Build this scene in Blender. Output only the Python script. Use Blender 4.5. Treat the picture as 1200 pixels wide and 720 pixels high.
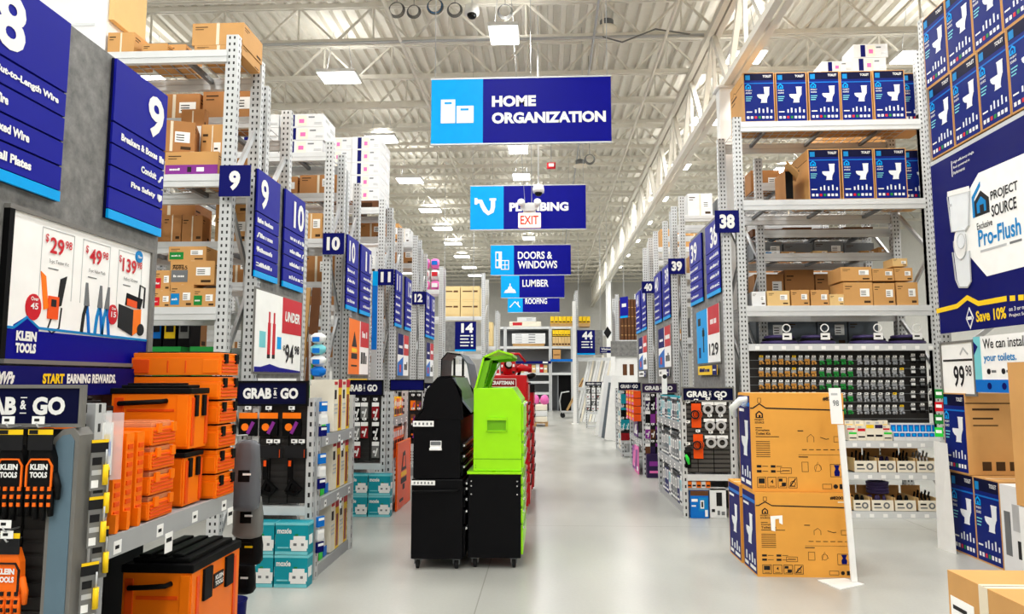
import bpy, math, random
from mathutils import Vector, Matrix

for _o in list(bpy.data.objects):
    bpy.data.objects.remove(_o, do_unlink=True)
SC = bpy.context.scene
COL = SC.collection
random.seed(7)

# ------------------------------------------------------------------ camera, light, exposure
FPX, CAM_H = 840.0, 1.6
PITCH = math.atan(85 / FPX)
YAW = math.atan(40 / FPX * math.cos(PITCH))
cam_data = bpy.data.cameras.new('camera')
cam_data.sensor_width = 36.0
cam_data.lens = 36.0 * FPX / 1200.0
cam_data.clip_end = 200
cam = bpy.data.objects.new('camera', cam_data)
cam.location = (0, 0, CAM_H)
cam.rotation_euler = (math.pi / 2 + PITCH, 0, YAW)
COL.objects.link(cam)
SC.camera = cam
SC.view_settings.view_transform = 'Standard'
SC.view_settings.look = 'None'
SC.view_settings.gamma = 1.0
SC.view_settings.use_curve_mapping = False
SC.view_settings.exposure = 0.30
world = bpy.data.worlds.new('world')
world.use_nodes = True
world.node_tree.nodes['Background'].inputs[0].default_value = (1.0, 0.99, 0.97, 1)
world.node_tree.nodes['Background'].inputs[1].default_value = 0.6
SC.world = world
LAMP_POWER = 59.0
UPLIGHT_POWER = 6.5
LAMP_Z = 6.86
LAMP_ROWS = [(-0.62, 0.46), (-3.6, 0.68), (-7.0, 0.68), (3.3, 0.6), (6.1, 0.68)]
LAMP_YS = [[-9.0, -6.2, -3.6, -1.0, 2.0, 4.8, 7.6, 10.53, 16.05, 18.3, 21.9, 26.5, 30.2, 34.0], [-9.0, -6.2, -3.6, -1.0, 2.2, 5.4, 8.7, 11.95, 15.2, 18.5, 21.9, 24.6, 27.4, 30.4, 33.4, 36.0],  # rows reaching well behind the camera hold unseen lamps added for frontal light
           [-1.0, 2.2, 5.4, 8.7, 11.95, 15.2, 18.5, 21.9, 25.2, 28.5, 31.8, 35.1], [-9.0, -6.2, -3.6, -1.0, 2.2, 5.2, 8.2, 11.48, 14.4, 17.6, 20.8, 24.0, 27.2, 30.4, 33.6], [-1.0, 2.2, 5.2, 8.2, 11.6, 14.8, 18.0, 21.2, 24.4, 27.6, 30.8, 34.0]]

CAM_R = Vector((math.cos(YAW), math.sin(YAW), 0))
CAM_F = Vector((-math.sin(YAW) * math.cos(PITCH), math.cos(YAW) * math.cos(PITCH), math.sin(PITCH)))
CAM_U = CAM_R.cross(CAM_F)


def at(px, py, X=None, Y=None, Z=None):
    """The place where the sight line through a photo point meets a plane of the room."""
    d = CAM_R * ((px - 600) / FPX) + CAM_U * (-(py - 360) / FPX) + CAM_F
    t = X / d.x if X is not None else (Y / d.y if Y is not None else (Z - CAM_H) / d.z)
    return Vector((d.x * t, d.y * t, CAM_H + d.z * t))


def pz(py, Y, px=640):
    return at(px, py, Y=Y).z


def px_x(px, Y, py=445):
    return at(px, py, Y=Y).x


def px_y(px, X, py=445):
    return at(px, py, X=X).y


# ------------------------------------------------------------------ materials
MATS = {}


def srgb(r, g, b):
    f = lambda c: (c / 255 / 12.92) if c / 255 <= 0.04045 else ((c / 255 + 0.055) / 1.055) ** 2.4
    return (f(r), f(g), f(b), 1)


PALETTE = {
    # name: (rgb 0-255, roughness, metallic)
    'navy': ((9, 14, 96), .5, 0), 'box_blue': ((10, 30, 112), .45, 0), 'sign_blue': ((22, 26, 146), .5, 0), 'deep_navy': ((6, 9, 48), .5, 0),
    'sky_blue': ((0, 160, 235), .35, 0), 'mid_blue': ((20, 110, 200), .4, 0), 'banner_blue': ((4, 6, 132), .4, 0),
    'white': ((238, 238, 236), .5, 0), 'paper': ((246, 246, 244), .6, 0), 'ink': ((14, 14, 18), .5, 0),
    'red': ((200, 16, 34), .4, 0), 'dark_red': ((140, 8, 22), .35, 0), 'tool_red': ((190, 12, 24), .3, 0),
    'orange': ((255, 122, 6), .38, 0), 'dark_orange': ((236, 80, 6), .4, 0), 'glove_orange': ((255, 110, 10), .6, 0),
    'black_plastic': ((15, 15, 16), .5, 0), 'black': ((6, 6, 7), .55, 0), 'gloss_black': ((7, 7, 10), .38, 0),
    'lime': ((160, 236, 12), .3, 0), 'lime_dark': ((110, 180, 8), .4, 0), 'yellow': ((250, 206, 20), .45, 0),
    'steel': ((196, 198, 200), .42, .35), 'steel_light': ((214, 216, 217), .45, .15), 'steel_dark': ((120, 123, 126), .45, .4),
    'chrome': ((210, 212, 215), .22, .9), 'joist_white': ((234, 230, 219), .55, 0), 'white_metal': ((236, 236, 234), .4, .1),
    'slat_dark': ((40, 38, 37), .6, 0), 'slat_light': ((78, 75, 71), .55, 0), 'shelf_grey': ((168, 170, 172), .5, .1), 'wall_paint': ((214, 213, 208), .8, 0),
    'teal': ((0, 146, 162), .45, 0), 'teal_light': ((120, 205, 214), .45, 0), 'green': ((20, 130, 50), .45, 0), 'bright_green': ((40, 210, 60), .45, 0),
    'purple': ((86, 24, 120), .45, 0), 'violet': ((130, 40, 140), .45, 0), 'pink': ((232, 110, 180), .5, 0), 'dark_purple': ((40, 20, 66), .45, 0),
    'card_print': ((66, 44, 20), .75, 0), 'tape': ((226, 214, 190), .4, 0), 'tan_light': ((222, 186, 126), .75, 0), 'brown': ((96, 58, 30), .7, 0),
    'brass': ((198, 142, 66), .35, .35), 'silver_grey': ((150, 153, 158), .45, .2), 'grey_plastic': ((92, 100, 108), .5, 0), 'guard_blue': ((96, 118, 132), .5, 0),
    'frame_grey': ((118, 116, 112), .45, .1), 'rubber': ((24, 24, 26), .8, 0), 'hose': ((72, 60, 110), .4, 0), 'cream': ((240, 232, 214), .6, 0),
    'toilet_white': ((232, 236, 240), .35, 0), 'house_blue': ((24, 130, 196), .4, 0), 'wood': ((190, 150, 96), .65, 0), 'bag': ((96, 98, 104), .25, 0),
    'glass_dark': ((5, 5, 6), .1, 0), 'skin_foam': ((200, 196, 188), .7, 0), 'box_white': ((228, 229, 230), .6, 0), 'ivory_box': ((226, 200, 144), .7, 0), 'wire': ((120, 120, 118), .5, .2),
}


def new_mat(name):
    m = bpy.data.materials.new(name)
    m.use_nodes = True
    return m, m.node_tree, m.node_tree.nodes['Principled BSDF']


def nd(t, typ, **k):
    n = t.nodes.new(typ)
    for a, v in k.items():
        setattr(n, a, v)
    return n


def math_n(t, op, a, b=None, c=None):
    n = nd(t, 'ShaderNodeMath', operation=op)
    for i, v in enumerate((a, b, c)):
        if v is None:
            continue
        if isinstance(v, (int, float)):
            n.inputs[i].default_value = v
        else:
            t.links.new(v, n.inputs[i])
    return n.outputs[0]


def mixc(t, fac, a, b):
    n = nd(t, 'ShaderNodeMix', data_type='RGBA')
    t.links.new(fac, n.inputs[0])
    for i, v in ((6, a), (7, b)):
        if isinstance(v, tuple):
            n.inputs[i].default_value = v
        else:
            t.links.new(v, n.inputs[i])
    return n.outputs[2]


def mat(name):
    if name in MATS:
        return MATS[name]
    m, t, b = new_mat(name)
    if name in PALETTE:
        rgb, ro, me = PALETTE[name]
        c = srgb(*rgb)
        tc = nd(t, 'ShaderNodeTexCoord')
        nz = nd(t, 'ShaderNodeTexNoise')
        nz.inputs['Scale'].default_value = 9.0
        nz.inputs['Detail'].default_value = 3.0
        t.links.new(tc.outputs['Object'], nz.inputs['Vector'])
        col = mixc(t, nz.outputs[0], tuple(x * .93 for x in c[:3]) + (1,), tuple(min(1, x * 1.06) for x in c[:3]) + (1,))
        t.links.new(col, b.inputs['Base Color'])
        rr = math_n(t, 'MULTIPLY_ADD', nz.outputs[0], .12, ro - .06)
        t.links.new(rr, b.inputs['Roughness'])
        b.inputs['Metallic'].default_value = me
        b.inputs['Specular IOR Level'].default_value = .1 if ('navy' in name or 'blue' in name or 'black' in name) else .3
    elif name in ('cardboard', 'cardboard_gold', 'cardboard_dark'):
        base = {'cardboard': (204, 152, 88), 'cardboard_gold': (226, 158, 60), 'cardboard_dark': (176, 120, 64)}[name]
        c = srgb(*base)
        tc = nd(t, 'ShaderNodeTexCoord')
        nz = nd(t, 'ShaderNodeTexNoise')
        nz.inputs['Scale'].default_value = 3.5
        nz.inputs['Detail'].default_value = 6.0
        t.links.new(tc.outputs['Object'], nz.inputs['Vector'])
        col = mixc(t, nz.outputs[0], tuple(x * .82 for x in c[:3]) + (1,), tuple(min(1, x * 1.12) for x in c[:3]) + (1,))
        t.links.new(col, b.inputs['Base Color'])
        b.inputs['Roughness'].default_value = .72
    elif name in ('perforated', 'perforated_square'):
        # steel post with punched holes, two columns, laid out in metres along the face
        uv = nd(t, 'ShaderNodeUVMap')
        sp = nd(t, 'ShaderNodeSeparateXYZ')
        t.links.new(uv.outputs[0], sp.inputs[0])
        u, v = sp.outputs[0], sp.outputs[1]
        pitch = .055 if name == 'perforated' else .08
        fv = math_n(t, 'FRACT', math_n(t, 'DIVIDE', v, pitch))
        hv = math_n(t, 'LESS_THAN', math_n(t, 'ABSOLUTE', math_n(t, 'SUBTRACT', fv, .5)), .22)
        if name == 'perforated':
            d1 = math_n(t, 'LESS_THAN', math_n(t, 'ABSOLUTE', math_n(t, 'SUBTRACT', u, .03)), .0075)
            d2 = math_n(t, 'LESS_THAN', math_n(t, 'ABSOLUTE', math_n(t, 'SUBTRACT', u, .07)), .0075)
            hu = math_n(t, 'MAXIMUM', d1, d2)
        else:
            hu = math_n(t, 'LESS_THAN', math_n(t, 'ABSOLUTE', math_n(t, 'SUBTRACT', u, .03)), .009)
        h = math_n(t, 'MULTIPLY', hu, hv)
        col = mixc(t, h, srgb(200, 202, 203), srgb(22, 22, 24))
        t.links.new(col, b.inputs['Base Color'])
        b.inputs['Roughness'].default_value = .45
        b.inputs['Metallic'].default_value = .15
    elif name == 'floor':
        tc = nd(t, 'ShaderNodeTexCoord')
        n1 = nd(t, 'ShaderNodeTexNoise')
        n1.inputs['Scale'].default_value = .8
        n1.inputs['Detail'].default_value = 2
        n2 = nd(t, 'ShaderNodeTexNoise')
        n2.inputs['Scale'].default_value = 40
        n2.inputs['Detail'].default_value = 4
        mp = nd(t, 'ShaderNodeMapping')
        mp.inputs['Scale'].default_value = (1.6, .55, 1)
        t.links.new(tc.outputs['Object'], mp.inputs['Vector'])
        t.links.new(mp.outputs[0], n1.inputs['Vector'])
        t.links.new(tc.outputs['Object'], n2.inputs['Vector'])
        r = nd(t, 'ShaderNodeValToRGB')
        r.color_ramp.elements[0].position = .25
        r.color_ramp.elements[0].color = srgb(164, 165, 160)
        r.color_ramp.elements[1].position = .75
        r.color_ramp.elements[1].color = srgb(192, 192, 186)
        t.links.new(n1.outputs[0], r.inputs[0])
        col = mixc(t, math_n(t, 'MULTIPLY', n2.outputs[0], .25), r.outputs[0], srgb(150, 150, 145))
        # saw-cut control joints
        sp = nd(t, 'ShaderNodeSeparateXYZ')
        t.links.new(tc.outputs['Object'], sp.inputs[0])
        fx = math_n(t, 'ABSOLUTE', math_n(t, 'SUBTRACT', math_n(t, 'FRACT', math_n(t, 'DIVIDE', math_n(t, 'ADD', sp.outputs[0], 1.3), 4.6)), .5))
        fy = math_n(t, 'ABSOLUTE', math_n(t, 'SUBTRACT', math_n(t, 'FRACT', math_n(t, 'DIVIDE', sp.outputs[1], 4.6)), .5))
        j = math_n(t, 'MAXIMUM', math_n(t, 'LESS_THAN', fx, .0009), math_n(t, 'LESS_THAN', fy, .0009))
        col = mixc(t, math_n(t, 'MULTIPLY', j, .5), col, srgb(110, 106, 100))
        t.links.new(col, b.inputs['Base Color'])
        b.inputs['Roughness'].default_value = .27
    elif name == 'laminate':
        tc = nd(t, 'ShaderNodeTexCoord')
        n1 = nd(t, 'ShaderNodeTexNoise')
        n1.inputs['Scale'].default_value = 11
        n1.inputs['Detail'].default_value = 10
        n1.inputs['Roughness'].default_value = .7
        t.links.new(tc.outputs['Object'], n1.inputs['Vector'])
        r = nd(t, 'ShaderNodeValToRGB')
        r.color_ramp.elements[0].position = .3
        r.color_ramp.elements[0].color = srgb(84, 84, 83)
        r.color_ramp.elements[1].position = .72
        r.color_ramp.elements[1].color = srgb(138, 137, 134)
        t.links.new(n1.outputs[0], r.inputs[0])
        t.links.new(r.outputs[0], b.inputs['Base Color'])
        b.inputs['Roughness'].default_value = .6
    elif name == 'clear':
        b.inputs['Base Color'].default_value = (.93, .95, .97, 1)
        b.inputs['Roughness'].default_value = .15
        b.inputs['Alpha'].default_value = .28
    elif name == 'clear_lid':
        b.inputs['Base Color'].default_value = srgb(255, 170, 120)
        b.inputs['Roughness'].default_value = .12
        b.inputs['Alpha'].default_value = .55
    elif name == 'lamp':
        b.inputs['Base Color'].default_value = (1, 1, 1, 1)
        b.inputs['Emission Color'].default_value = (1, .985, .95, 1)
        b.inputs['Emission Strength'].default_value = 7
    elif name == 'exit_glow':
        b.inputs['Base Color'].default_value = srgb(255, 236, 226)
        b.inputs['Emission Color'].default_value = srgb(255, 200, 180)
        b.inputs['Emission Strength'].default_value = .7
    elif name == 'exit_red':
        b.inputs['Base Color'].default_value = srgb(240, 40, 30)
        b.inputs['Emission Color'].default_value = srgb(255, 30, 20)
        b.inputs['Emission Strength'].default_value = .8
    else:
        raise KeyError(name)
    MATS[name] = m
    return m


# ------------------------------------------------------------------ mesh builder
class Fr:
    """A flat frame: a runs to the viewer's right, b runs up, c comes out towards the viewer."""
    def __init__(s, o, u, v=(0, 0, 1)):
        s.o = Vector(o); s.u = Vector(u).normalized(); s.v = Vector(v).normalized(); s.n = s.u.cross(s.v)

    def p(s, a, b, c=0.0):
        return s.o + s.u * a + s.v * b + s.n * c


def fr_left(X, Y=0, Z=0):      # a face looking at +X (stands on the aisle's left side)
    return Fr((X, Y, Z), (0, 1, 0))


def fr_right(X, Y=0, Z=0):     # a face looking at -X; a runs towards -Y
    return Fr((X, Y, Z), (0, -1, 0))


def fr_front(Y, X=0, Z=0):     # a face looking at the camera, -Y
    return Fr((X, Y, Z), (1, 0, 0))


TEXT_CACHE = {}


def text_mesh(s, bold):
    k = (s, bold)
    if k in TEXT_CACHE:
        return TEXT_CACHE[k]
    cu = bpy.data.curves.new('lettering', 'FONT')
    cu.body = s
    cu.resolution_u = 3
    cu.offset = bold
    cu.size = 1
    o = bpy.data.objects.new('lettering', cu)
    COL.objects.link(o)
    bpy.context.view_layer.update()
    me = o.to_mesh()
    vs = [(v.co.x, v.co.y) for v in me.vertices]
    fs = [tuple(p.vertices) for p in me.polygons]
    o.to_mesh_clear()
    bpy.data.objects.remove(o, do_unlink=True)
    bpy.data.curves.remove(cu)
    TEXT_CACHE[k] = (vs, fs)
    return vs, fs


class MB:
    def __init__(s):
        s.v = []; s.f = []; s.m = []; s.uv = []; s.sm = []; s.mats = []

    def mi(s, m):
        if m not in s.mats:
            s.mats.append(m)
        return s.mats.index(m)

    def add(s, vs, fs, m, uvs=None, smooth=False):
        b = len(s.v)
        s.v += [tuple(x) for x in vs]
        i = s.mi(m)
        for k, f in enumerate(fs):
            s.f.append(tuple(b + j for j in f)); s.m.append(i); s.sm.append(smooth)
            s.uv.append(uvs[k] if uvs else [(0, 0)] * len(f))

    def hexa(s, P, m):
        """P: eight corners, bottom ring then top ring, counter-clockwise seen from above."""
        P = [Vector(p) for p in P]
        fs = [(0, 3, 2, 1), (4, 5, 6, 7), (0, 1, 5, 4), (1, 2, 6, 5), (2, 3, 7, 6), (3, 0, 4, 7)]
        uvs = []
        for f in fs:
            w = (P[f[1]] - P[f[0]]).length; h = (P[f[3]] - P[f[0]]).length
            uvs.append([(0, 0), (w, 0), (w, h), (0, h)])
        s.add(P, fs, m, uvs)
        return s

    def box(s, x0, x1, y0, y1, z0, z1, m):
        x0, x1 = sorted((x0, x1)); y0, y1 = sorted((y0, y1)); z0, z1 = sorted((z0, z1))
        return s.hexa([(x0, y0, z0), (x1, y0, z0), (x1, y1, z0), (x0, y1, z0), (x0, y0, z1), (x1, y0, z1), (x1, y1, z1), (x0, y1, z1)], m)

    def plate(s, fr, a0, a1, b0, b1, m, c0=0.0, c1=0.004):
        p = fr.p
        return s.hexa([p(a0, b0, c1), p(a1, b0, c1), p(a1, b0, c0), p(a0, b0, c0), p(a0, b1, c1), p(a1, b1, c1), p(a1, b1, c0), p(a0, b1, c0)], m)

    def bar(s, p0, p1, w, h, m, up=(0, 0, 1)):
        p0 = Vector(p0); p1 = Vector(p1)
        d = (p1 - p0).normalized(); u = Vector(up)
        if abs(d.dot(u)) > .98:
            u = Vector((0, 1, 0))
        r = d.cross(u).normalized(); u = r.cross(d)
        c = [r * (-w / 2) + u * (-h / 2), r * (w / 2) + u * (-h / 2), r * (w / 2) + u * (h / 2), r * (-w / 2) + u * (h / 2)]
        vs = [p0 + x for x in c] + [p1 + x for x in c]
        s.add(vs, [(3, 2, 1, 0), (4, 5, 6, 7), (0, 1, 5, 4), (1, 2, 6, 5), (2, 3, 7, 6), (3, 0, 4, 7)], m)
        return s

    def poly(s, fr, pts, m, c0=0.0, c1=0.004):
        """pts: outline in the frame, counter-clockwise as the viewer sees it; extruded from c0 to c1."""
        n = len(pts)
        area = sum(pts[i][0] * pts[(i + 1) % n][1] - pts[(i + 1) % n][0] * pts[i][1] for i in range(n))
        if area < 0:
            pts = pts[::-1]
        vs = [fr.p(a, b, c1) for a, b in pts] + [fr.p(a, b, c0) for a, b in pts]
        fs = [tuple(range(n)), tuple(range(2 * n - 1, n - 1, -1))] + [(i, i + n, (i + 1) % n + n, (i + 1) % n) for i in range(n)]
        s.add(vs, fs, m)
        return s

    def strip(s, fr, pts, w, m, c0=0.0, c1=0.004):
        """A bent band of width w along pts in the frame."""
        L = []; R = []
        for i, (a, b) in enumerate(pts):
            q0 = Vector(pts[max(i - 1, 0)]); q1 = Vector(pts[min(i + 1, len(pts) - 1)])
            d = (q1 - q0).normalized(); nn = Vector((-d.y, d.x)) * (w / 2)
            L.append((a + nn.x, b + nn.y)); R.append((a - nn.x, b - nn.y))
        for i in range(len(pts) - 1):
            s.poly(fr, [R[i], R[i + 1], L[i + 1], L[i]], m, c0, c1)
        return s

    def tube(s, path, r, m, n=6, closed=False, smooth=True):
        path = [Vector(p) for p in path]
        N = len(path); vs = []
        for i, p in enumerate(path):
            a = path[(i - 1) % N] if closed or i > 0 else p
            b = path[(i + 1) % N] if closed or i < N - 1 else p
            d = (b - a).normalized()
            u = Vector((0, 0, 1)) if abs(d.z) < .9 else Vector((0, 1, 0))
            x = d.cross(u).normalized(); y = x.cross(d)
            rr = r[i] if isinstance(r, (list, tuple)) else r
            vs += [p + x * (rr * math.cos(2 * math.pi * k / n)) + y * (rr * math.sin(2 * math.pi * k / n)) for k in range(n)]
        fs = []
        for i in range(N if closed else N - 1):
            j = (i + 1) % N
            fs += [(i * n + k, i * n + (k + 1) % n, j * n + (k + 1) % n, j * n + k) for k in range(n)]
        if not closed:
            fs += [tuple(range(n))[::-1], tuple((N - 1) * n + k for k in range(n))]
        s.add(vs, fs, m, None, smooth)
        return s

    def cyl(s, p0, p1, r, m, n=12, smooth=True):
        return s.tube([p0, p1], r, m, n, False, smooth)

    def lathe(s, c, prof, m, n=16, axis=(0, 0, 1)):
        ax = Vector(axis).normalized(); u = Vector((1, 0, 0)) if abs(ax.x) < .9 else Vector((0, 1, 0))
        x = ax.cross(u).normalized(); y = ax.cross(x); c = Vector(c); vs = []
        for r, h in prof:
            vs += [c + ax * h + x * (r * math.cos(2 * math.pi * k / n)) + y * (r * math.sin(2 * math.pi * k / n)) for k in range(n)]
        fs = []
        for i in range(len(prof) - 1):
            fs += [(i * n + k, i * n + (k + 1) % n, (i + 1) * n + (k + 1) % n, (i + 1) * n + k) for k in range(n)]
        fs += [tuple(range(n))[::-1], tuple((len(prof) - 1) * n + k for k in range(n))]
        s.add(vs, fs, m, None, True)
        return s

    def disc(s, fr, a, b, r, m, c0=0.0, c1=0.004, n=16, ry=None):
        ry = ry or r
        return s.poly(fr, [(a + r * math.cos(2 * math.pi * k / n), b + ry * math.sin(2 * math.pi * k / n)) for k in range(n)], m, c0, c1)

    def ring(s, fr, a, b, r, w, m, c=0.004, n=20):
        return s.strip(fr, [(a + r * math.cos(2 * math.pi * k / n), b + r * math.sin(2 * math.pi * k / n)) for k in range(n + 1)], w, m, 0, c)

    def text(s, t, fr, a, b, h, m, w=None, align='C', c=0.006, bold=.022, slant=0):
        """Lettering h tall (and w wide when given); b is its bottom, a its left, centre or right."""
        vs, fs = text_mesh(t, bold)
        if not fs:
            return s
        x0 = min(v[0] for v in vs); x1 = max(v[0] for v in vs); y0 = min(v[1] for v in vs); y1 = max(v[1] for v in vs)
        sy = h / (y1 - y0); sx = (w / (x1 - x0)) if w else sy
        W = (x1 - x0) * sx
        off = {'L': 0, 'C': -W / 2, 'R': -W}[align]
        s.add([fr.p(a + off + (x - x0) * sx + slant * (y - y0) * sy, b + (y - y0) * sy, c) for x, y in vs], fs, m)
        return s

    def build(s, name, parent=None, origin=None, bevel=0):
        me = bpy.data.meshes.new(name)
        o = bpy.data.objects.new(name, me)
        if parent is not None:
            org = world_loc(parent)
        elif origin is not None:
            org = Vector(origin)
        else:
            xs, ys, zs = zip(*s.v)
            org = Vector(((min(xs) + max(xs)) / 2, (min(ys) + max(ys)) / 2, min(zs)))
        me.from_pydata([(x - org.x, y - org.y, z - org.z) for x, y, z in s.v], [], s.f)
        for m in s.mats:
            me.materials.append(mat(m))
        me.polygons.foreach_set('material_index', s.m)
        me.polygons.foreach_set('use_smooth', s.sm)
        ul = me.uv_layers.new(name='UVMap')
        flat = [c for f in s.uv for uvp in f for c in uvp]
        ul.data.foreach_set('uv', flat)
        me.update()
        COL.objects.link(o)
        if parent is not None:
            o.parent = parent
        else:
            o.location = org
        if bevel:
            bv = o.modifiers.new('edge', 'BEVEL')
            bv.width = bevel; bv.segments = 2; bv.limit_method = 'ANGLE'; bv.angle_limit = .6
        return o


WL = {}


def world_loc(o):
    v = Vector(o.location)
    while o.parent is not None:
        o = o.parent
        v = v + Vector(o.location)
    return v


def tag(o, label, cat, group=None):
    o['label'] = label; o['category'] = cat
    if group:
        o['group'] = group
    return o


def thing(name, label, cat, loc, group=None):
    o = bpy.data.objects.new(name, None)
    o.empty_display_size = .1
    COL.objects.link(o)
    o.location = loc
    return tag(o, label, cat, group)


def single(mb, name, label, cat, group=None, bevel=0, origin=None):
    return tag(mb.build(name, None, origin, bevel), label, cat, group)


def structure(mb, name):
    o = mb.build(name)
    o['kind'] = 'structure'
    return o


def kids(o):
    return [c for c in KIDS_ALL() if c.parent == o]


def KIDS_ALL():
    return list(COL.objects)


def dup(o, loc, label=None, group=None, rotz=None):
    """A copy of a thing with copies of its parts and their sub-parts."""
    c = o.copy(); COL.objects.link(c); c.location = loc
    if rotz is not None:
        c.rotation_euler = (0, 0, rotz)
    if label:
        c['label'] = label
    if group:
        c['group'] = group
    for ch in o.children:
        k = ch.copy(); COL.objects.link(k); k.parent = c
        for g in ch.children:
            q = g.copy(); COL.objects.link(q); q.parent = k
    return c


ORD = ['first', 'second', 'third', 'fourth', 'fifth', 'sixth', 'seventh', 'eighth', 'ninth', 'tenth', 'eleventh', 'twelfth', 'thirteenth',
       'fourteenth', 'fifteenth', 'sixteenth', 'seventeenth', 'eighteenth', 'nineteenth', 'twentieth', 'twenty-first', 'twenty-second', 'twenty-third',
       'twenty-fourth', 'twenty-fifth', 'twenty-sixth', 'twenty-seventh', 'twenty-eighth', 'twenty-ninth', 'thirtieth']


# ------------------------------------------------------------------ room shell
X0, X1, YB0, YB1, ZC = -16.0, 13.0, -11.0, 41.0, 7.72
mb = MB(); mb.box(X0, X1, YB0, YB1, -.2, 0, 'floor'); structure(mb, 'floor')
# corrugated steel deck: trapezoidal ribs running along the aisle
mb = MB(); vs = []; fs = []
x = X0; prof = []
while x < X1:
    prof += [(x, ZC), (x + .08, ZC), (x + .10, ZC + .085), (x + .20, ZC + .085), (x + .22, ZC)]
    x += .22
n = len(prof)
for yy in (YB0, YB1):
    vs += [(px_, yy, pz_) for px_, pz_ in prof]
fs = [(i, i + 1, n + i + 1, n + i) for i in range(n - 1)]
mb.add(vs, fs, 'joist_white')
mb.box(X0, X1, YB0, YB1, ZC + .12, ZC + .2, 'joist_white')
structure(mb, 'ceiling')
mb = MB(); mb.box(X0 - .2, X0, YB0, YB1, 0, ZC + .2, 'wall_paint'); structure(mb, 'wall_left')
mb = MB(); mb.box(X1, X1 + .2, YB0, YB1, 0, ZC + .2, 'wall_paint'); structure(mb, 'wall_right')
mb = MB(); mb.box(X0, X1, YB1, YB1 + .2, 0, ZC + .2, 'wall_paint'); structure(mb, 'wall_back')
mb = MB(); mb.box(X0, X1, YB0 - .2, YB0, 0, ZC + .2, 'wall_paint'); structure(mb, 'wall_front')

# roof joists: bar joists across the aisle
JB, JT = 7.03, 7.715
jy = [1.38 + 1.38 * k for k in range(-8, 29)]
proto = None
for k, yy in enumerate(jy):
    if yy > YB1 - .4:
        break
    if proto is None:
        m_ = MB()
        for dy in (-.03, .03):
            m_.box(X0, X1, yy + dy - .018, yy + dy + .018, JB, JB + .075, 'joist_white')
            m_.box(X0, X1, yy + dy - .018, yy + dy + .018, JT - .075, JT, 'joist_white')
        xx = X0 + .2; up = True
        while xx < X1 - .9:
            m_.bar((xx, yy, JB + .04 if up else JT - .04), (xx + .62, yy, JT - .04 if up else JB + .04), .034, .034, 'joist_white')
            if up:
                m_.bar((xx + .62, yy, JB + .04), (xx + .62, yy, JT - .04), .026, .026, 'joist_white')
            xx += .62; up = not up
        o = m_.build('ceiling_beam'); o['kind'] = 'structure'; proto = o
    else:
        o = proto.copy(); COL.objects.link(o); o.location.y = proto.location.y + (yy - jy[0])

# long girders along the aisle with deep webs, on square columns
GZ0, GZ1 = 5.72, 6.98
gproto = None
for gx in (2.62, -9.0):
    if gproto is None:
        m_ = MB()
        for dx in (-.06, .06):
            m_.box(gx + dx - .045, gx + dx + .045, YB0, YB1, GZ0, GZ0 + .1, 'joist_white')
            m_.box(gx + dx - .045, gx + dx + .045, YB0, YB1, GZ1 - .1, GZ1, 'joist_white')
        yy = YB0 + .3; up = True
        while yy < YB1 - .9:
            m_.bar((gx, yy, GZ0 + .06 if up else GZ1 - .06), (gx, yy + .86, GZ1 - .06 if up else GZ0 + .06), .075, .075, 'joist_white')
            if up:
                m_.bar((gx, yy + .86, GZ0 + .06), (gx, yy + .86, GZ1 - .06), .05, .05, 'joist_white')
            yy += .86; up = not up
        gproto = m_.build('ceiling_beam'); gproto['kind'] = 'structure'; g0x = gx
    else:
        o = gproto.copy(); COL.objects.link(o); o.location.x += gx - g0x
for k, (cx, cy) in enumerate(((2.56, 9.98), (2.62, 30.0), (-9.0, 9.98), (-9.0, 30.0))):
    m_ = MB()
    m_.box(cx - .1, cx + .1, cy - .1, cy + .1, 0, GZ0, 'white_metal')
    m_.box(cx - .16, cx + .16, cy - .16, cy + .16, 0, .03, 'white_metal')
    m_.box(cx - .14, cx + .14, cy - .14, cy + .14, GZ0 - .03, GZ0, 'white_metal')
    o = m_.build('column'); o['kind'] = 'structure'

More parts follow.
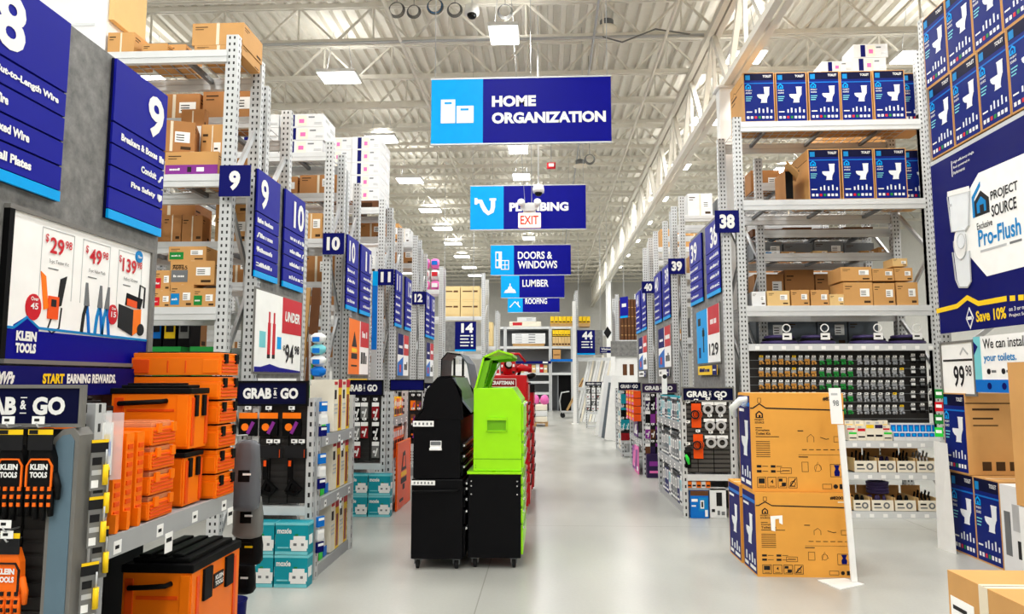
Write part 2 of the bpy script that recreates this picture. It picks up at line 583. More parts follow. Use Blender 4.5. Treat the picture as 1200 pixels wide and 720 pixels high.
# ------------------------------------------------------------------ ceiling lights, with added fill lamps behind the camera
place = ['over the main aisle', 'over the low-numbered racks', 'deep over the low-numbered racks', 'beside the roof girder', 'deep over the toilet racks']
lp = {}
for r, (lx, lw) in enumerate(LAMP_ROWS):
    for k, ly in enumerate(LAMP_YS[r]):
        ll = .62 if r == 0 else .5
        w2, l2 = lw / 2, ll / 2
        lab = 'flat white ceiling light ' + place[r] + ', ' + ORD[k] + ' one from this end'
        key = lw
        if key not in lp:
            t = thing('ceiling_light', lab, 'ceiling light', (lx, ly, LAMP_Z), 'high bay ceiling lights')
            f = MB()
            f.box(lx - w2, lx + w2, ly - l2, ly + l2, LAMP_Z + .012, LAMP_Z + .07, 'white_metal')
            f.box(lx - w2 * .45, lx + w2 * .45, ly - l2 * .6, ly + l2 * .6, LAMP_Z + .07, LAMP_Z + .11, 'white_metal')
            f.build('housing', t)
            f = MB(); f.box(lx - w2 + .02, lx + w2 - .02, ly - l2 + .02, ly + l2 - .02, LAMP_Z, LAMP_Z + .012, 'lamp'); f.build('diffuser', t)
            f = MB()
            for sx in (-1, 1):
                f.cyl((lx + sx * w2 * .7, ly, LAMP_Z + .07), (lx + sx * w2 * .35, ly, ZC), .005, 'steel', 5)
            f.build('hanger', t)
            lp[key] = t
        else:
            t = dup(lp[key], (lx, ly, LAMP_Z), lab)
        if ly < 36:
            ld = bpy.data.lights.new('lamp_light', 'AREA')
            ld.shape = 'RECTANGLE'; ld.size = lw; ld.size_y = ll
            ld.energy = LAMP_POWER; ld.color = (1, .995, .96)
            lo = bpy.data.objects.new('lamp_light', ld)
            COL.objects.link(lo); lo.location = (lx, ly, LAMP_Z - .01)
            lu = bpy.data.lights.new('lamp_uplight', 'AREA')
            lu.shape = 'RECTANGLE'; lu.size = lw * .4; lu.size_y = ll * .5
            lu.energy = UPLIGHT_POWER; lu.color = (1, .995, .96)
            uo = bpy.data.objects.new('lamp_uplight', lu)
            COL.objects.link(uo); uo.location = (lx, ly, LAMP_Z + .12); uo.rotation_euler = (math.pi, 0, 0)

# ------------------------------------------------------------------ shared builders
def toilet_shape(mb, fr, a, b, h, m, flip=1, c0=.003, c1=.005):
    """A toilet seen from the side: tank, bowl and foot; b is its base, a its middle."""
    k = h
    tank = [(.08, .50), (.36, .50), (.38, .98), (.05, .98)]
    bowl = [(-.38, .50), (-.36, .40), (-.26, .30), (-.12, .24), (-.14, .06), (-.18, 0), (.22, 0), (.2, .1), (.24, .3), (.34, .5)]
    lid = [(.03, .98), (.4, .98), (.4, 1.03), (.03, 1.03)]
    seat = [(-.4, .50), (.1, .50), (.1, .55), (-.36, .55)]
    for pg in (tank, bowl, lid, seat):
        mb.poly(fr, [(a + flip * x * k, b + y * k) for x, y in pg], m, c0, c1)


def house_mark(mb, fr, a, b, s, m, inner, c=.005):
    mb.poly(fr, [(a - s * .5, b), (a + s * .5, b), (a + s * .5, b + s * .6), (a, b + s), (a - s * .5, b + s * .6)], m, .003, c)
    mb.poly(fr, [(a - s * .3, b + s * .12), (a + s * .3, b + s * .12), (a + s * .3, b + s * .52), (a, b + s * .76), (a - s * .3, b + s * .52)], inner, c, c + .001)
    mb.plate(fr, a - s * .1, a + s * .16, b + s * .12, b + s * .42, m, c + .001, c + .002)


def navy_print(mb, fr, a0, a1, b0, b1):
    """The printed toilet face of a carton, on a frame whose plane is the carton's face."""
    w, h = a1 - a0, b1 - b0
    mb.plate(fr, a0, a1, b0, b1, 'box_blue', 0, .002)
    mb.plate(fr, a0, a1, b1 - h * .15, b1, 'deep_navy', .002, .0025)
    mb.plate(fr, a0, a1, b1 - h * .22, b1 - h * .2, 'mid_blue', .002, .003)
    mb.text('TOILET', fr, a1 - w * .06, b1 - h * .09, h * .05, 'white', w * .3, 'R', .004)
    mb.plate(fr, a0 + w * .04, a0 + w * .2, b1 - h * .14, b1 - h * .04, 'house_blue', .002, .004)
    house_mark(mb, fr, a0 + w * .13, b1 - h * .33, h * .11, 'sky_blue', 'box_blue', .004)
    mb.text('PROJECT', fr, a0 + w * .04, b1 - h * .38, h * .03, 'white', w * .22, 'L', .004)
    mb.text('SOURCE', fr, a0 + w * .04, b1 - h * .43, h * .03, 'white', w * .2, 'L', .004)
    for k in range(3):
        mb.plate(fr, a0 + w * .04, a0 + w * (.26 - .03 * k), b1 - h * (.5 + .04 * k), b1 - h * (.485 + .04 * k), 'teal_light', .002, .003)
    toilet_shape(mb, fr, a0 + w * .64, b0 + h * .38, h * .32, 'toilet_white', 1)
    for k, (x, hh) in enumerate(((.34, .07), (.46, .1), (.6, .08), (.74, .11), (.88, .06))):
        mb.plate(fr, a0 + w * x, a0 + w * (x + .05), b0 + h * .17, b0 + h * (.17 + hh), 'toilet_white', .002, .003)
    mb.plate(fr, a0 + w * .05, a0 + w * .24, b0 + h * .18, b0 + h * .2, 'white', .002, .003)
    for k, mm in enumerate(('white', 'white', 'red', 'green', 'white', 'white', 'white')):
        mb.plate(fr, a0 + w * (.06 + .13 * k), a0 + w * (.14 + .13 * k), b0 + h * .05, b0 + h * .1, mm, .002, .003)


def carton_prints(mb, fr, w, h, rnd, label=True, tape=True):
    """Ink lines, a paper label and tape on a plain carton's face; frame origin at the face's lower left corner."""
    if tape:
        mb.plate(fr, w * .47, w * .53, h * .02, h * .98, 'tape', 0, .0015)
    mb.plate(fr, w * .06, w * .3, h * .8, h * .84, 'card_print', 0, .001)
    mb.plate(fr, w * .06, w * .22, h * .7, h * .73, 'card_print', 0, .001)
    mb.plate(fr, w * .7, w * .92, h * .1, h * .2, 'card_print', 0, .001)
    if label:
        x = rnd.uniform(.55, .62); y = rnd.uniform(.3, .45)
        mb.plate(fr, w * x, w * (x + .32), h * y, h * (y + .34), 'paper', 0, .002)
        for q in range(3):
            mb.plate(fr, w * (x + .03), w * (x + .2), h * (y + .06 + .08 * q), h * (y + .09 + .08 * q), 'ink', .002, .003)


def make_carton(w, d, h, material='cardboard', seed=0, label=True, tape=True, accent=None):
    """A shipping carton as one mesh, its front face at y = 0, its base at z = 0, centred on x."""
    rnd = random.Random(seed)
    mb = MB()
    mb.box(-w / 2, w / 2, 0, d, 0, h, material)
    fr = Fr((-w / 2, 0, 0), (1, 0, 0))
    carton_prints(mb, fr, w, h, rnd, label, tape)
    if accent:
        mb.plate(fr, w * .03, w * .4, h * .12, h * .62, accent, 0, .002)
        if accent == 'steel_dark':
            mb.text('76965', fr, w * .05, h * .64, h * .16, 'ink', w * .34, 'L', .004, .0)
        word_bars(mb, fr, w * .08, h * .32, w * .24, h * .1, 'white', seed, .0035)
    sd = Fr((w / 2, 0, 0), (0, 1, 0))
    carton_prints(mb, sd, d, h, rnd, False, False)
    mb.plate(Fr((-w / 2, 0, h), (1, 0, 0), (0, 1, 0)), w * .46, w * .54, 0, d, 'tape', 0, .0015)
    return mb


CARTONS = {}


def carton(w, d, h, loc, label, material='cardboard', cat='carton', group=None, rotz=0, seed=0, tape=True, paper=True, accent=None, name='shipping_carton'):
    key = (round(w, 3), round(d, 3), round(h, 3), material, seed, tape, paper, accent)
    if key not in CARTONS:
        o = make_carton(w, d, h, material, seed, paper, tape, accent).build(name, None, (0, 0, 0))
        CARTONS[key] = o
    else:
        o = CARTONS[key].copy(); COL.objects.link(o)
        o.name = name
        if 'group' in o and not group:
            del o['group']
    o.location = loc; o.rotation_euler = (0, 0, rotz)
    return tag(o, label, cat, group)


def wire_deck(x0, x1, y0, y1, z, sp=.1):
    mb = MB()
    n = int((x1 - x0) / sp)
    for i in range(n + 1):
        xx = x0 + (x1 - x0) * i / n
        mb.box(xx - .003, xx + .003, y0, y1, z - .006, z, 'steel')
    k = max(2, int((y1 - y0) / .12))
    for i in range(k + 1):
        yy = y0 + (y1 - y0) * i / k
        mb.box(x0, x1, yy - .003, yy + .003, z - .012, z - .006, 'steel')
    for q in range(3):
        xx = x0 + (x1 - x0) * (q + .5) / 3
        mb.box(xx - .02, xx + .02, y0, y1, z - .05, z - .012, 'steel_dark')
    return mb


def upright(x, y, z1, w=.1, d=.07, m='perforated'):
    mb = MB()
    mb.box(x - w / 2, x + w / 2, y - d / 2, y + d / 2, 0.012, z1, m)
    mb.box(x - w / 2 - .03, x + w / 2 + .03, y - d / 2 - .03, y + d / 2 + .03, 0, .012, 'steel')
    return mb


def rack(label, x0, x1, y0, y1, ztop, levels, decks=True, z_beam=.1, backs=True, sides=(True, True), solid=()):
    """A bay of pallet racking: four perforated posts, cross bracing, beams and wire decks. levels: heights of the deck tops."""
    t = thing('pallet_rack', label, 'rack', ((x0 + x1) / 2, (y0 + y1) / 2, 0))
    for xi, xx in enumerate((x0, x1)):
        if not sides[xi]:
            continue
        for yy in (y0, y1):
            upright(xx, yy, ztop).build('upright', t)
        zz = .3; up = True
        while zz < ztop - .95:
            mbr = MB()
            mbr.bar((xx, y0 + .035 if up else y1 - .035, zz), (xx, y1 - .035 if up else y0 + .035, zz + .62), .03, .045, 'steel')
            mbr.build('brace', t)
            zz += .72; up = not up
    for z in levels:
        for yy in ((y0 - .03, y1 + .03) if backs else (y0 - .03,)):
            m_ = MB()
            m_.box(x0 + .035, x1 - .035, yy - .022, yy + .022, z - z_beam, z + .004, 'steel_light')
            m_.box(x0 + .035, x1 - .035, yy - .026, yy + .026, z - z_beam * .55, z - z_beam * .5, 'steel')
            m_.build('beam', t)
        if z in solid:
            m_ = MB(); m_.box(x0 + .04, x1 - .04, y0, y1, z - .03, z, 'shelf_grey'); m_.build('shelf_board', t)
        elif decks:
            wire_deck(x0 + .04, x1 - .04, y0, y1, z).build('wire_deck', t)
    return t


def number_flag(n, x0, x1, z0, z1, Y, where, post_x):
    s = z1 - z0
    t = thing('aisle_flag', 'small blue flag sign with white number %s %s' % (n, where), 'aisle sign', ((x0 + x1) / 2, Y, z0))
    fr = fr_front(Y - .012, x0, z0)
    m_ = MB(); m_.plate(fr, 0, x1 - x0, 0, s, 'navy', -.014, 0)
    m_.build('board', t)
    m_ = MB(); m_.text(n, fr, (x1 - x0) / 2, s * .18, s * .64, 'white', (x1 - x0) * (.36 if len(n) < 2 else .62), 'C', .002, .05)
    m_.build('lettering', t)
    m_ = MB()
    for q in (.25, .75):
        m_.box(post_x - .03, post_x + .03, Y - .004, Y + .018, z0 + s * q - .012, z0 + s * q + .012, 'steel')
    m_.build('bracket', t)
    return t


ICON = {}


def word_bars(mb, fr, a, b, w, h, m, seed=1, c=.002):
    """Print too small to read: a run of short blocks like the letters of a line."""
    rnd = random.Random(seed); x = 0
    while x < w:
        q = min(w - x, h * rnd.uniform(.35, .75))
        if q > h * .15:
            mb.plate(fr, a + x, a + x + q, b, b + h * rnd.choice((.72, .72, 1.0)), m, c - .002, c)
        x += q + h * (.18 if rnd.random() < .8 else .6)


def small_icon(m_, fr, a, b, s, k):
    """Little white category pictograms on the aisle signs."""
    if k % 4 == 0:
        m_.plate(fr, a, a + s * .45, b, b + s * .9, 'white', 0, .006); m_.plate(fr, a + s * .55, a + s, b, b + s * .7, 'white', 0, .006)
    elif k % 4 == 1:
        m_.strip(fr, [(a, b), (a + s * .35, b + s * .2), (a + s * .6, b + s * .7), (a + s, b + s * .9)], s * .28, 'white', 0, .006)
    elif k % 4 == 2:
        m_.poly(fr, [(a, b + s), (a, b + s * .4), (a + s * .5, b), (a + s, b + s * .4), (a + s, b + s)], 'white', 0, .006)
    else:
        m_.plate(fr, a, a + s, b + s * .1, b + s * .3, 'white', 0, .006); m_.plate(fr, a, a + s, b + s * .6, b + s * .8, 'white', 0, .006)


def aisle_board(n, fr, w, h, lines, label, right_align=True, slats=4):
    """A tall blue aisle directory: number panel, slats with categories and a light blue foot."""
    t = thing('aisle_directory_sign', label, 'aisle sign', fr.p(w / 2, 0, 0))
    hn = h * .40; hf = h * .055
    m_ = MB(); m_.plate(fr, 0, w, 0, h, 'deep_navy', .004, .016); m_.build('backing', t)
    m_ = MB(); m_.plate(fr, .006, w, h - hn + .006, h, 'sign_blue', .016, .03)
    m_.build('number_panel', t)
    m_ = MB()
    tw = w * (.32 if len(n) < 2 else .52)
    ax = w * .93 - tw if right_align else w * .14
    m_.text(n, fr, ax, h - hn * .88, hn * .72, 'white', tw, 'L', .033, .03)
    m_.build('number', t)
    hs = (h - hn - hf) / slats
    for k in range(slats):
        b0 = h - hn - hs * (k + 1)
        m_ = MB(); m_.plate(fr, .006, w, b0 + .006, b0 + hs - .004, 'sign_blue', .016, .028)
        if k < len(lines) and lines[k]:
            s = hs * .36
            if right_align:
                small_icon(m_, Fr(fr.p(0, 0, .028), fr.u), w * .95 - s * .8, b0 + hs * .3, s, k)
                if lines[k][0] == '~':
                    word_bars(m_, fr, w * .92 - s - w * .55, b0 + hs * .34, w * .55, hs * .3, 'white', len(lines[k]) + k, .03)
                else:
                    m_.text(lines[k], fr, w * .92 - s, b0 + hs * .34, hs * .34, 'white', min(w * .74, len(lines[k]) * hs * .19), 'R', .031, .045)
            else:
                small_icon(m_, Fr(fr.p(0, 0, .028), fr.u), w * .05, b0 + hs * .3, s, k)
                if lines[k][0] == '~':
                    word_bars(m_, fr, w * .08 + s, b0 + hs * .34, w * .55, hs * .3, 'white', len(lines[k]) + k, .03)
                else:
                    m_.text(lines[k], fr, w * .08 + s, b0 + hs * .34, hs * .34, 'white', min(w * .74, len(lines[k]) * hs * .19), 'L', .031, .045)
        m_.build('category_slat', t)
    m_ = MB(); m_.plate(fr, .006, w, 0, hf, 'sky_blue', .016, .03); m_.build('foot_strip', t)
    return t


def header_sign(fr, w, h, label, text='GRAB & GO', frame='frame_grey', face='deep_navy', partial=None):
    """The framed header over a rack of small goods."""
    t = thing('header_sign', label, 'sign', fr.p(w / 2, 0, 0))
    m_ = MB()
    m_.plate(fr, 0, w, 0, h, face, .0, .012)
    m_.build('board', t)
    m_ = MB(); e = h * .1
    m_.plate(fr, -e, w + e, -e, 0, frame, -.005, .022); m_.plate(fr, -e, w + e, h, h + e, frame, -.005, .022)
    m_.plate(fr, -e, 0, 0, h, frame, -.005, .022); m_.plate(fr, w, w + e, 0, h, frame, -.005, .022)
    m_.build('frame', t)
    if text:
        m_ = MB()
        if text == 'GRAB & GO':
            m_.text('GRAB', fr, w * .07, h * .24, h * .52, 'white', w * .42, 'L', .014, .05)
            m_.text('&', fr, w * .545, h * .4, h * .26, 'white', w * .05, 'C', .014, .03)
            m_.plate(fr, w * .52, w * .57, h * .28, h * .31, 'white', .012, .014)
            m_.plate(fr, w * .52, w * .57, h * .72, h * .75, 'white', .012, .014)
            m_.text('GO', fr, w * .62, h * .24, h * .52, 'white', w * .26, 'L', .014, .05)
        else:
            m_.text(text, fr, w * .5, h * .24, h * .52, 'white', w * .86, 'C', .014, .05)
        m_.build('lettering', t)
    return t


def slat_panel(mb, fr, w, h, sp=.052, ridge='slat_dark'):
    mb.plate(fr, 0, w, 0, h, 'slat_dark', -.02, 0)
    n = int(h / sp)
    for i in range(n):
        mb.plate(fr, 0, w, i * sp + sp * .2, i * sp + sp * .85, ridge, 0, .006)
    for q in (.33, .66):
        mb.plate(fr, w * q - .004, w * q + .004, 0, h, 'black', .006, .009)


def price_tag(mb, fr, a, b, w=.05, h=.032, c=0.0):
    mb.plate(fr, a - w / 2, a + w / 2, b, b + h, 'paper', c, c + .002)
    mb.plate(fr, a - w * .3, a + w * .1, b + h * .35, b + h * .7, 'ink', c + .002, c + .003)


def hook(mb, fr, a, b, ln=.1):
    mb.tube([fr.p(a, b, .011), fr.p(a, b, ln), fr.p(a, b + .015, ln + .012)], .0035, 'steel', 5)
    price_tag(mb, fr, a, b + .012, .05, .03, ln)

BOXES = {}
R90 = math.pi / 2


def printed_box(key, loc, label, w, d, h, body, marks=(), texts=(), name='product_box', cat='box', group=None, rotz=0, side=()):
    """A retail box: printed front at y = 0 facing the viewer, base at z = 0. marks and texts are fractions of the front."""
    if key in BOXES:
        o = BOXES[key].copy(); COL.objects.link(o); o.name = name
        if 'group' in o:
            del o['group']
    else:
        mb = MB(); mb.box(-w / 2, w / 2, 0, d, 0, h, body)
        fr = Fr((-w / 2, 0, 0), (1, 0, 0))
        for q, (a0, a1, b0, b1, mm) in enumerate(marks):
            mb.plate(fr, w * a0, w * a1, h * b0, h * b1, mm, 0, .0015 + .0006 * q)
        for (t, a, b, hh, ww, mm, al) in texts:
            mb.text(t, fr, w * a, h * b, h * hh, mm, w * ww if ww else None, al, .006, .03)
        for s_ in (Fr((w / 2, 0, 0), (0, 1, 0)), Fr((-w / 2, d, 0), (0, -1, 0))):
            for q, (a0, a1, b0, b1, mm) in enumerate(side):
                mb.plate(s_, d * a0, d * a1, h * b0, h * b1, mm, 0, .0015 + .0006 * q)
        o = mb.build(name, None, (0, 0, 0)); BOXES[key] = o
    o.location = loc; o.rotation_euler = (0, 0, rotz)
    return tag(o, label, cat, group)


PX = -2.40      # plane of the end panels, left of the aisle
FX = -1.86      # front of the end-cap shelves, left of the aisle


def end_cap(label, side, px_, fx, y0, y1, ztop, shelves, post_top=1.45, base_z=.1, near_post=True, ys=None, post=True):
    """End-of-row shelving facing the aisle: laminate back panel, perforated posts, steel shelves with price rails."""
    t = thing('end_cap_shelf', label, 'shelving', (px_, (y0 + y1) / 2, 0))
    s = side                                  # +1: faces +X, -1: faces -X
    yu = (ys - .06) if ys and ys > y0 and s > 0 and post else y0
    m_ = MB(); m_.box(px_ - s * .05, px_, yu + .085, y1 - .02, .05, ztop, 'laminate'); m_.build('back_panel', t)
    for yy in ((yu, y1) if post else ()):
        m_ = MB(); m_.box(px_ - s * .1, px_ - s * .0005, yy, yy + .08, 0, ztop - .06, 'perforated'); m_.build('upright', t)
    yp0 = y0
    y0 = ys if ys is not None else y0
    for yy in ((y0 + .02, y1 - .02) if post else (y0 + .02,)):
        m_ = MB(); m_.box(fx - s * .075, fx, yy - .035, yy + .035, 0, post_top, 'perforated_square'); m_.build('front_post', t)
    for z in shelves:
        m_ = MB()
        m_.box(px_ + s * .004, fx - s * .004, y0 + .06, y1 - .06, z - .03, z, 'shelf_grey')
        m_.box(fx - s * .004, fx + s * .012, y0 + .05, y1 - .05, z - .085, z + .008, 'shelf_grey')
        o = m_.build('shelf', t)
        fr = fr_left(fx + .012, y0, z) if s > 0 else fr_right(fx - .012, y1, z)
        n = max(3, int((y1 - y0) / .28))
        for q in range(n):
            m_ = MB()
            a = (y1 - y0) * (q + .5) / n
            m_.plate(fr, a - .028, a + .028, -.075, -.02, 'paper', 0, .002)
            m_.plate(fr, a - .018, a + .01, -.055, -.04, 'ink', .002, .003)
            if q % 2 == 1:
                m_.build('price_tag', o); m_ = MB()
                m_.plate(fr, a + .05, a + .12, -.17, -.075, 'paper', 0, .002)
                m_.plate(fr, a + .06, a + .11, -.12, -.1, 'ink', .002, .003)
            m_.build('price_tag', o)
    m_ = MB(); m_.box(px_ + s * .004, fx - s * .02, y0 + .05, y1 - .05, base_z - .1 if base_z > .1 else 0, base_z, 'shelf_grey'); m_.build('base_deck', t)
    return t


# ================================================================== left row one: the hand tool end cap
R1Y0, R1Y1 = 2.92, 4.29
end_cap('grey laminate end cap holding orange tool boxes, nearest the camera', 1, PX, FX, 2.6, R1Y1, 3.39, [.93], 1.5, .2, ys=R1Y0, post=False)
m_ = MB(); m_.box(PX + .001, PX + .012, 2.95, R1Y1 - .03, .21, .84, 'black'); single(m_, 'under_shelf_shade', 'black sheet painting in shade behind the big orange tool box under the near shelf', 'panel')  # flat black sheet stands in for the shade below the shelf
fr8 = fr_left(PX, 2.77, 2.465)
aisle_board('8', fr8, .555, .91, ['Cut-to-Length Wire', 'Wire', 'Boxed Wire', 'Wall Plates'], 'blue aisle directory sign with white number 8, on the near grey end panel', False)
fr9 = fr_left(PX, 3.705, 2.475)
aisle_board('9', fr9, .545, .9, ['Breakers & Boxes', 'Conduit', 'Fire Safety', ''], 'blue aisle directory sign with white number 9 above the orange tool boxes')

# advert with three priced tools
AW, AH = 1.125, .67
fa = fr_left(PX + .001, 3.04, 1.69)
t = thing('advert_board', 'white framed advert with three red prices, over the orange tool boxes', 'poster', fa.p(AW / 2, 0, 0))
m_ = MB(); m_.plate(fa, 0, AW, 0, AH, 'paper', .012, .018); m_.build('poster', t)
m_ = MB()
m_.plate(fa, -.03, AW + .02, AH, AH + .02, 'frame_grey', 0, .03); m_.plate(fa, -.03, AW + .02, -.02, 0, 'frame_grey', 0, .05)
m_.plate(fa, -.03, 0, 0, AH, 'black', 0, .03); m_.plate(fa, AW, AW + .02, 0, AH, 'frame_grey', 0, .03)
m_.build('frame', t)
m_ = MB()
m_.plate(fa, 0, AW, 0, .135, 'banner_blue', .018, .02)
m_.poly(fa, [(0, .135), (.05, .135), (.05, .155), (.13, .2), (.21, .155), (.21, .135), (.26, .135), (AW, .135), (AW, .12), (0, .12)], 'banner_blue', .018, .021)
m_.strip(fa, [(0, .142), (.05, .142), (.13, .195), (.21, .15), (AW, .142)], .012, 'house_blue', .018, .022)
m_.text('KLEIN', fa, .13, .085, .045, 'white', .13, 'C', .024, .06)
m_.text('TOOLS', fa, .13, .03, .045, 'white', .13, 'C', .024, .06)
m_.build('blue_footer', t)
for k, (big, cents, cx, txt) in enumerate((('29', '98', .30, '3-pc Tester Kit'), ('49', '98', .60, '3-pc Value Pack'), ('139', '98', .91, 'Rolling 3-Drawer'))):
    m_ = MB()
    wb = .1 if len(big) == 2 else .135
    m_.text('$', fa, cx - wb / 2 - .012, .56, .045, 'red', .022, 'R', .022, .01)
    m_.text(big, fa, cx, .515, .08, 'red', wb, 'C', .022, .02)
    m_.text(cents, fa, cx + wb / 2 + .008, .555, .04, 'red', .05, 'L', .022, .01)
    m_.text(txt, fa, cx - .05, .465, .022, 'ink', .14, 'L', .022, 0)
    m_.plate(fa, cx - .05, cx + .02, .44, .445, 'steel_dark', .018, .02)
    for (x0_, y0_, x1_, y1_) in ((cx - .105, .3, cx - .102, .63), (cx + .125, .3, cx + .128, .63), (cx - .105, .63, cx + .128, .633)):
        m_.plate(fa, x0_, x1_, y0_, y1_, 'steel', .018, .02)
    m_.build('price', t)
m_ = MB()    # pictured meter and testers
m_.poly(fa, [(.2, .42), (.235, .4), (.265, .25), (.235, .24)], 'orange', .018, .022)
m_.plate(fa, .262, .335, .2, .31, 'dark_orange', .018, .023); m_.plate(fa, .28, .315, .26, .295, 'ink', .023, .024)
m_.poly(fa, [(.34, .4), (.385, .42), (.355, .27), (.325, .26)], 'ink', .018, .022)
m_.strip(fa, [(.29, .2), (.27, .15), (.3, .13), (.35, .16), (.36, .26)], .008, 'ink', .018, .021)
m_.disc(fa, .165, .245, .05, 'red', .018, .023, 18, .062); m_.text('Over', fa, .165, .275, .018, 'white', .05, 'C', .026); m_.text('45', fa, .165, .235, .03, 'white', .05, 'C', .026)
m_.build('pictured_meter', t)
m_ = MB()    # pictured pliers
for (x, tip) in ((.55, -.03), (.66, 0), (.72, .03)):
    m_.strip(fa, [(x - .03, .15), (x - .02, .24), (x, .3)], .02, 'house_blue' if x > .6 else 'ink', .018, .022)
    m_.strip(fa, [(x + .03, .15), (x + .015, .24), (x, .3)], .02, 'mid_blue', .018, .022)
    m_.poly(fa, [(x - .02, .29), (x + .02, .29), (x + .008 + tip * .3, .41), (x - .006 + tip * .3, .41)], 'steel_dark', .018, .023)
m_.disc(fa, .775, .265, .042, 'red', .018, .024, 18, .055); m_.text('Over', fa, .775, .29, .016, 'white', .04, 'C', .027); m_.text('15', fa, .775, .25, .03, 'white', .045, 'C', .027)
m_.build('pictured_pliers', t)
m_ = MB()    # pictured rolling chest
m_.poly(fa, [(.83, .2), (.97, .16), (.97, .31), (.83, .33)], 'ink', .018, .022)
m_.poly(fa, [(.97, .16), (1.05, .2), (1.05, .32), (.97, .31)], 'orange', .018, .022)
m_.poly(fa, [(.89, .33), (1.04, .32), (1.06, .38), (.9, .4)], 'black_plastic', .018, .023)
m_.poly(fa, [(.9, .33), (1.0, .32), (1.0, .36), (.9, .37)], 'dark_orange', .023, .024)
m_.strip(fa, [(1.02, .36), (1.03, .46), (1.08, .45), (1.075, .33)], .012, 'ink', .018, .022)
m_.disc(fa, 1.05, .2, .035, 'ink', .018, .024, 16)
m_.build('pictured_chest', t)
m_ = MB(); m_.disc(fa, 1.0, .625, .035, 'house_blue', .018, .024, 18); m_.text('New', fa, 1.0, .615, .018, 'white', .04, 'C', .027); m_.build('sticker', t)

# rewards strip below it
fs_ = fr_left(PX + .06, 2.84, 1.52)
t = thing('rewards_strip', 'navy strip sign with yellow and white lettering under the tool advert', 'sign', fs_.p(.5, 0, 0))
m_ = MB(); m_.plate(fs_, 0, 1.15, 0, .14, 'navy', -.02, 0); m_.build('board', t)
m_ = MB()
m_.strip(fs_, [(.02, .06), (.02, .1), (.06, .125), (.1, .1), (.1, .06)], .008, 'white', 0, .003)
m_.text('MVPs', fs_, .115, .06, .055, 'white', .1, 'L', .004, .05, .25)
m_.plate(fs_, .0, .24, .02, .04, 'yellow', 0, .003)
m_.text('START', fs_, .4, .06, .048, 'yellow', .15, 'L', .004, .05)
m_.text('EARNING REWARDS.', fs_, .57, .06, .048, 'white', .4, 'L', .004, .05)
m_.build('lettering', t)

# orange tool boxes
def organizer(loc, w, d, h, label, clear=False, group=None):
    """A flat orange parts organiser with ribbed ends, latches and a dark or see-through lid; front corner at loc (x right, y near)."""
    x, y, z = loc
    t = thing('parts_organizer', label, 'tool box', (x - w / 2, y + d / 2, z), group)
    m_ = MB(); m_.box(x - w, x, y, y + d, z, z + h * .74, 'orange')
    f = fr_left(x, y, z); g = fr_front(y, x - w, z)
    for q in range(4):
        m_.plate(f, .012, d - .012, h * (.1 + .15 * q), h * (.18 + .15 * q), 'dark_orange', 0, .006)
    m_.plate(g, w * .02, w * .2, h * .08, h * .66, 'dark_orange', 0, .006)
    m_.plate(g, w * .8, w * .98, h * .08, h * .66, 'orange', 0, .006)
    for q in (.4, .6):
        m_.plate(g, w * q, w * q + .008, h * .1, h * .62, 'dark_orange', 0, .004)
    m_.build('tray', t, None, .004)
    m_ = MB()
    m_.box(x - w + .006, x - .006, y + .006, y + d - .006, z + h * .74, z + h * .94, 'clear_lid' if clear else 'orange')
    m_.box(x - w + .02, x - .02, y + .02, y + d - .02, z + h * .94, z + h * .99, 'clear_lid' if clear else 'black_plastic')
    m_.build('lid', t, None, .004)
    for q in (.16, .78):
        m_ = MB(); m_.plate(f, d * q, d * q + .035, h * .5, h * .9, 'black_plastic' if not clear else 'orange', 0, .012); m_.build('latch', t)
    return t


for k in range(6):
    organizer((-1.84, 3.99, .94 + .137 * k), .52, .23, .134, 'flat orange parts organizer with black lid, %s up from the shelf in the six-high stack' % ORD[k])
for k in range(4):
    organizer((-1.87, 3.36, .94 + .116 * k), .24, .22, .113, 'small orange organizer with clear lid, %s up in the front stack' % ORD[k], True)


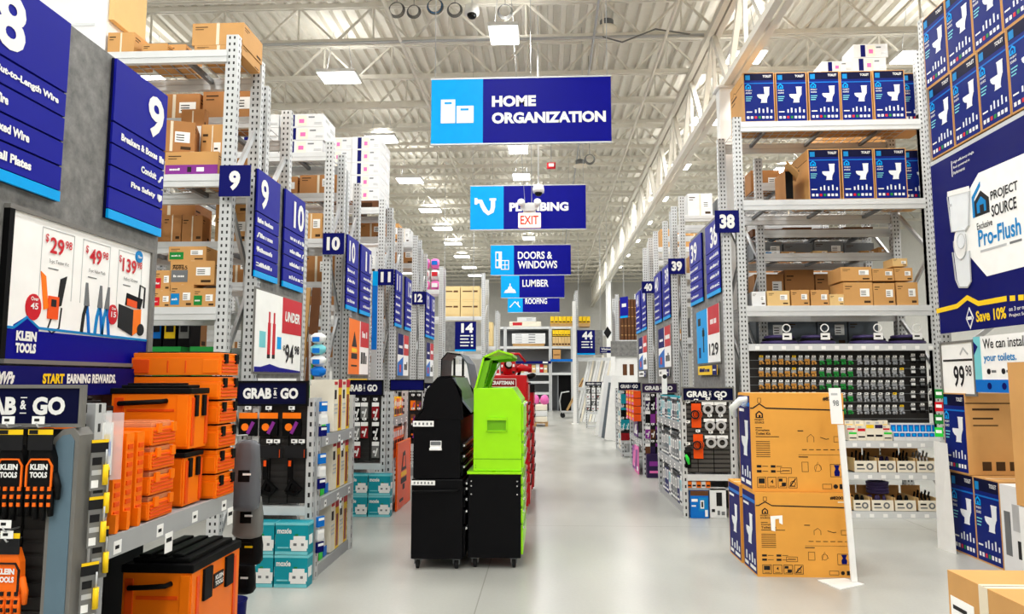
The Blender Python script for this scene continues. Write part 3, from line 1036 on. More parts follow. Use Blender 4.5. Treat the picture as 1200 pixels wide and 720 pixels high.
def tool_chest_box(x, y, z, w, d, h, label, handle=True, badge=False):
    """A tall orange site box with black lid, side handle, ribs and latches."""
    t = thing('site_tool_box', label, 'tool box', (x - w / 2, y + d / 2, z))
    g = fr_front(y, x - w, z); f = fr_left(x, y, z)
    m_ = MB(); m_.box(x - w, x, y, y + d, z, z + h * .86, 'orange')
    m_.plate(g, w * .04, w * .16, h * .03, h * .8, 'dark_orange', 0, .008)
    m_.plate(g, w * .84, w * .98, h * .03, h * .84, 'orange', 0, .01)
    n = 22
    for q in range(n):
        m_.plate(g, w * (.2 + .6 * q / n), w * (.2 + .6 * (q + .55) / n), h * .14, h * .2, 'dark_orange', 0, .004)
    m_.plate(g, w * .2, w * .8, h * .58, h * .62, 'dark_orange', 0, .005)
    for q in (.08, .86):
        m_.plate(f, d * q, d * q + .03, h * .04, h * .8, 'dark_orange', 0, .006)
    m_.build('body', t, None, .006)
    m_ = MB(); m_.box(x - w - .008, x + .008, y - .008, y + d + .008, z + h * .86, z + h * .95, 'black_plastic')
    m_.box(x - w + .03, x - .03, y + .03, y + d - .03, z + h * .95, z + h, 'black_plastic')
    for q in range(3):
        m_.box(x - w + .05 + (w - .1) * q / 3, x - w + .05 + (w - .1) * (q + .7) / 3, y + .05, y + d - .05, z + h, z + h * 1.03, 'black_plastic')
    m_.build('lid', t, None, .006)
    if handle:
        m_ = MB(); m_.tube([g.p(w * .1, h * .7, 0), g.p(w * .12, h * .71, .02), g.p(w * .4, h * .725, .03), g.p(w * .66, h * .74, .03), g.p(w * .7, h * .75, 0)], .013, 'black_plastic', 8); m_.build('side_handle', t)
    for q in (.2, .66):
        m_ = MB(); m_.plate(f, d * q, d * q + d * .16, h * .5, h * .84, 'black_plastic', 0, .014); m_.build('latch', t)
    if badge:
        m_ = MB(); m_.plate(f, d * .42, d * .62, h * .56, h * .72, 'ink', 0, .006)
        m_.text('KLEIN', f, d * .52, h * .65, h * .05, 'white', d * .17, 'C', .009, .05); m_.text('TOOLS', f, d * .52, h * .585, h * .05, 'white', d * .17, 'C', .009, .05); m_.build('badge', t)
    return t


tool_chest_box(-1.88, 3.74, 1.236, .43, .19, .335, 'big orange tool box with black lid, standing on another beside the organizers')
tool_chest_box(-1.90, 3.74, .94, .40, .19, .29, 'orange tool box underneath another behind the small clear-lidded organizers', False)
tool_chest_box(-2.13, 3.25, .94, .22, .2, .56, 'orange tool box half hidden behind the header sign of the near rack', False)
bpy.context.view_layer.update()
tool_chest_box(-1.79, 3.66, .22, .36, .56, .47, 'large orange tool box with black lid on the bottom deck under the price rail', True, True)

# orange wall rails standing on the shelf
for k in range(3):
    y_ = 3.07 + .085 * k
    m_ = MB(); f = fr_left(-1.87, y_, .94)
    m_.plate(f, 0, .06, 0, .42, 'orange', -.3, 0)
    for q in range(9):
        m_.plate(f, .012, .048, .03 + .04 * q, .05 + .04 * q, 'dark_orange', 0, .005)
    m_.plate(f, .0, .02, 0, .08, 'orange', 0, .02)
    single(m_, 'wall_rail', 'slotted orange hanging rail stood upright at the shelf edge, %s from the near post' % ORD[k], 'tool rail')

# driver packs clipped to the near post
for k, (py, px_) in enumerate(((545, 116), (578, 117), (612, 113), (648, 116), (690, 104))):
    c = at(px_, py, X=-1.80)
    t = thing('driver_pack', 'clear pack with yellow-handled tool hanging from a clip strip, %s from the top' % ORD[k], 'tool pack', (c.x, c.y, c.z - .08))
    f = Fr((c.x, c.y, c.z), (.5, .85, 0), (0.08, 0.0, 1))
    f = Fr((c.x, c.y, c.z), (.6, .8, 0))
    m_ = MB(); m_.plate(f, -.032, .032, .05, .1, 'ink', -.003, .002); m_.plate(f, -.032, .032, .088, .1, 'yellow', .002, .003); m_.plate(f, -.032, .032, -.1, .05, 'wire', -.003, .001); m_.plate(f, -.026, .0, -.09, -.06, 'paper', .001, .002); m_.plate(f, -.026, .01, .0, .03, 'ink', .001, .002); m_.plate(f, -.026, .01, -.04, -.02, 'steel', .001, .002); m_.build('backing_card', t)
    m_ = MB(); m_.cyl(f.p(.022, -.08, .012), f.p(.022, .0, .012), .011, 'yellow', 8); m_.cyl(f.p(.022, .0, .012), f.p(.022, .06, .012), .004, 'steel', 6); m_.build('screwdriver', t)
m_ = MB(); f = Fr((-1.83, 2.95, .75), (.6, .8, 0)); m_.plate(f, -.012, .012, -.745, .72, 'clear', 0, .002); single(m_, 'clip_strip', 'clear plastic clip strip down the near post of the tool shelf', 'clip strip')
m_ = MB(); f = Fr((-1.84, 2.98, 1.18), (.75, .66, 0)); m_.plate(f, -.04, .05, 0, .28, 'clear', 0, .002); m_.plate(f, -.03, .012, .02, .24, 'paper', .002, .003); m_.plate(f, -.025, .005, .1, .16, 'mid_blue', .003, .004); m_.plate(f, -.02, .0, .16, .19, 'yellow', .003, .004)
single(m_, 'leaflet_holder', 'clear leaflet holder fixed to the near post of the tool shelf', 'leaflet holder')

# black bags of tool pouches hung at the far post
for k, (px_, py, sx, sz, mm) in enumerate(((289, 556, .14, .42, 'bag'), (291, 604, .15, .26, 'wire'), (291, 640, .15, .22, 'black_plastic'), (286, 676, .12, .2, 'black_plastic'))):
    c = at(px_, py, Y=4.42 + .13 * k)
    m_ = MB(); n = 14; vs = []
    prof = [(.25, sz), (.55, sz * .985), (.8, sz * .93), (.9, sz * .75), (.96, sz * .5), (1.0, sz * .25), (.98, sz * .08), (.85, .0), (.4, -.012)]
    for i_, (r, h) in enumerate(prof):
        for q in range(n):
            a_ = 2 * math.pi * q / n
            cx_ = math.copysign(abs(math.cos(a_)) ** .5, math.cos(a_)); sy_ = math.copysign(abs(math.sin(a_)) ** .6, math.sin(a_))
            fold = 1 + .1 * math.sin(5 * q + 2.1 * i_ + k)
            vs.append((c.x + r * sx * .62 * cx_ * (1 + .05 * math.sin(3 * i_ + q)), c.y + r * .05 * sy_ * fold, c.z - sz / 2 + h))
    fs = [(i * n + q, (i + 1) * n + q, (i + 1) * n + (q + 1) % n, i * n + (q + 1) % n) for i in range(len(prof) - 1) for q in range(n)]
    m_.add(vs, fs, mm, None, True)
    m_.plate(fr_front(c.y - .05, c.x, c.z), -.03, .04, -.04, .03, 'black_plastic', 0, .004)
    m_.plate(fr_front(c.y - .055, c.x, c.z), .0, .05, .0, .012, 'yellow' if k == 2 else 'paper', 0, .004)
    m_.tube([(c.x, c.y, c.z + sz / 2 - .02), (c.x, c.y - .01, c.z + sz / 2 + .03), (c.x - .02, c.y - .12, c.z + sz / 2 + .035)], .004, 'steel', 5)
    single(m_, 'pouch_bag', 'dark clear-wrapped tool pouch at the tool shelf far end, %s from the top' % ORD[k], 'tool pouch')
m_ = MB(); m_.lathe((-2.0, 4.62, 0), [(.08, 0), (.085, .02), (.095, .2), (.1, .21), (.09, .21), (.08, .03)], 'navy', 18)
single(m_, 'blue_bucket', 'blue plastic bucket on the floor past the tool shelf', 'bucket')

# near rack of small goods with gloves, header and blue-grey end guard
GY = 2.84
t = thing('pegboard_rack', 'dark slatted rack of work gloves under the near header sign', 'rack', (-2.2, GY, 0))
m_ = MB(); f = fr_front(GY, -2.39, .18); slat_panel(m_, f, .46, 1.22); m_.build('slat_panel', t)
m_ = MB(); m_.box(-2.39, -2.33, GY - .0, GY + .05, 0, 1.4, 'frame_grey'); m_.build('post', t)
m_ = MB(); m_.box(-2.385, -1.97, GY - .06, GY + .03, .0, .18, 'shelf_grey'); m_.build('base', t)
f = fr_front(GY - .06, -1.955, 0)
m_ = MB(); pts = [(0, .0), (.115, .0), (.115, 1.38), (.09, 1.41), (.05, 1.405), (.012, 1.37), (0, 1.3)]
m_.poly(f, pts, 'frame_grey', -.09, .0)
m_.poly(f, [(.016, .02), (.098, .02), (.098, 1.36), (.08, 1.385), (.05, 1.38), (.026, 1.355), (.016, 1.29)], 'guard_blue', 0, .004)
m_.build('end_guard', t)
header_sign(fr_front(GY - .03, -2.37, 1.425), .515, .14, 'framed navy header sign on the near glove rack, first word cut off by the frame')


def glove_pack(c, Y, material, trim, label, s=1.0, finger=True):
    f = fr_front(Y, c.x, c.z)
    t = thing('glove_pack', label, 'gloves', f.p(0, -.24 * s, 0))
    m_ = MB(); hook(m_, fr_front(Y + .07, c.x, c.z + .09), 0, 0, .09); m_.build('hook', t)
    m_ = MB(); m_.plate(f, -.05 * s, .05 * s, .0, .085, 'ink', 0, .003); m_.plate(f, -.05 * s, .05 * s, .06, .08, 'yellow', .003, .004); m_.plate(f, -.045 * s, -.01, .062, .078, 'ink', .004, .005); m_.build('header_card', t)
    m_ = MB()
    palm = [(-.032, .02), (.032, .02), (.05, -.03), (.055, -.12), (.05, -.17), (-.05, -.17), (-.055, -.12), (-.05, -.03)]
    m_.poly(f, [(x * s, y * s) for x, y in palm], material, -.035, -.005)
    for q, (fx_, ln) in enumerate(((-.042, .085), (-.014, .1), (.014, .105), (.042, .088))):
        m_.tube([f.p(fx_ * s, -.15 * s, -.02), f.p(fx_ * s * 1.05, -.19 * s, -.012), f.p(fx_ * s * 1.08, (-.165 - ln) * s, -.018)], [.0145 * s, .0138 * s, .010 * s], material, 8)
    m_.tube([f.p(.05 * s, -.09 * s, -.02), f.p(.07 * s, -.14 * s, -.015), f.p(.068 * s, -.19 * s, -.02)], [.013 * s, .0125 * s, .009 * s], material, 8)
    g = m_.build('glove', t)
    m_ = MB()
    m_.strip(f, [(-.05 * s, -.14 * s), (-.05 * s, -.06 * s), (-.035 * s, -.035 * s), (.035 * s, -.035 * s), (.05 * s, -.06 * s), (.05 * s, -.14 * s)], .006, trim, -.006, .001)
    for q in range(4):
        for r_ in range(3):
            x = (-.046 + .0285 * q) * s
            m_.plate(f, x, x + .012, (-.155 - .03 * r_) * s, (-.14 - .03 * r_) * s, trim, -.006, .001)
    m_.text('KLEIN', f, 0, -.075 * s, .022 * s, 'white', .07 * s, 'C', .001, .05); m_.text('TOOLS', f, 0, -.105 * s, .022 * s, 'white', .07 * s, 'C', .001, .05)
    m_.build('trim', g)
    return t


for k, px_ in enumerate((-26, 12, 47)):
    glove_pack(at(px_, 528, Y=GY - .1), GY - .1, 'black_plastic', 'glove_orange', 'pair of black gloves with orange trim, %s along the upper hook row' % ORD[k])
for k, px_ in enumerate((-32, 8)):
    glove_pack(at(px_, 650, Y=GY - .1), GY - .1, 'glove_orange', 'ink', 'pair of orange gloves, %s along the lower hook row' % ORD[k], 1.0)
m_ = MB(); f = fr_front(GY - .02, px_x(44, GY), .98); hook(m_, f, 0, 0, .09); single(m_, 'display_hook', 'empty steel display hook with price tag beside the orange gloves', 'hook')

# ================================================================== left rows two to five
LEVELS = (pz(62, 5.62, 200), pz(206, 5.62, 225), pz(361, 5.62, 215), 1.2)
L1, L2, L3, L4 = LEVELS
ROWS_L = [(5.62, 6.95, '9', '10'), (8.32, 9.65, '10', '11'), (11.1, 12.6, '11', '12'), (14.0, 15.25, '12', '13')]
YS_L = [5.86, 8.72, 11.36, 14.06]
RL1, RL2, RL3 = 4.0, pz(285, 6.3, 215), pz(409, 6.3, 215)
words_l = {n: ['~a' + n, '~bb' + n, '~ccc' + n, '~dddd' + n] for n in ('9', '10', '11', '12', '13')}
rowname = ['second', 'third', 'fourth', 'fifth']
for r, (y0, y1, na, nb) in enumerate(ROWS_L):
    mid = y0 + (y1 - y0) * .47
    rack('tall grey pallet rack of cartons facing aisle %s on the %s row' % ({'9': 'nine', '10': 'ten', '11': 'eleven', '12': 'twelve'}[na], rowname[r]), -5.0, -2.6, y0 + .02, mid - .1, L1 + .14, LEVELS, decks=(r < 2))
    rack('tall grey rear pallet rack on the far side of the %s row' % rowname[r], -5.0, -2.6, mid + .06, y1 - .05, 4.3, (RL1, RL2, RL3), decks=(r < 2))
    end_cap('%s row end cap under blue signs %s and %s' % (rowname[r], na, nb), 1, PX, FX, y0, y1, 3.36, [.62, 1.13], 1.45, .09, ys=YS_L[r])
    aisle_board(na, fr_left(PX, y0 + .06, 2.44), .5, .9, words_l[na], 'tall blue directory sign %s on the %s row end panel, near half' % (na, rowname[r]), False)
    aisle_board(nb, fr_left(PX, y1 - .64, 2.44), .54, .9, words_l[nb], 'tall blue directory sign %s on the %s row end panel, far half' % (nb, rowname[r]), True)
    s_ = .255
    number_flag(na, -2.63, -2.63 + s_, 3.07, 3.07 + s_, y0 - .07, 'on the %s row post' % rowname[r], -2.5)


def end_poster(fr, w, h, kind, label):
    t = thing('end_poster', label, 'poster', fr.p(w / 2, 0, 0))
    m_ = MB(); m_.plate(fr, -.02, w + .02, -.02, h + .02, 'frame_grey', .002, .012); m_.build('frame', t)
    m_ = MB(); m_.plate(fr, 0, w, 0, h, 'paper', .012, .016)
    if kind == 'clamps':
        m_.plate(fr, w * .54, w, h * .52, h, 'red', .016, .018); m_.text('UNDER', fr, w * .77, h * .68, h * .14, 'white', w * .36, 'C', .02, .04, .15)
        m_.text('$', fr, w * .57, h * .28, h * .08, 'ink', w * .04, 'L', .02); m_.text('94', fr, w * .62, h * .12, h * .26, 'ink', w * .2, 'L', .02, .02); m_.text('98', fr, w * .84, h * .25, h * .12, 'ink', w * .12, 'L', .02)
        for x in (.24, .34):
            m_.plate(fr, w * x, w * (x + .055), h * .22, h * .62, 'red', .016, .019); m_.plate(fr, w * (x + .012), w * (x + .04), h * .62, h * .76, 'red', .016, .019); m_.plate(fr, w * x, w * (x + .055), h * .17, h * .22, 'ink', .016, .019)
        m_.plate(fr, w * .08, w * .2, h * .3, h * .5, 'teal_light', .016, .018); m_.plate(fr, w * .44, w * .53, h * .3, h * .46, 'sky_blue', .016, .018)
        m_.poly(fr, [(0, 0), (w, 0), (w, h * .02), (w * .5, h * .06), (w * .3, h * .1), (w * .12, h * .06), (0, h * .06)], 'banner_blue', .016, .018)
    elif kind == 'orange':
        m_.plate(fr, 0, w * .52, 0, h, 'orange', .016, .018); m_.plate(fr, w * .56, w, h * .52, h, 'red', .016, .018); word_bars(m_, fr, w * .64, h * .7, w * .28, h * .12, 'white', 3, .02)
        word_bars(m_, fr, w * .6, h * .2, w * .3, h * .22, 'ink', 5, .018)
        m_.poly(fr, [(w * .14, h * .5), (w * .26, h * .78), (w * .38, h * .5)], 'ink', .018, .02); m_.plate(fr, w * .14, w * .38, h * .4, h * .47, 'yellow', .018, .02); m_.plate(fr, w * .12, w * .4, h * .28, h * .38, 'ink', .018, .02)
        m_.plate(fr, w * .12, w * .4, h * .14, h * .17, 'ink', .018, .02)
    elif kind == 'blue_tool':
        m_.plate(fr, 0, w * .5, 0, h, 'sky_blue', .016, .018); m_.plate(fr, w * .54, w, h * .5, h, 'red', .016, .018); word_bars(m_, fr, w * .64, h * .68, w * .26, h * .12, 'white', 4, .02)
        m_.text('129', fr, w * .57, h * .12, h * .22, 'ink', w * .38, 'L', .02, .02)
        m_.plate(fr, w * .08, w * .2, h * .72, h * .86, 'ink', .018, .02); m_.plate(fr, w * .3, w * .34, h * .2, h * .66, 'ink', .018, .02); m_.plate(fr, w * .27, w * .37, h * .5, h * .62, 'ink', .018, .02); m_.plate(fr, w * .1, w * .18, h * .1, h * .3, 'navy', .018, .02)
    elif kind == 'blue_red':
        m_.plate(fr, 0, w * .5, h * .5, h, 'navy', .016, .018); m_.plate(fr, w * .54, w, h * .5, h, 'red', .016, .018); m_.poly(fr, [(0, 0), (w * .5, 0), (w * .5, h * .46), (0, h * .3)], 'mid_blue', .016, .018)
        word_bars(m_, fr, w * .6, h * .14, w * .3, h * .2, 'ink', 6, .018); m_.plate(fr, w * .6, w * .94, h * .68, h * .78, 'white', .018, .02); m_.plate(fr, w * .1, w * .4, h * .66, h * .72, 'white', .018, .02)
        m_.plate(fr, w * .15, w * .3, h * .08, h * .26, 'red', .018, .02)
    m_.build('poster', t)
    return t


pk = ['clamps', 'orange', 'blue_red', 'blue_red']
for r, (y0, y1, na, nb) in enumerate(ROWS_L):
    end_poster(fr_left(PX, (5.77, 8.57, 11.45, 14.25)[r], 1.665), (1.1, .97, .9, .85)[r], .68, pk[r], ['white poster with red tools and a red UNDER corner', 'poster with an orange half and red corner', 'white and red poster on the fourth row end panel', 'blue and red poster on the fifth row end panel'][r])
# the narrow strip signs under the posters
for r, (y0, y1, na, nb) in enumerate(ROWS_L[:2]):
    f = fr_left(PX + .03, y0 + .2, 1.5)
    m_ = MB(); m_.plate(f, 0, .9, 0, .11, 'paper' if r == 0 else 'yellow', 0, .008)
    m_.plate(f, .04, .12, .03, .08, 'mid_blue' if r == 0 else 'ink', .008, .01); word_bars(m_, f, .18, .035, .22, .045, 'ink', 7 + r, .01); m_.plate(f, .6, .85, .03, .05, 'steel', .008, .01)
    single(m_, 'strip_sign', ['white strip sign under the poster of red tools', 'yellow strip sign under the half-orange poster'][r], 'sign')

# slatted racks of small goods at the near end of each row
def goods_rack(label, xl, xr, Y, ztop, zbot, zbeam, ridge='slat_dark', rail=True):
    t = thing('pegboard_rack', label, 'rack', ((xl + xr) / 2, Y, 0))
    m_ = MB(); f = fr_front(Y, xl, zbot); slat_panel(m_, f, xr - xl, ztop - zbot, .052, ridge); m_.build('slat_panel', t)
    for q, xx in enumerate((xl - .0, xr)):
        m_ = MB(); m_.box(xx, xx + .055, Y - .03, Y + .035, 0, ztop + .06, 'perforated_square'); m_.build('post', t)
    m_ = MB(); m_.box(xl + .055, xr, Y - .03, Y + .03, zbeam - .07, zbeam, 'steel_light'); m_.build('beam', t)
    if rail:
        m_ = MB(); m_.box(xl + .055, xr, Y - .02, Y + .03, 0.02, .1, 'steel_light'); m_.build('base_rail', t)
    return t


def goods_pack(f, a, b, w, h, card, body, label, cat='hanging pack', shape='box', accent=None, group=None, name='hanging_pack', tagw=.05):
    """One hanging pack on its hook: header card, body and price tag."""
    m_ = MB(); hook(m_, Fr(f.p(0, 0, 0), f.u), a, b + .012, .06)
    g = Fr(f.p(0, 0, .055), f.u)
    m_.plate(g, a - w / 2, a + w / 2, b - h * .25, b, card, -.003, 0)
    if shape == 'box':
        m_.plate(g, a - w / 2, a + w / 2, b - h, b - h * .25, body, -.03, .0)
    elif shape == 'card':
        m_.plate(g, a - w / 2, a + w / 2, b - h, b - h * .25, body, -.004, 0)
    elif shape == 'cable':
        for q in range(5):
            m_.ring(Fr(g.p(0, 0, -.004 * q), g.u), a + (q - 2) * .002, b - h * .62, w * .3 + .006 * q, .012, body, .006, 18)
    elif shape == 'coil':
        m_.ring(g, a, b - h * .55, w * .34, w * .2, body, .014, 20)
    elif shape == 'tool':
        m_.strip(g, [(a - w * .2, b - h * .3), (a - w * .18, b - h * .7)], w * .22, body, -.02, .01)
        m_.strip(g, [(a - w * .36, b - h * .95), (a - w * .1, b - h * .72), (a + w * .34, b - h * .9), (a + w * .1, b - h), (a - w * .36, b - h * .95)], w * .2, body, -.03, .012)
        m_.plate(g, a - w * .26, a - w * .12, b - h * .42, b - h * .3, accent or 'dark_orange', .012, .014)
    if accent and shape != 'tool':
        m_.disc(g, a - w * .15, b - h * .62, w * .2, accent, 0, .006, 12); m_.strip(g, [(a, b - h * .9), (a + w * .3, b - h * .4)], w * .18, 'violet' if accent == 'orange' else 'white', 0, .006)
    return single(m_, name, label, cat, group)


GL = 5.80
goods_rack('slatted rack of small goods beside the teal boxes, second header', -2.38, -1.93, GL, 1.39, .61, .59)
header_sign(fr_front(GL - .04, px_x(283, GL), pz(474, GL)), px_x(362, GL) - px_x(283, GL), pz(449, GL) - pz(474, GL), 'navy header sign over the rack next to the teal boxes, on the low-number side', frame='black_plastic')
f = fr_front(GL, 0, 0)
for k, px_ in enumerate((291, 315, 342)):
    c = at(px_, 484, Y=GL - .055)
    goods_pack(f, c.x, c.z, .15, .185, 'orange', 'black', 'black pack with orange header card and orange picture, %s along the rack' % ORD[k], accent='orange')
for k, px_ in enumerate((316, 345)):
    c = at(px_, 523, Y=GL - .055)
    goods_pack(f, c.x, c.z, .155, .38, 'ink', 'black', 'black cordless tool hanging on the lower hooks, %s along' % ORD[k], shape='tool', cat='cordless tool')
    m_ = MB(); hook(m_, f, c.x + .06, c.z + .012, .06); g_ = Fr(f.p(0, 0, .05), f.u)
    m_.plate(g_, c.x + .0, c.x + .1, c.z - .1, c.z - .02, 'ink', -.004, 0); m_.strip(g_, [(c.x + .02, c.z - .09), (c.x + .02, c.z - .03), (c.x + .08, c.z - .03), (c.x + .08, c.z - .09), (c.x + .02, c.z - .09)], .006, 'dark_orange', 0, .003)
    single(m_, 'hanging_pack', 'small dark pack outlined in orange beside a hanging cordless tool, %s along' % ORD[k], 'hanging pack')

moxie_marks = [(0, 1, 0, .1, 'teal_light'), (0, 1, .92, 1, 'teal_light'), (.5, .97, .12, .2, 'white'), (.46, 1.0, .2, .46, 'white'), (.56, .92, .46, .58, 'white'), (.56, .66, .28, .36, 'steel_dark'), (.8, .88, .28, .36, 'steel_dark'), (.6, .7, .6, .64, 'green'), (.08, .42, .2, .24, 'teal_light')]
def teal_box(loc, label, key='teal'):
    return printed_box(key, loc, label, .258, .13, .242, 'teal', moxie_marks, [('moxie', .06, .66, .17, .44, 'white', 'L')], 'teal_box', 'box', side=[(0, 1, .9, 1, 'teal_light'), (.2, .8, .3, .6, 'white')])


for c_, (X_, nm) in enumerate(((-2.25, 'inner'), (-1.98, 'aisle'))):
    for k in range(2):
        teal_box((X_, 5.632, .002 + .246 * k), '%s teal box of the %s column below the second header sign' % (('lower', 'upper')[k], nm))
        teal_box((X_ + .02, 8.49, .002 + .246 * k), '%s teal box of the %s column below the third header sign' % (('lower', 'upper')[k], nm))

# goods on the second row's end cap: tall flashlight boxes and bagged bits
fl_marks = [(.55, 1, 0, .98, 'yellow'), (.62, .9, .05, .7, 'dark_red'), (.55, 1, .84, 1, 'red'), (.08, .3, .62, .8, 'ink'), (.06, .4, .9, .96, 'red'), (.06, .42, .5, .53, 'steel'), (.06, .42, .42, .45, 'steel'), (.06, .36, .34, .37, 'steel')]
for s_i, (z, h) in enumerate(((.09, .43), (.62, .42), (1.13, .46))):
    for k, y_ in enumerate((6.46, 6.72)):
        printed_box('flash%d' % s_i, (FX - .025, y_ + .0, z + .009), 'tall white and yellow box, %s of two on the %s shelf, second row' % (('nearer', 'farther')[k], ('bottom', 'middle', 'top')[s_i]),
                    .24, .22, h, 'cream', fl_marks, (), 'flashlight_box', 'box', rotz=R90)
    for k, y_ in enumerate((5.97, 6.09, 6.21)):
        hh = (.2, .28, .22)[k]
        m_ = MB(); m_.lathe((FX - .1, y_ + .03, z + .003), [(.05, 0), (.055, .02), (.055, hh * .6), (.045, hh * .8), (.05, hh * .86), (.03, hh)], 'box_white', 12)
        m_.plate(fr_left(FX - .045, y_ - .015, z + .006), 0, .09, 0, .08, ('red', 'bright_green', 'mid_blue')[k], 0, .006)
        single(m_, 'bulb_pack', 'white bulb pack with %s label on the %s shelf of the second row end cap' % (('red', 'green', 'blue')[k], ('bottom', 'middle', 'top')[s_i]), 'bulb pack')
for s_i, z in enumerate((.42, .92, 1.34)):
    for k in range(3):
        f = Fr((FX + .02, 5.83, z), (.45, .9, 0))
        m_ = MB(); m_.plate(f, -.02 + .0 * k, .055, -.1 - .1 * k + .1, -.02 - .1 * k + .1, ('mid_blue', 'box_white', 'navy')[k], 0, .02); m_.plate(f, -.01, .05, -.05 - .1 * k + .1, -.03 - .1 * k + .1, 'paper', .02, .022)
        single(m_, 'clip_pack', '%s clip pack on the second row front post, %s in the %s group' % (('blue', 'white', 'navy')[k], ORD[k], ('lowest', 'middle', 'highest')[s_i]), 'clip pack')
for k in range(4):
    c = at(373, 397 + 13 * k, X=-1.9)
    m_ = MB(); m_.lathe((c.x, c.y, c.z - .04), [(.03, 0), (.06, .02), (.065, .06), (.03, .085)], ('box_white', 'teal_light', 'box_white', 'mid_blue')[k], 10)
    m_.plate(fr_front(c.y - .06, c.x, c.z), -.03, .03, -.03, .01, 'mid_blue', 0, .004)
    single(m_, 'mop_refill', 'white and blue wrapped refill on a strip over the second row, %s from the top' % ORD[k], 'refill pack')
m_ = MB(); c0 = at(373, 392, X=-1.9); c1 = at(373, 452, X=-1.9); m_.bar((c0.x - .07, c0.y, c0.z), (c1.x - .07, c1.y, c1.z), .02, .004, 'clear'); m_.bar((c1.x - .07, c1.y, c1.z + .02), (-2.3, c1.y + .1, c1.z + .02), .01, .01, 'steel')
single(m_, 'clip_strip', 'clear clip strip holding white wrapped refills', 'clip strip')

# third row
GL3 = 8.66
goods_rack('slatted rack of small goods beside the far teal boxes, third header', px_x(410, GL3), px_x(448, GL3), GL3, 1.4, .63, .60)
header_sign(fr_front(GL3 - .04, px_x(404, GL3), pz(463, GL3)), px_x(449, GL3) - px_x(404, GL3), pz(447, GL3) - pz(463, GL3), 'navy header sign over the rack by the half-orange poster', frame='black_plastic')
f = fr_front(GL3, 0, 0)
q = 0
for rr, py in enumerate((472, 495, 518)):
    for k, px_ in enumerate((418, 427, 440)):
        c = at(px_, py, Y=GL3 - .055)
        if rr == 2 and k == 1:
            continue
        goods_pack(f, c.x, c.z, .085, .19, 'paper', ('black', 'wire', 'dark_red')[(k + rr) % 3], 'small dark hanging pack, %s along hook row %s of the third header rack' % (ORD[k], ('one', 'two', 'three')[rr]), accent='box_white')
        q += 1
m_ = MB(); fo = fr_left(FX + .04, 8.82, .004); w_, h_ = .85, .82
m_.plate(fo, 0, w_, 0, h_, 'dark_orange', -.02, 0)
for e in ((0, .012, 0, h_), (w_ - .012, w_, 0, h_), (0, w_, h_ - .012, h_)):
    m_.plate(fo, *e, 'orange', 0, .004)
m_.poly(fo, [(w_ * .3, h_ * .55), (w_ * .42, h_ * .82), (w_ * .56, h_ * .84), (w_ * .66, h_ * .55)], 'ink', 0, .004); m_.poly(fo, [(w_ * .38, h_ * .6), (w_ * .44, h_ * .76), (w_ * .54, h_ * .77), (w_ * .58, h_ * .6)], 'dark_orange', .004, .006)
m_.plate(fo, w_ * .28, w_ * .68, h_ * .46, h_ * .53, 'yellow', 0, .005); m_.plate(fo, w_ * .28, w_ * .68, h_ * .36, h_ * .44, 'ink', 0, .005); m_.plate(fo, w_ * .42, w_ * .54, h_ * .26, h_ * .34, 'ink', 0, .005)
m_.plate(fo, w_ * .2, w_ * .44, h_ * .1, h_ * .14, 'ink', 0, .005)
single(m_, 'display_poster', 'big orange display panel with black emblem below the third row shelves', 'display panel')
for s_i, z in enumerate((.9 if False else 1.13, .62)):
    if s_i == 1:
        continue
    for k in range(6):
        printed_box('tape%d' % (k % 3), (FX - .03, 8.9 + .105 * k, z + .009), 'orange and black tape pack, %s along the top shelf of the third row' % ORD[k], .098, .16, .22 + .02 * (k % 2), ('orange', 'yellow', 'dark_orange')[k % 3],
                    [(.1, .9, .1, .4, 'ink'), (.2, .8, .55, .8, 'white')], (), 'tape_pack', 'tape pack', rotz=R90)
for k in range(5):
    printed_box('glue%d' % (k % 2), (FX - .03, 8.92 + .14 * k, .629), 'orange glue box standing behind the big orange panel, %s along' % ORD[k], .13, .18, .36, ('orange', 'dark_orange')[k % 2], [(.1, .9, .3, .6, 'ink'), (.1, .9, .7, .9, 'white')], (), 'glue_box', 'glue box', rotz=R90)

# ------------------------------------------------------------------ stock on the left racks
def lay(px0, px1, pytop, Y, zb, label, depth=.4, material='cardboard', seed=0, **k):
    """A carton whose front face spans these photo columns at distance Y, resting at height zb."""
    ym = (pytop + 445) / 2
    x0, x1 = px_x(px0, Y, pytop), px_x(px1, Y, pytop)
    h = pz(pytop, Y, (px0 + px1) / 2) - zb
    return carton(x1 - x0, depth, h, ((x0 + x1) / 2, Y, zb), label, material, seed=seed, **k)


a = 'of the aisle 9 rack'
lay(127, 158, 38, 5.7, L1 + .005, 'square brown carton with white side strip on the top deck ' + a, .3, seed=1, paper=False)
lay(167, 196, 51, 5.75, L1 + .005, 'low flat carton lying in the middle of the top deck ' + a, .35, seed=2, paper=False, tape=False)
lay(199, 218, 52, 5.85, L1 + .005, 'low flat carton beside another on the top deck ' + a, .3, seed=3, paper=False, tape=False)
b0 = lay(228, 284, 53, 5.69, L1 + .005, 'wide carton under the biggest carton on the top deck ' + a, .38, seed=4, paper=False)
lay(226, 286, 27, 5.69, pz(53, 5.69, 255) + .002, 'biggest taped carton standing highest on the top deck ' + a, .4, seed=5, paper=False)
z = L2 + .005
t0 = lay(194, 256, 178, 5.64, z, 'tan carton with purple printed band ' + a, .23, seed=6, paper=False, tape=False)
m_ = MB()
x0, x1 = px_x(194, 5.64, 200), px_x(255, 5.64, 200); f = fr_front(5.638, x0, z)
W_ = x1 - x0
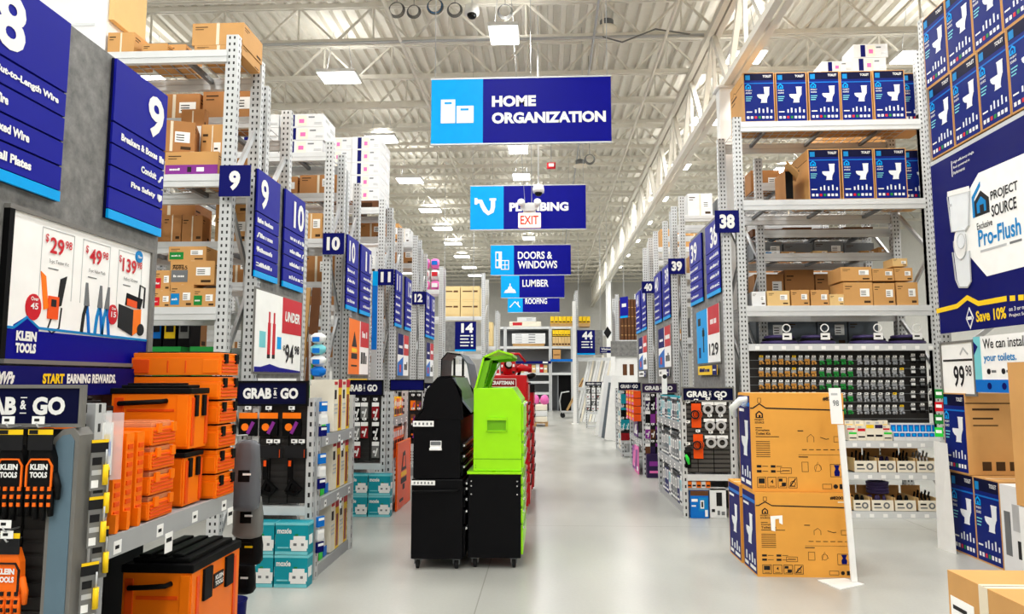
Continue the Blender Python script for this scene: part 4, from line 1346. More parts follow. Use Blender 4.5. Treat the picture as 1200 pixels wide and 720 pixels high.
m_.plate(f, 0, W_, .012, .092, 'violet', 0, .002); m_.plate(f, W_ * .42, W_ * .5, .03, .075, 'ink', .002, .003); m_.plate(f, W_ * .6, W_ * .74, .035, .07, 'paper', .002, .003); word_bars(m_, f, W_ * .08, .045, .1, .02, 'white', 2, .004)
o = m_.build('printed_band', t0)
carton(.36, .3, .27, (px_x(203, 5.7, 150), 5.68, z + .22), 'tilted brown carton with a white label at the top left of the purple-banded carton', 'cardboard_dark', seed=7, rotz=.35)
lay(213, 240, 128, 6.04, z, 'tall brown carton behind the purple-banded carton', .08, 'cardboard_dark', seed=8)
lay(237, 262, 146, 5.9, z, 'brown carton standing between the purple-banded carton and the post', .25, 'cardboard', seed=9)
for k in range(3):
    carton(.32, .34, .26, (-2.85 + .0 * k, 6.3, RL2 + .005 + .262 * k), 'brown carton, %s up in the back rack stack beside the post under flag 9' % ORD[k], 'cardboard', seed=11 + k)
for k, (p0, p1) in enumerate(((192, 213), (214, 238), (240, 257))):
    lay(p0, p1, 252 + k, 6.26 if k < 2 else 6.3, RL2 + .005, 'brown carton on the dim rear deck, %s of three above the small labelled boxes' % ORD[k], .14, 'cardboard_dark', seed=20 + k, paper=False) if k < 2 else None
z = L3 + .005
sm = [(179, 200, 341, 0, 'red'), (200, 227, 334, 0, 'house_blue'), (227, 253, 338, 0, 'green')]
tops = {}
for k, (p0, p1, py, _, ac) in enumerate(sm):
    lay(p0, p1, py, 5.64, z, 'small tan box with %s label at the bottom of the small-box pile' % ('red', 'blue', 'green')[k], .28, seed=30 + k, tape=False, accent=ac)
    tops[k] = pz(py, 5.64, p0) + .002
lay(182, 200, 317, 5.66, tops[0], 'small tan box with red label stacked on another red-labelled box', .26, seed=33, tape=False, accent='red')
lay(200, 252, 306, 5.66, tops[1], 'wide tan box with inked code in the middle of the small-box pile', .26, seed=34, tape=False, accent='steel_dark')
lay(198, 242, 289, 5.68, pz(306, 5.66, 220) + .002, 'tan box with green label topmost on the small-box pile', .24, seed=35, tape=False, accent='green')
m_ = MB(); m_.lathe((px_x(246, 5.75, 330), 5.78, tops[2]), [(.02, 0), (.06, .01), (.07, .05), (.03, .07)], 'steel_dark', 10); single(m_, 'loose_fittings', 'small dark bag of fittings lying on the green-labelled bottom box', 'bag')
for k, (p0, p1, mm) in enumerate(((178, 190, 'mid_blue'), (192, 207, 'yellow'), (209, 223, 'wire'))):
    x0, x1 = px_x(p0, 6.26, 380), px_x(p1, 6.26, 380)
    printed_box('pk%d' % k, ((x0 + x1) / 2, 6.26, RL3 + .005), '%s fronted pack on the rear deck above the green bins' % ('blue', 'yellow', 'grey')[k], x1 - x0, .2, pz(372, 6.26, p0) - RL3 + .005, 'black', [(.08, .92, .3, .9, mm), (.2, .8, .5, .7, 'ink')], (), 'retail_pack', 'pack')
for k, (p0, p1) in enumerate(((180, 212), (226, 250))):
    x0, x1 = px_x(p0, 5.7, 400), px_x(p1, 5.7, 400)
    m_ = MB(); w = x1 - x0
    zz = 1.205
    m_.box(x0, x1, 5.7, 6.0, zz, zz + .62, 'green'); m_.box(x0 - .012, x1 + .012, 5.68, 6.02, zz + .62, zz + .66, 'green'); m_.plate(fr_front(5.9, x0, zz), w * .25, w * .75, .3, .42, 'paper', 0, .003)
    single(m_, 'storage_bin', 'green plastic bin %s the post on the aisle 9 rack' % ('farther from', 'nearer to')[k], 'bin')

x1 = px_x(127, 5.75, 60); x2 = px_x(136, 5.75, 20)
m_ = MB(); m_.box(x1 - .9, x1, 5.7, 6.2, L1 + .008, 5.75, 'box_white'); m_.box(x1 + .004, x2, 5.72, 6.2, L1 + .36, 5.75, 'tan_light'); m_.plate(fr_front(5.7, x1 - .9, L1), .1, .8, .3, .32, 'steel', 0, .002)
single(m_, 'wrapped_load', 'tall white wrapped load with tan edge on the top deck behind the near end panel', 'wrapped load')
# dark filler cartons, added so the rear racks look unlit
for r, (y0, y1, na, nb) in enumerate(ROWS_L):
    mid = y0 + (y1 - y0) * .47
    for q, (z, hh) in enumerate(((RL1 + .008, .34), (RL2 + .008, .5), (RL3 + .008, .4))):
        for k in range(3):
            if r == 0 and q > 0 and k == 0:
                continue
            carton(.5, .34, hh * (1 - .1 * ((k + q + r) % 3)), (-3.0 - .53 * k, mid + .2, z), 'added dark filler carton, %s in on the %s rear deck of the %s row' % (ORD[k], ('top', 'middle', 'low')[q], rowname[r]), 'cardboard_dark', seed=170 + (q + k) % 3)

# aisle 10 rack: white cartons on the top deck
def white_carton(loc, w, d, h, label, key):
    return printed_box(key, loc, label, w, d, h, 'box_white', [(.2, .34, .06, .94, 'navy'), (.4, .62, .1, .9, 'cream'), (.44, .56, .3, .6, 'pink'), (.66, .8, .7, .8, 'steel_dark'), (.8, .97, .3, .36, 'steel'), (.8, .97, .2, .26, 'steel')], (), 'white_carton', 'carton',
                       side=[(.2, .5, .6, .8, 'steel'), (.6, .9, .2, .5, 'steel')])


xw0, xw1 = px_x(329, 8.36, 150), px_x(379, 8.36, 150); w_ = xw1 - xw0
hs = (pz(135, 8.36, 350) - L1 + .005) / 3
for k in range(3):
    white_carton(((xw0 + xw1) / 2 + .02 * (k % 2), 8.34, L1 + .005 + hs * k), w_, .5, hs - .004, 'white carton with navy stripe, %s up in the three-high stack on the aisle 10 rack' % ORD[k], 'wc3')
    white_carton(((xw0 + xw1) / 2 - w_ - .02, 8.34, L1 + .005 + hs * k), w_, .5, hs - .004, 'white carton half hidden beside the three-high stack on the aisle 10 rack, %s up' % ORD[k], 'wc3')
lay(352, 378, 250, 8.35, L2 + .005, 'brown carton alone on the second deck of the aisle 10 rack', .4, 'cardboard', seed=40)
for k in range(2):
    p0 = at(349 + 12 * k, 440, Y=8.17); p1 = at(358 + 12 * k, 337, Y=8.24)
    m_ = MB(); m_.bar((p0.x, 8.17, 1.2), (p1.x, 8.28, p1.z), .1, .03, 'brown' if k else 'wood', up=(0, 1, 0)); m_.bar((p0.x + .03, 8.15, 1.35), (p1.x + .0, 8.25, p1.z - .5), .03, .012, 'green', up=(0, 1, 0))
    single(m_, 'leaning_board', '%s leaning board strapped with green in the aisle 10 rack' % ('pale wooden', 'dark wooden')[k], 'board')
# aisle 11 rack: tall stack of white cartons
hs = (pz(160, 11.14, 425) - L1 - .128) / 5
m_ = MB(); x0, x1 = px_x(411, 11.14, 230), px_x(444, 11.14, 230)
for q in range(3):
    m_.box(x0 - .4 + (x1 - x0 + .3) * q / 2, x0 - .3 + (x1 - x0 + .3) * q / 2, 11.12, 11.9, L1 + .006, L1 + .09, 'brown')
m_.box(x0 - .42, x1, 11.12, 11.9, L1 + .09, L1 + .125, 'brown'); single(m_, 'pallet', 'dark wooden pallet under the five-high white cartons', 'pallet')
for k in range(5):
    white_carton(((x0 + x1) / 2, 11.14, L1 + .128 + hs * k), x1 - x0 - .01, .78, hs - .004, 'white carton, %s up in the five-high stack on the pallet, aisle side' % ORD[k], 'wc5')
    white_carton(((x0 + x1) / 2 - (x1 - x0), 11.16, L1 + .128 + hs * k), x1 - x0 - .01, .78, hs - .004, 'white carton, %s up in the five-high stack on the pallet, rack side' % ORD[k], 'wc5')
lay(424, 441, 290, 11.2, L2 + .005, 'small white box on the second deck of the aisle 11 rack', .3, 'box_white', seed=50, tape=False)
lay(404, 422, 292, 11.2, L2 + .005, 'brown carton on the second deck of the aisle 11 rack', .3, 'cardboard', seed=51)
lay(420, 442, 372, 11.2, L3 + .005, 'brown carton on the third deck of the aisle 11 rack', .3, 'cardboard', seed=52)
lay(462, 474, 271, 14.05, 3.9, 'white box with red print high on the aisle 12 rack', .3, 'box_white', seed=53, tape=False, accent='red') if False else None
for k in range(2):
    lay(455 + 13 * k, 467 + 13 * k, 262 + 6 * k, 14.05, L1 + .005, '%s carton on the top deck of the aisle 12 rack' % ('brown', 'white')[k], .4, ('cardboard', 'box_white')[k], seed=55 + k, accent=(None, 'red')[k])
for k in range(4):
    pass
m_ = MB(); f = fr_front(10.7, 0, 0); xa, xb = px_x(436, 10.7, 360), px_x(442, 10.7, 360); m_.plate(f, xa, xb, pz(410, 10.7, 440), pz(318, 10.7, 440), 'mid_blue', -.02, 0); m_.plate(f, xa, xb, pz(335, 10.7, 440), pz(318, 10.7, 440), 'sky_blue', 0, .003)
m_.box(xa, xb, 10.7, 10.74, 0, pz(410, 10.7, 440), 'steel'); single(m_, 'blade_sign', 'narrow tall blue blade sign between the third and fourth rows', 'sign')
# soft wrapped bundles on the far rack top
for r in range(3):
    for k in range(2):
        c = at(499 + 11 * k, 335 - 13 * r, Y=17.1)
        m_ = MB(); m_.lathe((c.x, c.y, c.z - .14), [(.05, 0), (.095, .03), (.105, .12), (.095, .23), (.05, .252)], ('pink', 'box_white', 'pink')[r], 12); m_.plate(fr_front(c.y - .1, c.x, c.z), -.07, .07, -.05, .05, ('box_white', 'red', 'mid_blue')[r], 0, .01)
        single(m_, 'wrapped_bundle', '%s wrapped bundle, %s of the %s tier on the rack before sign 14' % (('pink', 'white', 'pink')[r], ORD[k], ('lowest', 'middle', 'top')[r]), 'bundle')
x0, x1 = px_x(492, 17.1, 345), px_x(518, 17.1, 345)
rack('grey rack carrying soft wrapped bundles, before the aisle 14 sign', x0 - .9, x1, 16.95, 17.35, 4.3, (at(505, 341, Y=17.1).z, 2.2, 1.1), decks=False)

# ================================================================== hanging department signs
def p_trap(m_, f, a, b, s, mm):
    m_.strip(f, [(a - s * .5, b + s * .42), (a - s * .28, b + s * .42), (a - s * .2, b + s * .2), (a - .06 * s, b - s * .05), (a + s * .1, b - s * .2), (a + s * .28, b - s * .1), (a + s * .34, b + s * .12), (a + s * .34, b + s * .5)], s * .22, mm, 0, .004)
    m_.plate(f, a + s * .16, a + s * .5, b + s * .46, b + s * .58, mm, 0, .005); m_.plate(f, a - s * .6, a - s * .46, b + s * .26, b + s * .6, mm, 0, .005)


SIGN_W = 2.0
specs = [('HOME|ORGANIZATION', 505, 170, 218, 84, 'organization'), ('PLUMBING', 551, 270, 138, 55, 'plumbing'), ('DOORS &|WINDOWS', 575, 323, 95, 37, 'doors and windows'), ('LUMBER', 587, 349.5, 75, 29, 'lumber'), ('ROOFING', 595, 366.5, 61, 23, 'roofing')]
for k, (txt, px0, pyb, wpx, hpx, nm) in enumerate(specs):
    Y = SIGN_W * 840 / wpx
    c = at(px0, pyb, Y=Y); h = hpx * Y / 840 * .98
    f = fr_front(Y, c.x, c.z)
    t = thing('department_sign', 'hanging blue department sign for %s with white lettering and pictogram' % nm, 'hanging sign', f.p(1.0, 0, 0))
    m_ = MB(); m_.plate(f, SIGN_W * .29, SIGN_W, 0, h, 'banner_blue', -.012, .012); m_.build('banner', t)
    m_ = MB(); m_.plate(f, 0, SIGN_W * .29, 0, h, 'sky_blue', -.012, .012); m_.build('icon_panel', t)
    m_ = MB()
    for b_ in (0, h):
        m_.plate(f, -.005, SIGN_W + .005, b_ - .008, b_ + .008, 'steel', -.014, .014)
    m_.build('rail', t)
    g = Fr(f.p(0, 0, .012), f.u); m_ = MB(); ia, ib = SIGN_W * .145, h * .5
    if k == 0:
        m_.plate(g, SIGN_W * .055, SIGN_W * .135, h * .32, h * .68, 'white', 0, .004); m_.plate(g, SIGN_W * .143, SIGN_W * .238, h * .32, h * .58, 'white', 0, .004)
        m_.plate(g, SIGN_W * .075, SIGN_W * .115, h * .61, h * .64, 'sky_blue', .004, .006); m_.plate(g, SIGN_W * .165, SIGN_W * .21, h * .51, h * .54, 'sky_blue', .004, .006)
    elif k == 1:
        p_trap(m_, g, ia - .01, ib - .03, .34, 'white')
    elif k == 2:
        m_.plate(g, .12, .28, .18, .6, 'white', 0, .003); m_.plate(g, .14, .2, .4, .56, 'sky_blue', .003, .005); m_.plate(g, .14, .2, .22, .36, 'sky_blue', .003, .005)
        m_.plate(g, .26, .46, .14, .38, 'white', .003, .006)
        for q in range(2):
            for w in range(2):
                m_.plate(g, .28 + .09 * q, .35 + .09 * q, .16 + .11 * w, .25 + .11 * w, 'sky_blue', .006, .008)
    elif k == 3:
        m_.poly(g, [(.1, .16), (.48, .16), (.44, .26), (.36, .3), (.34, .36), (.24, .36), (.22, .28), (.14, .24)], 'white', 0, .004); m_.strip(g, [(.29, .36), (.29, .46)], .03, 'white', 0, .004)
    else:
        m_.strip(g, [(.08, .2), (.28, .42), (.48, .2)], .04, 'white', 0, .004); m_.plate(g, .38, .42, .3, .42, 'white', 0, .004)
    m_.build('pictogram', t)
    m_ = MB(); L = txt.split('|'); xs = SIGN_W * .34
    if k == 0:
        m_.text('HOME', f, xs, h * .555, h * .17, 'white', SIGN_W * .245, 'L', .016, .05); m_.text('ORGANIZATION', f, xs, h * .30, h * .17, 'white', SIGN_W * .63, 'L', .016, .05)
    elif k == 1:
        m_.text('PLUMBING', f, xs, h * .41, h * .2, 'white', SIGN_W * .51, 'L', .016, .05)
    elif k == 2:
        m_.text('DOORS &', f, xs, h * .53, h * .25, 'white', SIGN_W * .43, 'L', .016, .025); m_.text('WINDOWS', f, xs, h * .22, h * .25, 'white', SIGN_W * .49, 'L', .016, .025)
    else:
        m_.text(txt, f, xs, h * .46 if k == 3 else h * .44, h * .3, 'white', SIGN_W * (.41 if k == 3 else .42), 'L', .016, .02)
    m_.build('lettering', t)
    m_ = MB()
    for q in (.02, .98):
        m_.cyl(f.p(SIGN_W * q, h, 0), (f.p(SIGN_W * q, h, 0).x, Y, ZC + .13), .004, 'steel', 5)
    m_.build('cable', t)

# exit sign with twin lamps
Y = 10.3
c = at(620.5, 258, Y=Y); w_, h_ = 27 * Y / 840, 18 * Y / 840
f = fr_front(Y, c.x, c.z)
t = thing('exit_sign', 'lit white EXIT sign with twin lamp heads before the plumbing sign', 'exit sign', f.p(0, -h_ / 2, 0))
m_ = MB(); m_.plate(f, -w_ / 2, w_ / 2, -h_ / 2, h_ / 2, 'exit_glow', -.05, 0); m_.build('housing', t, None, .01)
m_ = MB(); m_.text('EXIT', f, 0, -h_ * .3, h_ * .6, 'exit_red', w_ * .8, 'C', .003, .02); m_.build('lettering', t)
m_ = MB(); m_.plate(f, -w_ * .28, w_ * .28, h_ * .5, h_ * 1.1, 'white_metal', -.05, 0); m_.poly(f, [(-w_ * .42, h_ * .8), (-w_ * .2, h_ * .6), (w_ * .2, h_ * .6), (w_ * .42, h_ * .85), (w_ * .3, h_ * 1.15), (-w_ * .3, h_ * 1.1)], 'white_metal', 0, .03); m_.build('lamp_body', t)
for s_ in (-1, 1):
    m_ = MB(); m_.lathe(f.p(s_ * w_ * .36, h_ * 1.05, .03), [(.02, 0), (.05, .03), (.055, .07), (.0, .075)], 'white', 12, (0, -1, .2)); m_.build('lamp_head', t)
m_ = MB(); m_.cyl(f.p(-w_ * .2, h_ * 1.1, -.02), (c.x - .3, Y, ZC + .13), .004, 'steel', 5); m_.cyl(f.p(w_ * .1, h_ * 1.1, -.02), (c.x + .02, Y, ZC + .13), .005, 'steel', 5); m_.build('hanger', t)


def dome_camera(px_, py, Y, r, label):
    c = at(px_, py, Y=Y)
    t = thing('dome_camera', label, 'camera', c)
    m_ = MB(); m_.lathe(c, [(r * .35, r * 1.5), (r * .9, r * 1.3), (r * 1.05, r * .5), (r, 0)], 'white', 18); m_.build('housing', t)
    m_ = MB(); m_.lathe(c, [(r * .7, 0), (r * .68, -r * .25), (r * .45, -r * .55), (r * .1, -r * .68)], 'glass_dark', 16); m_.build('dome', t)
    m_ = MB(); m_.cyl(c + Vector((0, 0, r * 1.4)), (c.x, c.y, ZC + .13), r * .16, 'white', 8); m_.build('stem', t)


dome_camera(553, 17, 10.6, .11, 'white security dome camera with black lens among the cable coils')
dome_camera(631, 226, 11.2, .09, 'white security dome camera in front of the plumbing sign')
for k, (px_, py, rr) in enumerate(((465, 12, .13), (485, 14, .11), (510, 8, .13), (533, 12, .12), (592, 14, .12), (725, 60, .0), (691, 187, .1))):
    if rr == 0:
        continue
    Y = 10.7 if k < 6 else 13.3
    c = at(px_, py, Y=Y); m_ = MB(); f = fr_front(Y, c.x, c.z)
    for q in range(4):
        m_.tube([f.p((rr - .008 * q) * math.cos(2 * math.pi * j / 18), (rr - .006 * q) * math.sin(2 * math.pi * j / 18), .015 * q) for j in range(18)], .006, ('wire', 'wire', 'house_blue' if k == 2 else 'wire', 'wire')[q], 5, True)
    m_.cyl((c.x, Y, c.z + rr), (c.x, Y, ZC + .13), .005, 'wire', 5)
    single(m_, 'cable_coil', 'coil of grey cable hung on the roof joist, %s along' % ORD[k] if k != 2 else 'coil of cable with a blue strand hung on the roof joist', 'cable coil')
for k, (px_, py, Y, r) in enumerate(((711, 34, 11.6, .16), (680, 195, 17.0, .16))):
    c = at(px_, py, Y=Y); t = thing('ceiling_speaker', 'round white ceiling speaker %s' % ('right of the lit fixture above the organization sign', 'above the plumbing sign')[k], 'speaker', c)
    m_ = MB(); m_.lathe(c, [(r * .5, .16), (r * .72, .14), (r * .72, 0)], 'steel_dark', 18); m_.build('can', t)
    m_ = MB(); m_.lathe(c, [(r * 1.05, .02), (r * 1.05, -.01), (r * .6, -.02)], 'cream', 18); m_.build('grille', t)
    m_ = MB(); m_.cyl(c + Vector((0, 0, .1)), (c.x, c.y, ZC + .13), .01, 'steel', 5); m_.build('stem', t)
c = at(646, 194, Y=16.4); m_ = MB(); m_.box(c.x - .1, c.x + .1, c.y - .04, c.y + .04, c.z - .08, c.z + .06, 'red'); m_.box(c.x - .06, c.x + .06, c.y - .06, c.y - .04, c.z - .04, c.z + .03, 'paper'); m_.cyl((c.x, c.y, c.z + .05), (c.x, c.y, ZC + .13), .01, 'steel', 5)
single(m_, 'alarm_strobe', 'small red fire alarm strobe hanging above the plumbing sign', 'alarm')
# conduits and a thin sprinkler pipe along the roof
for k, (x, z, r, mm) in enumerate(((.78, 7.0, .02, 'steel'), (1.9, 6.96, .025, 'joist_white'), (-2.3, 7.0, .03, 'joist_white'))):
    m_ = MB(); m_.cyl((x, -3.8, z), (x, 40.5, z), r, mm, 8)
    for j in range(12):
        m_.cyl((x, 1.3 + 3.44 * j, z), (x, 1.3 + 3.44 * j, 7.05), .006, 'steel', 5)
    single(m_, 'ceiling_pipe', ('thin steel conduit running under the joists over the middle of the aisle', 'white sprinkler pipe running under the joists near the girder', 'white sprinkler pipe running under the joists over the low-number racks')[k], 'pipe')
Yp = 10.9
m_ = MB(); m_.cyl((-9, Yp, 6.99), (2.5, Yp, 6.99), .022, 'steel', 8); m_.tube([(.9, Yp, 7.0), (1.2, Yp - .2, 6.8), (1.7, Yp - .3, 6.95), (2.3, Yp, 7.0)], .012, 'wire', 6)
single(m_, 'ceiling_pipe', 'grey conduit running across the joists above the organization sign', 'pipe')

# ================================================================== tool chests in the middle of the aisle
def caster(t, x, y, r=.041):
    m_ = MB(); m_.lathe((x - .016, y, r), [(r * .6, 0), (r, .004), (r, .028), (r * .6, .032)], 'rubber', 16, (1, 0, 0)); c_ = m_.build('caster', t)
    m_ = MB(); m_.box(x - .03, x + .03, y - .035, y + .035, r * 1.9, r * 1.9 + .012, 'steel_dark'); m_.box(x - .028, x - .022, y - .02, y + .02, r, r * 1.9, 'steel_dark'); m_.box(x + .022, x + .028, y - .02, y + .02, r, r * 1.9, 'steel_dark'); m_.build('fork', c_)


def drawers(t, X, y0, y1, zs, mat_, pull='chrome'):
    """Drawer fronts looking at +X with full-width pulls."""
    for z0, z1 in zs:
        m_ = MB(); f = fr_left(X, y0, z0); L = y1 - y0; h = z1 - z0
        m_.plate(f, .03, L - .03, .006, h - .006, mat_, 0, .018); d_ = m_.build('drawer', t, None, .003)
        m_ = MB(); m_.plate(f, .05, L - .05, h - .03, h - .012, pull, .018, .032); m_.build('pull', d_)


CY = 6.19
xa, xb, xc = px_x(484, CY), px_x(545, CY), px_x(610, CY)
# black chest
t = thing('rolling_tool_cabinet', 'black rolling cabinet carrying the black top chest, nearest the grab racks', 'tool cabinet', ((xa + xb) / 2, CY + .5, 0))
zt = pz(562, CY, 515)
m_ = MB(); m_.box(xa, xb - .012, CY, CY + 1.04, .09, zt, 'gloss_black'); m_.build('body', t, None, .008)
f = fr_front(CY, xa, 0)
m_ = MB(); m_.plate(f, -.003, .062 + .14, zt - .05, zt - .012, 'paper', 0, .004)
for q in range(6):
    m_.plate(f, .02 + .03 * q, .032 + .03 * q, zt - .04, zt - .022, 'steel_dark', .004, .006)
m_.build('label_strip', t)
m_ = MB(); m_.tube([f.p(.015, zt - .1, 0), f.p(.02, zt - .1, .035), f.p(.40, zt - .09, .035), f.p(.405, zt - .09, 0)], .011, 'black_plastic', 8); m_.build('push_handle', t)
drawers(t, xb - .012, CY, CY + 1.04, [(.11, .36), (.37, .5), (.51, .6), (.61, .69), (.70, zt - .02)], 'gloss_black')
for x in (xa + .05, xb - .07):
    for y in (CY + .07, CY + .96):
        caster(t, x, y)
t = thing('tool_top_chest', 'black top chest with raised lid and two white label strips', 'tool chest', ((xa + xb) / 2, CY + .5, zt))
z1 = pz(492, CY, 515)
m_ = MB(); m_.box(xa + .01, xb - .035, CY + .005, CY + 1.02, zt + .006, z1, 'gloss_black')
m_.build('body', t, None, .006)
P_ = lambda px_, py: (at(px_, py, Y=CY).x - xa, at(px_, py, Y=CY).z)
m_ = MB(); side_pts = [P_(486, 492), P_(496, 482), P_(500, 459), P_(514, 443), P_(530, 443), P_(541, 458), P_(543, 492)]
m_.poly(f, side_pts, 'gloss_black', -.03, 0); m_.build('raised_lid_side', t)
m_ = MB(); m_.poly(f, side_pts, 'gloss_black', -1.0, -.97); m_.build('raised_lid_side', t)
def panel_px(pts, w, y0, y1, mm, Yref):
    """A sheet bent along photo points at distance Yref, running back from y0 to y1."""
    m_ = MB()
    for (a, b) in zip(pts[:-1], pts[1:]):
        A = at(*a, Y=Yref); B = at(*b, Y=Yref); d = (B - A).normalized(); n_ = Vector((-d.z, 0, d.x)) * w
        m_.hexa([(A.x, y0, A.z), (B.x, y0, B.z), (B.x, y1, B.z), (A.x, y1, A.z), (A.x + n_.x, y0, A.z + n_.z), (B.x + n_.x, y0, B.z + n_.z), (B.x + n_.x, y1, B.z + n_.z), (A.x + n_.x, y1, A.z + n_.z)], mm)
    return m_


panel_px([(486, 492), (496, 480), (500, 459), (514, 443), (530, 442)], .012, CY + .01, CY + 1.0, 'gloss_black', CY).build('raised_lid', t)
panel_px([(552, 484), (541, 470), (531, 443)], -.014, CY + .0, CY + 1.0, 'grey_plastic', CY).build('raised_lid_front', t)
m_ = MB(); m_.plate(f, .006, .185, z1 - .06, z1 - .012, 'paper', -.002, .004)
for q in range(5):
    m_.plate(f, .02 + .034 * q, .034 + .034 * q, z1 - .046, z1 - .026, 'steel_dark', .004, .006)
m_.build('label_strip', t)
m_ = MB(); hx0, hx1 = px_x(505, CY), px_x(518, CY); g0, g1 = pz(527, CY, 512), pz(517, CY, 512)
m_.plate(f, hx0 - xa, hx1 - xa, g0, g1, 'paper', -.004, .003); m_.plate(f, hx0 - xa + .005, hx1 - xa - .005, (g0 + g1) / 2, g1 - .006, 'steel_dark', .003, .006); m_.plate(f, hx0 - xa - .004, hx1 - xa + .004, g0 - .006, g0 + .012, 'paper', .003, .02); m_.build('side_grip', t)
drawers(t, xb - .035, CY, CY + 1.02, [(zt + .02, zt + .12), (zt + .13, zt + .21), (zt + .22, zt + .3)], 'gloss_black')

# green chest on a black-sided cabinet with green drawers
GYc = CY + .06
ga, gb = px_x(549, GYc), px_x(610, GYc)
t = thing('rolling_tool_cabinet', 'black-sided rolling cabinet with lime green drawers under the lime top chest', 'tool cabinet', ((ga + gb) / 2, GYc + .5, 0))
ztg = pz(556, GYc, 580)
m_ = MB(); m_.box(ga, gb, GYc, GYc + 1.04, .09, ztg, 'gloss_black'); m_.build('body', t, None, .008)
m_ = MB(); m_.box(ga - .006, gb + .01, GYc - .008, GYc + 1.05, ztg, ztg + .022, 'lime'); m_.build('top_tray', t)
f = fr_front(GYc, ga, 0)
m_ = MB()
for q in (.03, gb - ga - .03):
    for b_ in (ztg - .06, ztg - .1, ztg - .17):
        m_.disc(f, q, b_, .006, 'chrome', 0, .003, 8)
m_.build('bolt', t)
drawers(t, gb, GYc, GYc + 1.04, [(.11, .36), (.37, .5), (.51, .6), (.61, .69), (.70, ztg - .02)], 'lime')
for x in (ga + .06, gb - .06):
    for y in (GYc + .07, GYc + .96):
        caster(t, x, y)
m_ = MB(); m_.tube([(gb + .0, GYc + 1.04, ztg - .1), (gb + .03, GYc + 1.1, ztg - .1), (ga + .05, GYc + 1.1, ztg - .1), (ga + .03, GYc + 1.04, ztg - .1)], .011, 'black_plastic', 8); m_.build('push_handle', t)
t = thing('tool_top_chest', 'lime green top chest with open lid', 'tool chest', ((ga + gb) / 2, GYc + .5, ztg + .022))
gx0, gx1 = px_x(555, GYc), px_x(611, GYc)
f = fr_front(GYc + .01, 0, 0)
zl, zh = ztg + .024, pz(455, GYc, 580)
m_ = MB(); m_.poly(f, [(gx0, zl), (gx1, zl), (gx1, zh - .11), (gx1 - .075, zh), (gx0, zh)], 'lime', -1.0, 0); m_.build('body', t, None, .006)
m_ = MB(); hx0, hx1 = px_x(570, GYc), px_x(594, GYc); g0, g1 = pz(506, GYc, 582), pz(490, GYc, 582)
m_.plate(f, hx0, hx1, g0, g1, 'lime_dark', 0, .003); m_.plate(f, hx0, hx1, g1 - .02, g1, 'lime', .003, .022); m_.plate(f, hx0, hx0 + .008, g0, g1, 'lime', .003, .014); m_.plate(f, hx1 - .008, hx1, g0, g1, 'lime', .003, .014); m_.plate(f, hx0, hx1, g0, g0 + .008, 'lime', .003, .014); m_.build('side_grip', t)
m_ = MB(); m_.plate(f, gx0, gx1, zl + .1, zl + .106, 'lime_dark', 0, .002)
for q in range(4):
    m_.disc(f, gx0 + .02, zl + .03 + .02 * (q % 2) , .004, 'lime_dark', 0, .002, 8)
m_.build('seam', t)
drawers(t, gx1, GYc + .01, GYc + 1.0, [(zl + .02, zl + .13), (zl + .14, zl + .24), (zl + .25, zl + .33), (zl + .34, zh - .13)], 'lime')
panel_px([(556, 455), (566, 418), (584, 410), (601, 415)], -.016, GYc + .0, GYc + 1.0, 'lime', GYc).build('open_lid', t)
m_ = MB()
for yy in (GYc + .02, GYc + .98):
    A, B, Cc, D = (at(557, 455, Y=GYc), at(567, 419, Y=GYc), at(584, 411, Y=GYc), at(575, 420, Y=GYc))
    E_ = at(566, 455, Y=GYc)
    m_.hexa([(A.x, yy, A.z), (E_.x, yy, E_.z), (E_.x, yy + .012, E_.z), (A.x, yy + .012, A.z), (B.x, yy, B.z), (D.x, yy, D.z), (D.x, yy + .012, D.z), (B.x, yy + .012, B.z)], 'lime_dark')
    m_.hexa([(B.x, yy, B.z - .03), (at(600, 420, Y=GYc).x, yy, at(600, 420, Y=GYc).z), (at(600, 420, Y=GYc).x, yy + .012, at(600, 420, Y=GYc).z), (B.x, yy + .012, B.z - .03), (B.x, yy, B.z), (at(600, 415, Y=GYc).x, yy, at(600, 415, Y=GYc).z), (at(600, 415, Y=GYc).x, yy + .012, at(600, 415, Y=GYc).z), (B.x, yy + .012, B.z)], 'lime_dark')
for q in range(3):
    yy = GYc + .25 + .25 * q
    m_.bar((at(560, 450, Y=GYc).x, yy, at(560, 450, Y=GYc).z), (at(568, 421, Y=GYc).x, yy, at(568, 421, Y=GYc).z), .03, .012, 'lime_dark')
m_.build('lid_rib', t)
m_ = MB(); A = at(571, 455, Y=GYc); B = at(585, 425, Y=GYc); m_.cyl((A.x, GYc + .12, A.z), (B.x, GYc + .12, B.z), .008, 'chrome', 6); m_.build('gas_strut', t)

# grey chest behind the black one, lid up
SY = 7.65
sx0, sx1 = px_x(517, SY), px_x(555, SY)
t = thing('tool_top_chest', 'slate grey top chest with lid up behind the black chest', 'tool chest', ((sx0 + sx1) / 2, SY + .4, .8))
zs_ = pz(463, SY, 540)
m_ = MB(); m_.box(sx0, sx1, SY, SY + .8, .8, zs_, 'grey_plastic'); m_.build('body', t, None, .006)
panel_px([(515, 463), (517, 421), (524, 413), (540, 415)], -.012, SY, SY + .8, 'gloss_black', SY).build('open_lid', t)
panel_px([(555, 463), (548, 426), (540, 415)], .012, SY, SY + .8, 'grey_plastic', SY).build('open_lid_front', t)
m_ = MB()
for px0, px1, py0, py1 in ((531, 533, 420, 446), (541, 543, 420, 446), (531, 543, 444, 447)):
    A, B = at(px0, py0, Y=SY), at(px1, py1, Y=SY); m_.box(A.x, B.x, SY + .02, SY + .05, B.z, A.z, 'black_plastic')
m_.build('lid_frame', t)
t = thing('rolling_tool_cabinet', 'slate grey rolling cabinet behind the black cabinet', 'tool cabinet', ((sx0 + sx1) / 2, SY + .4, 0))
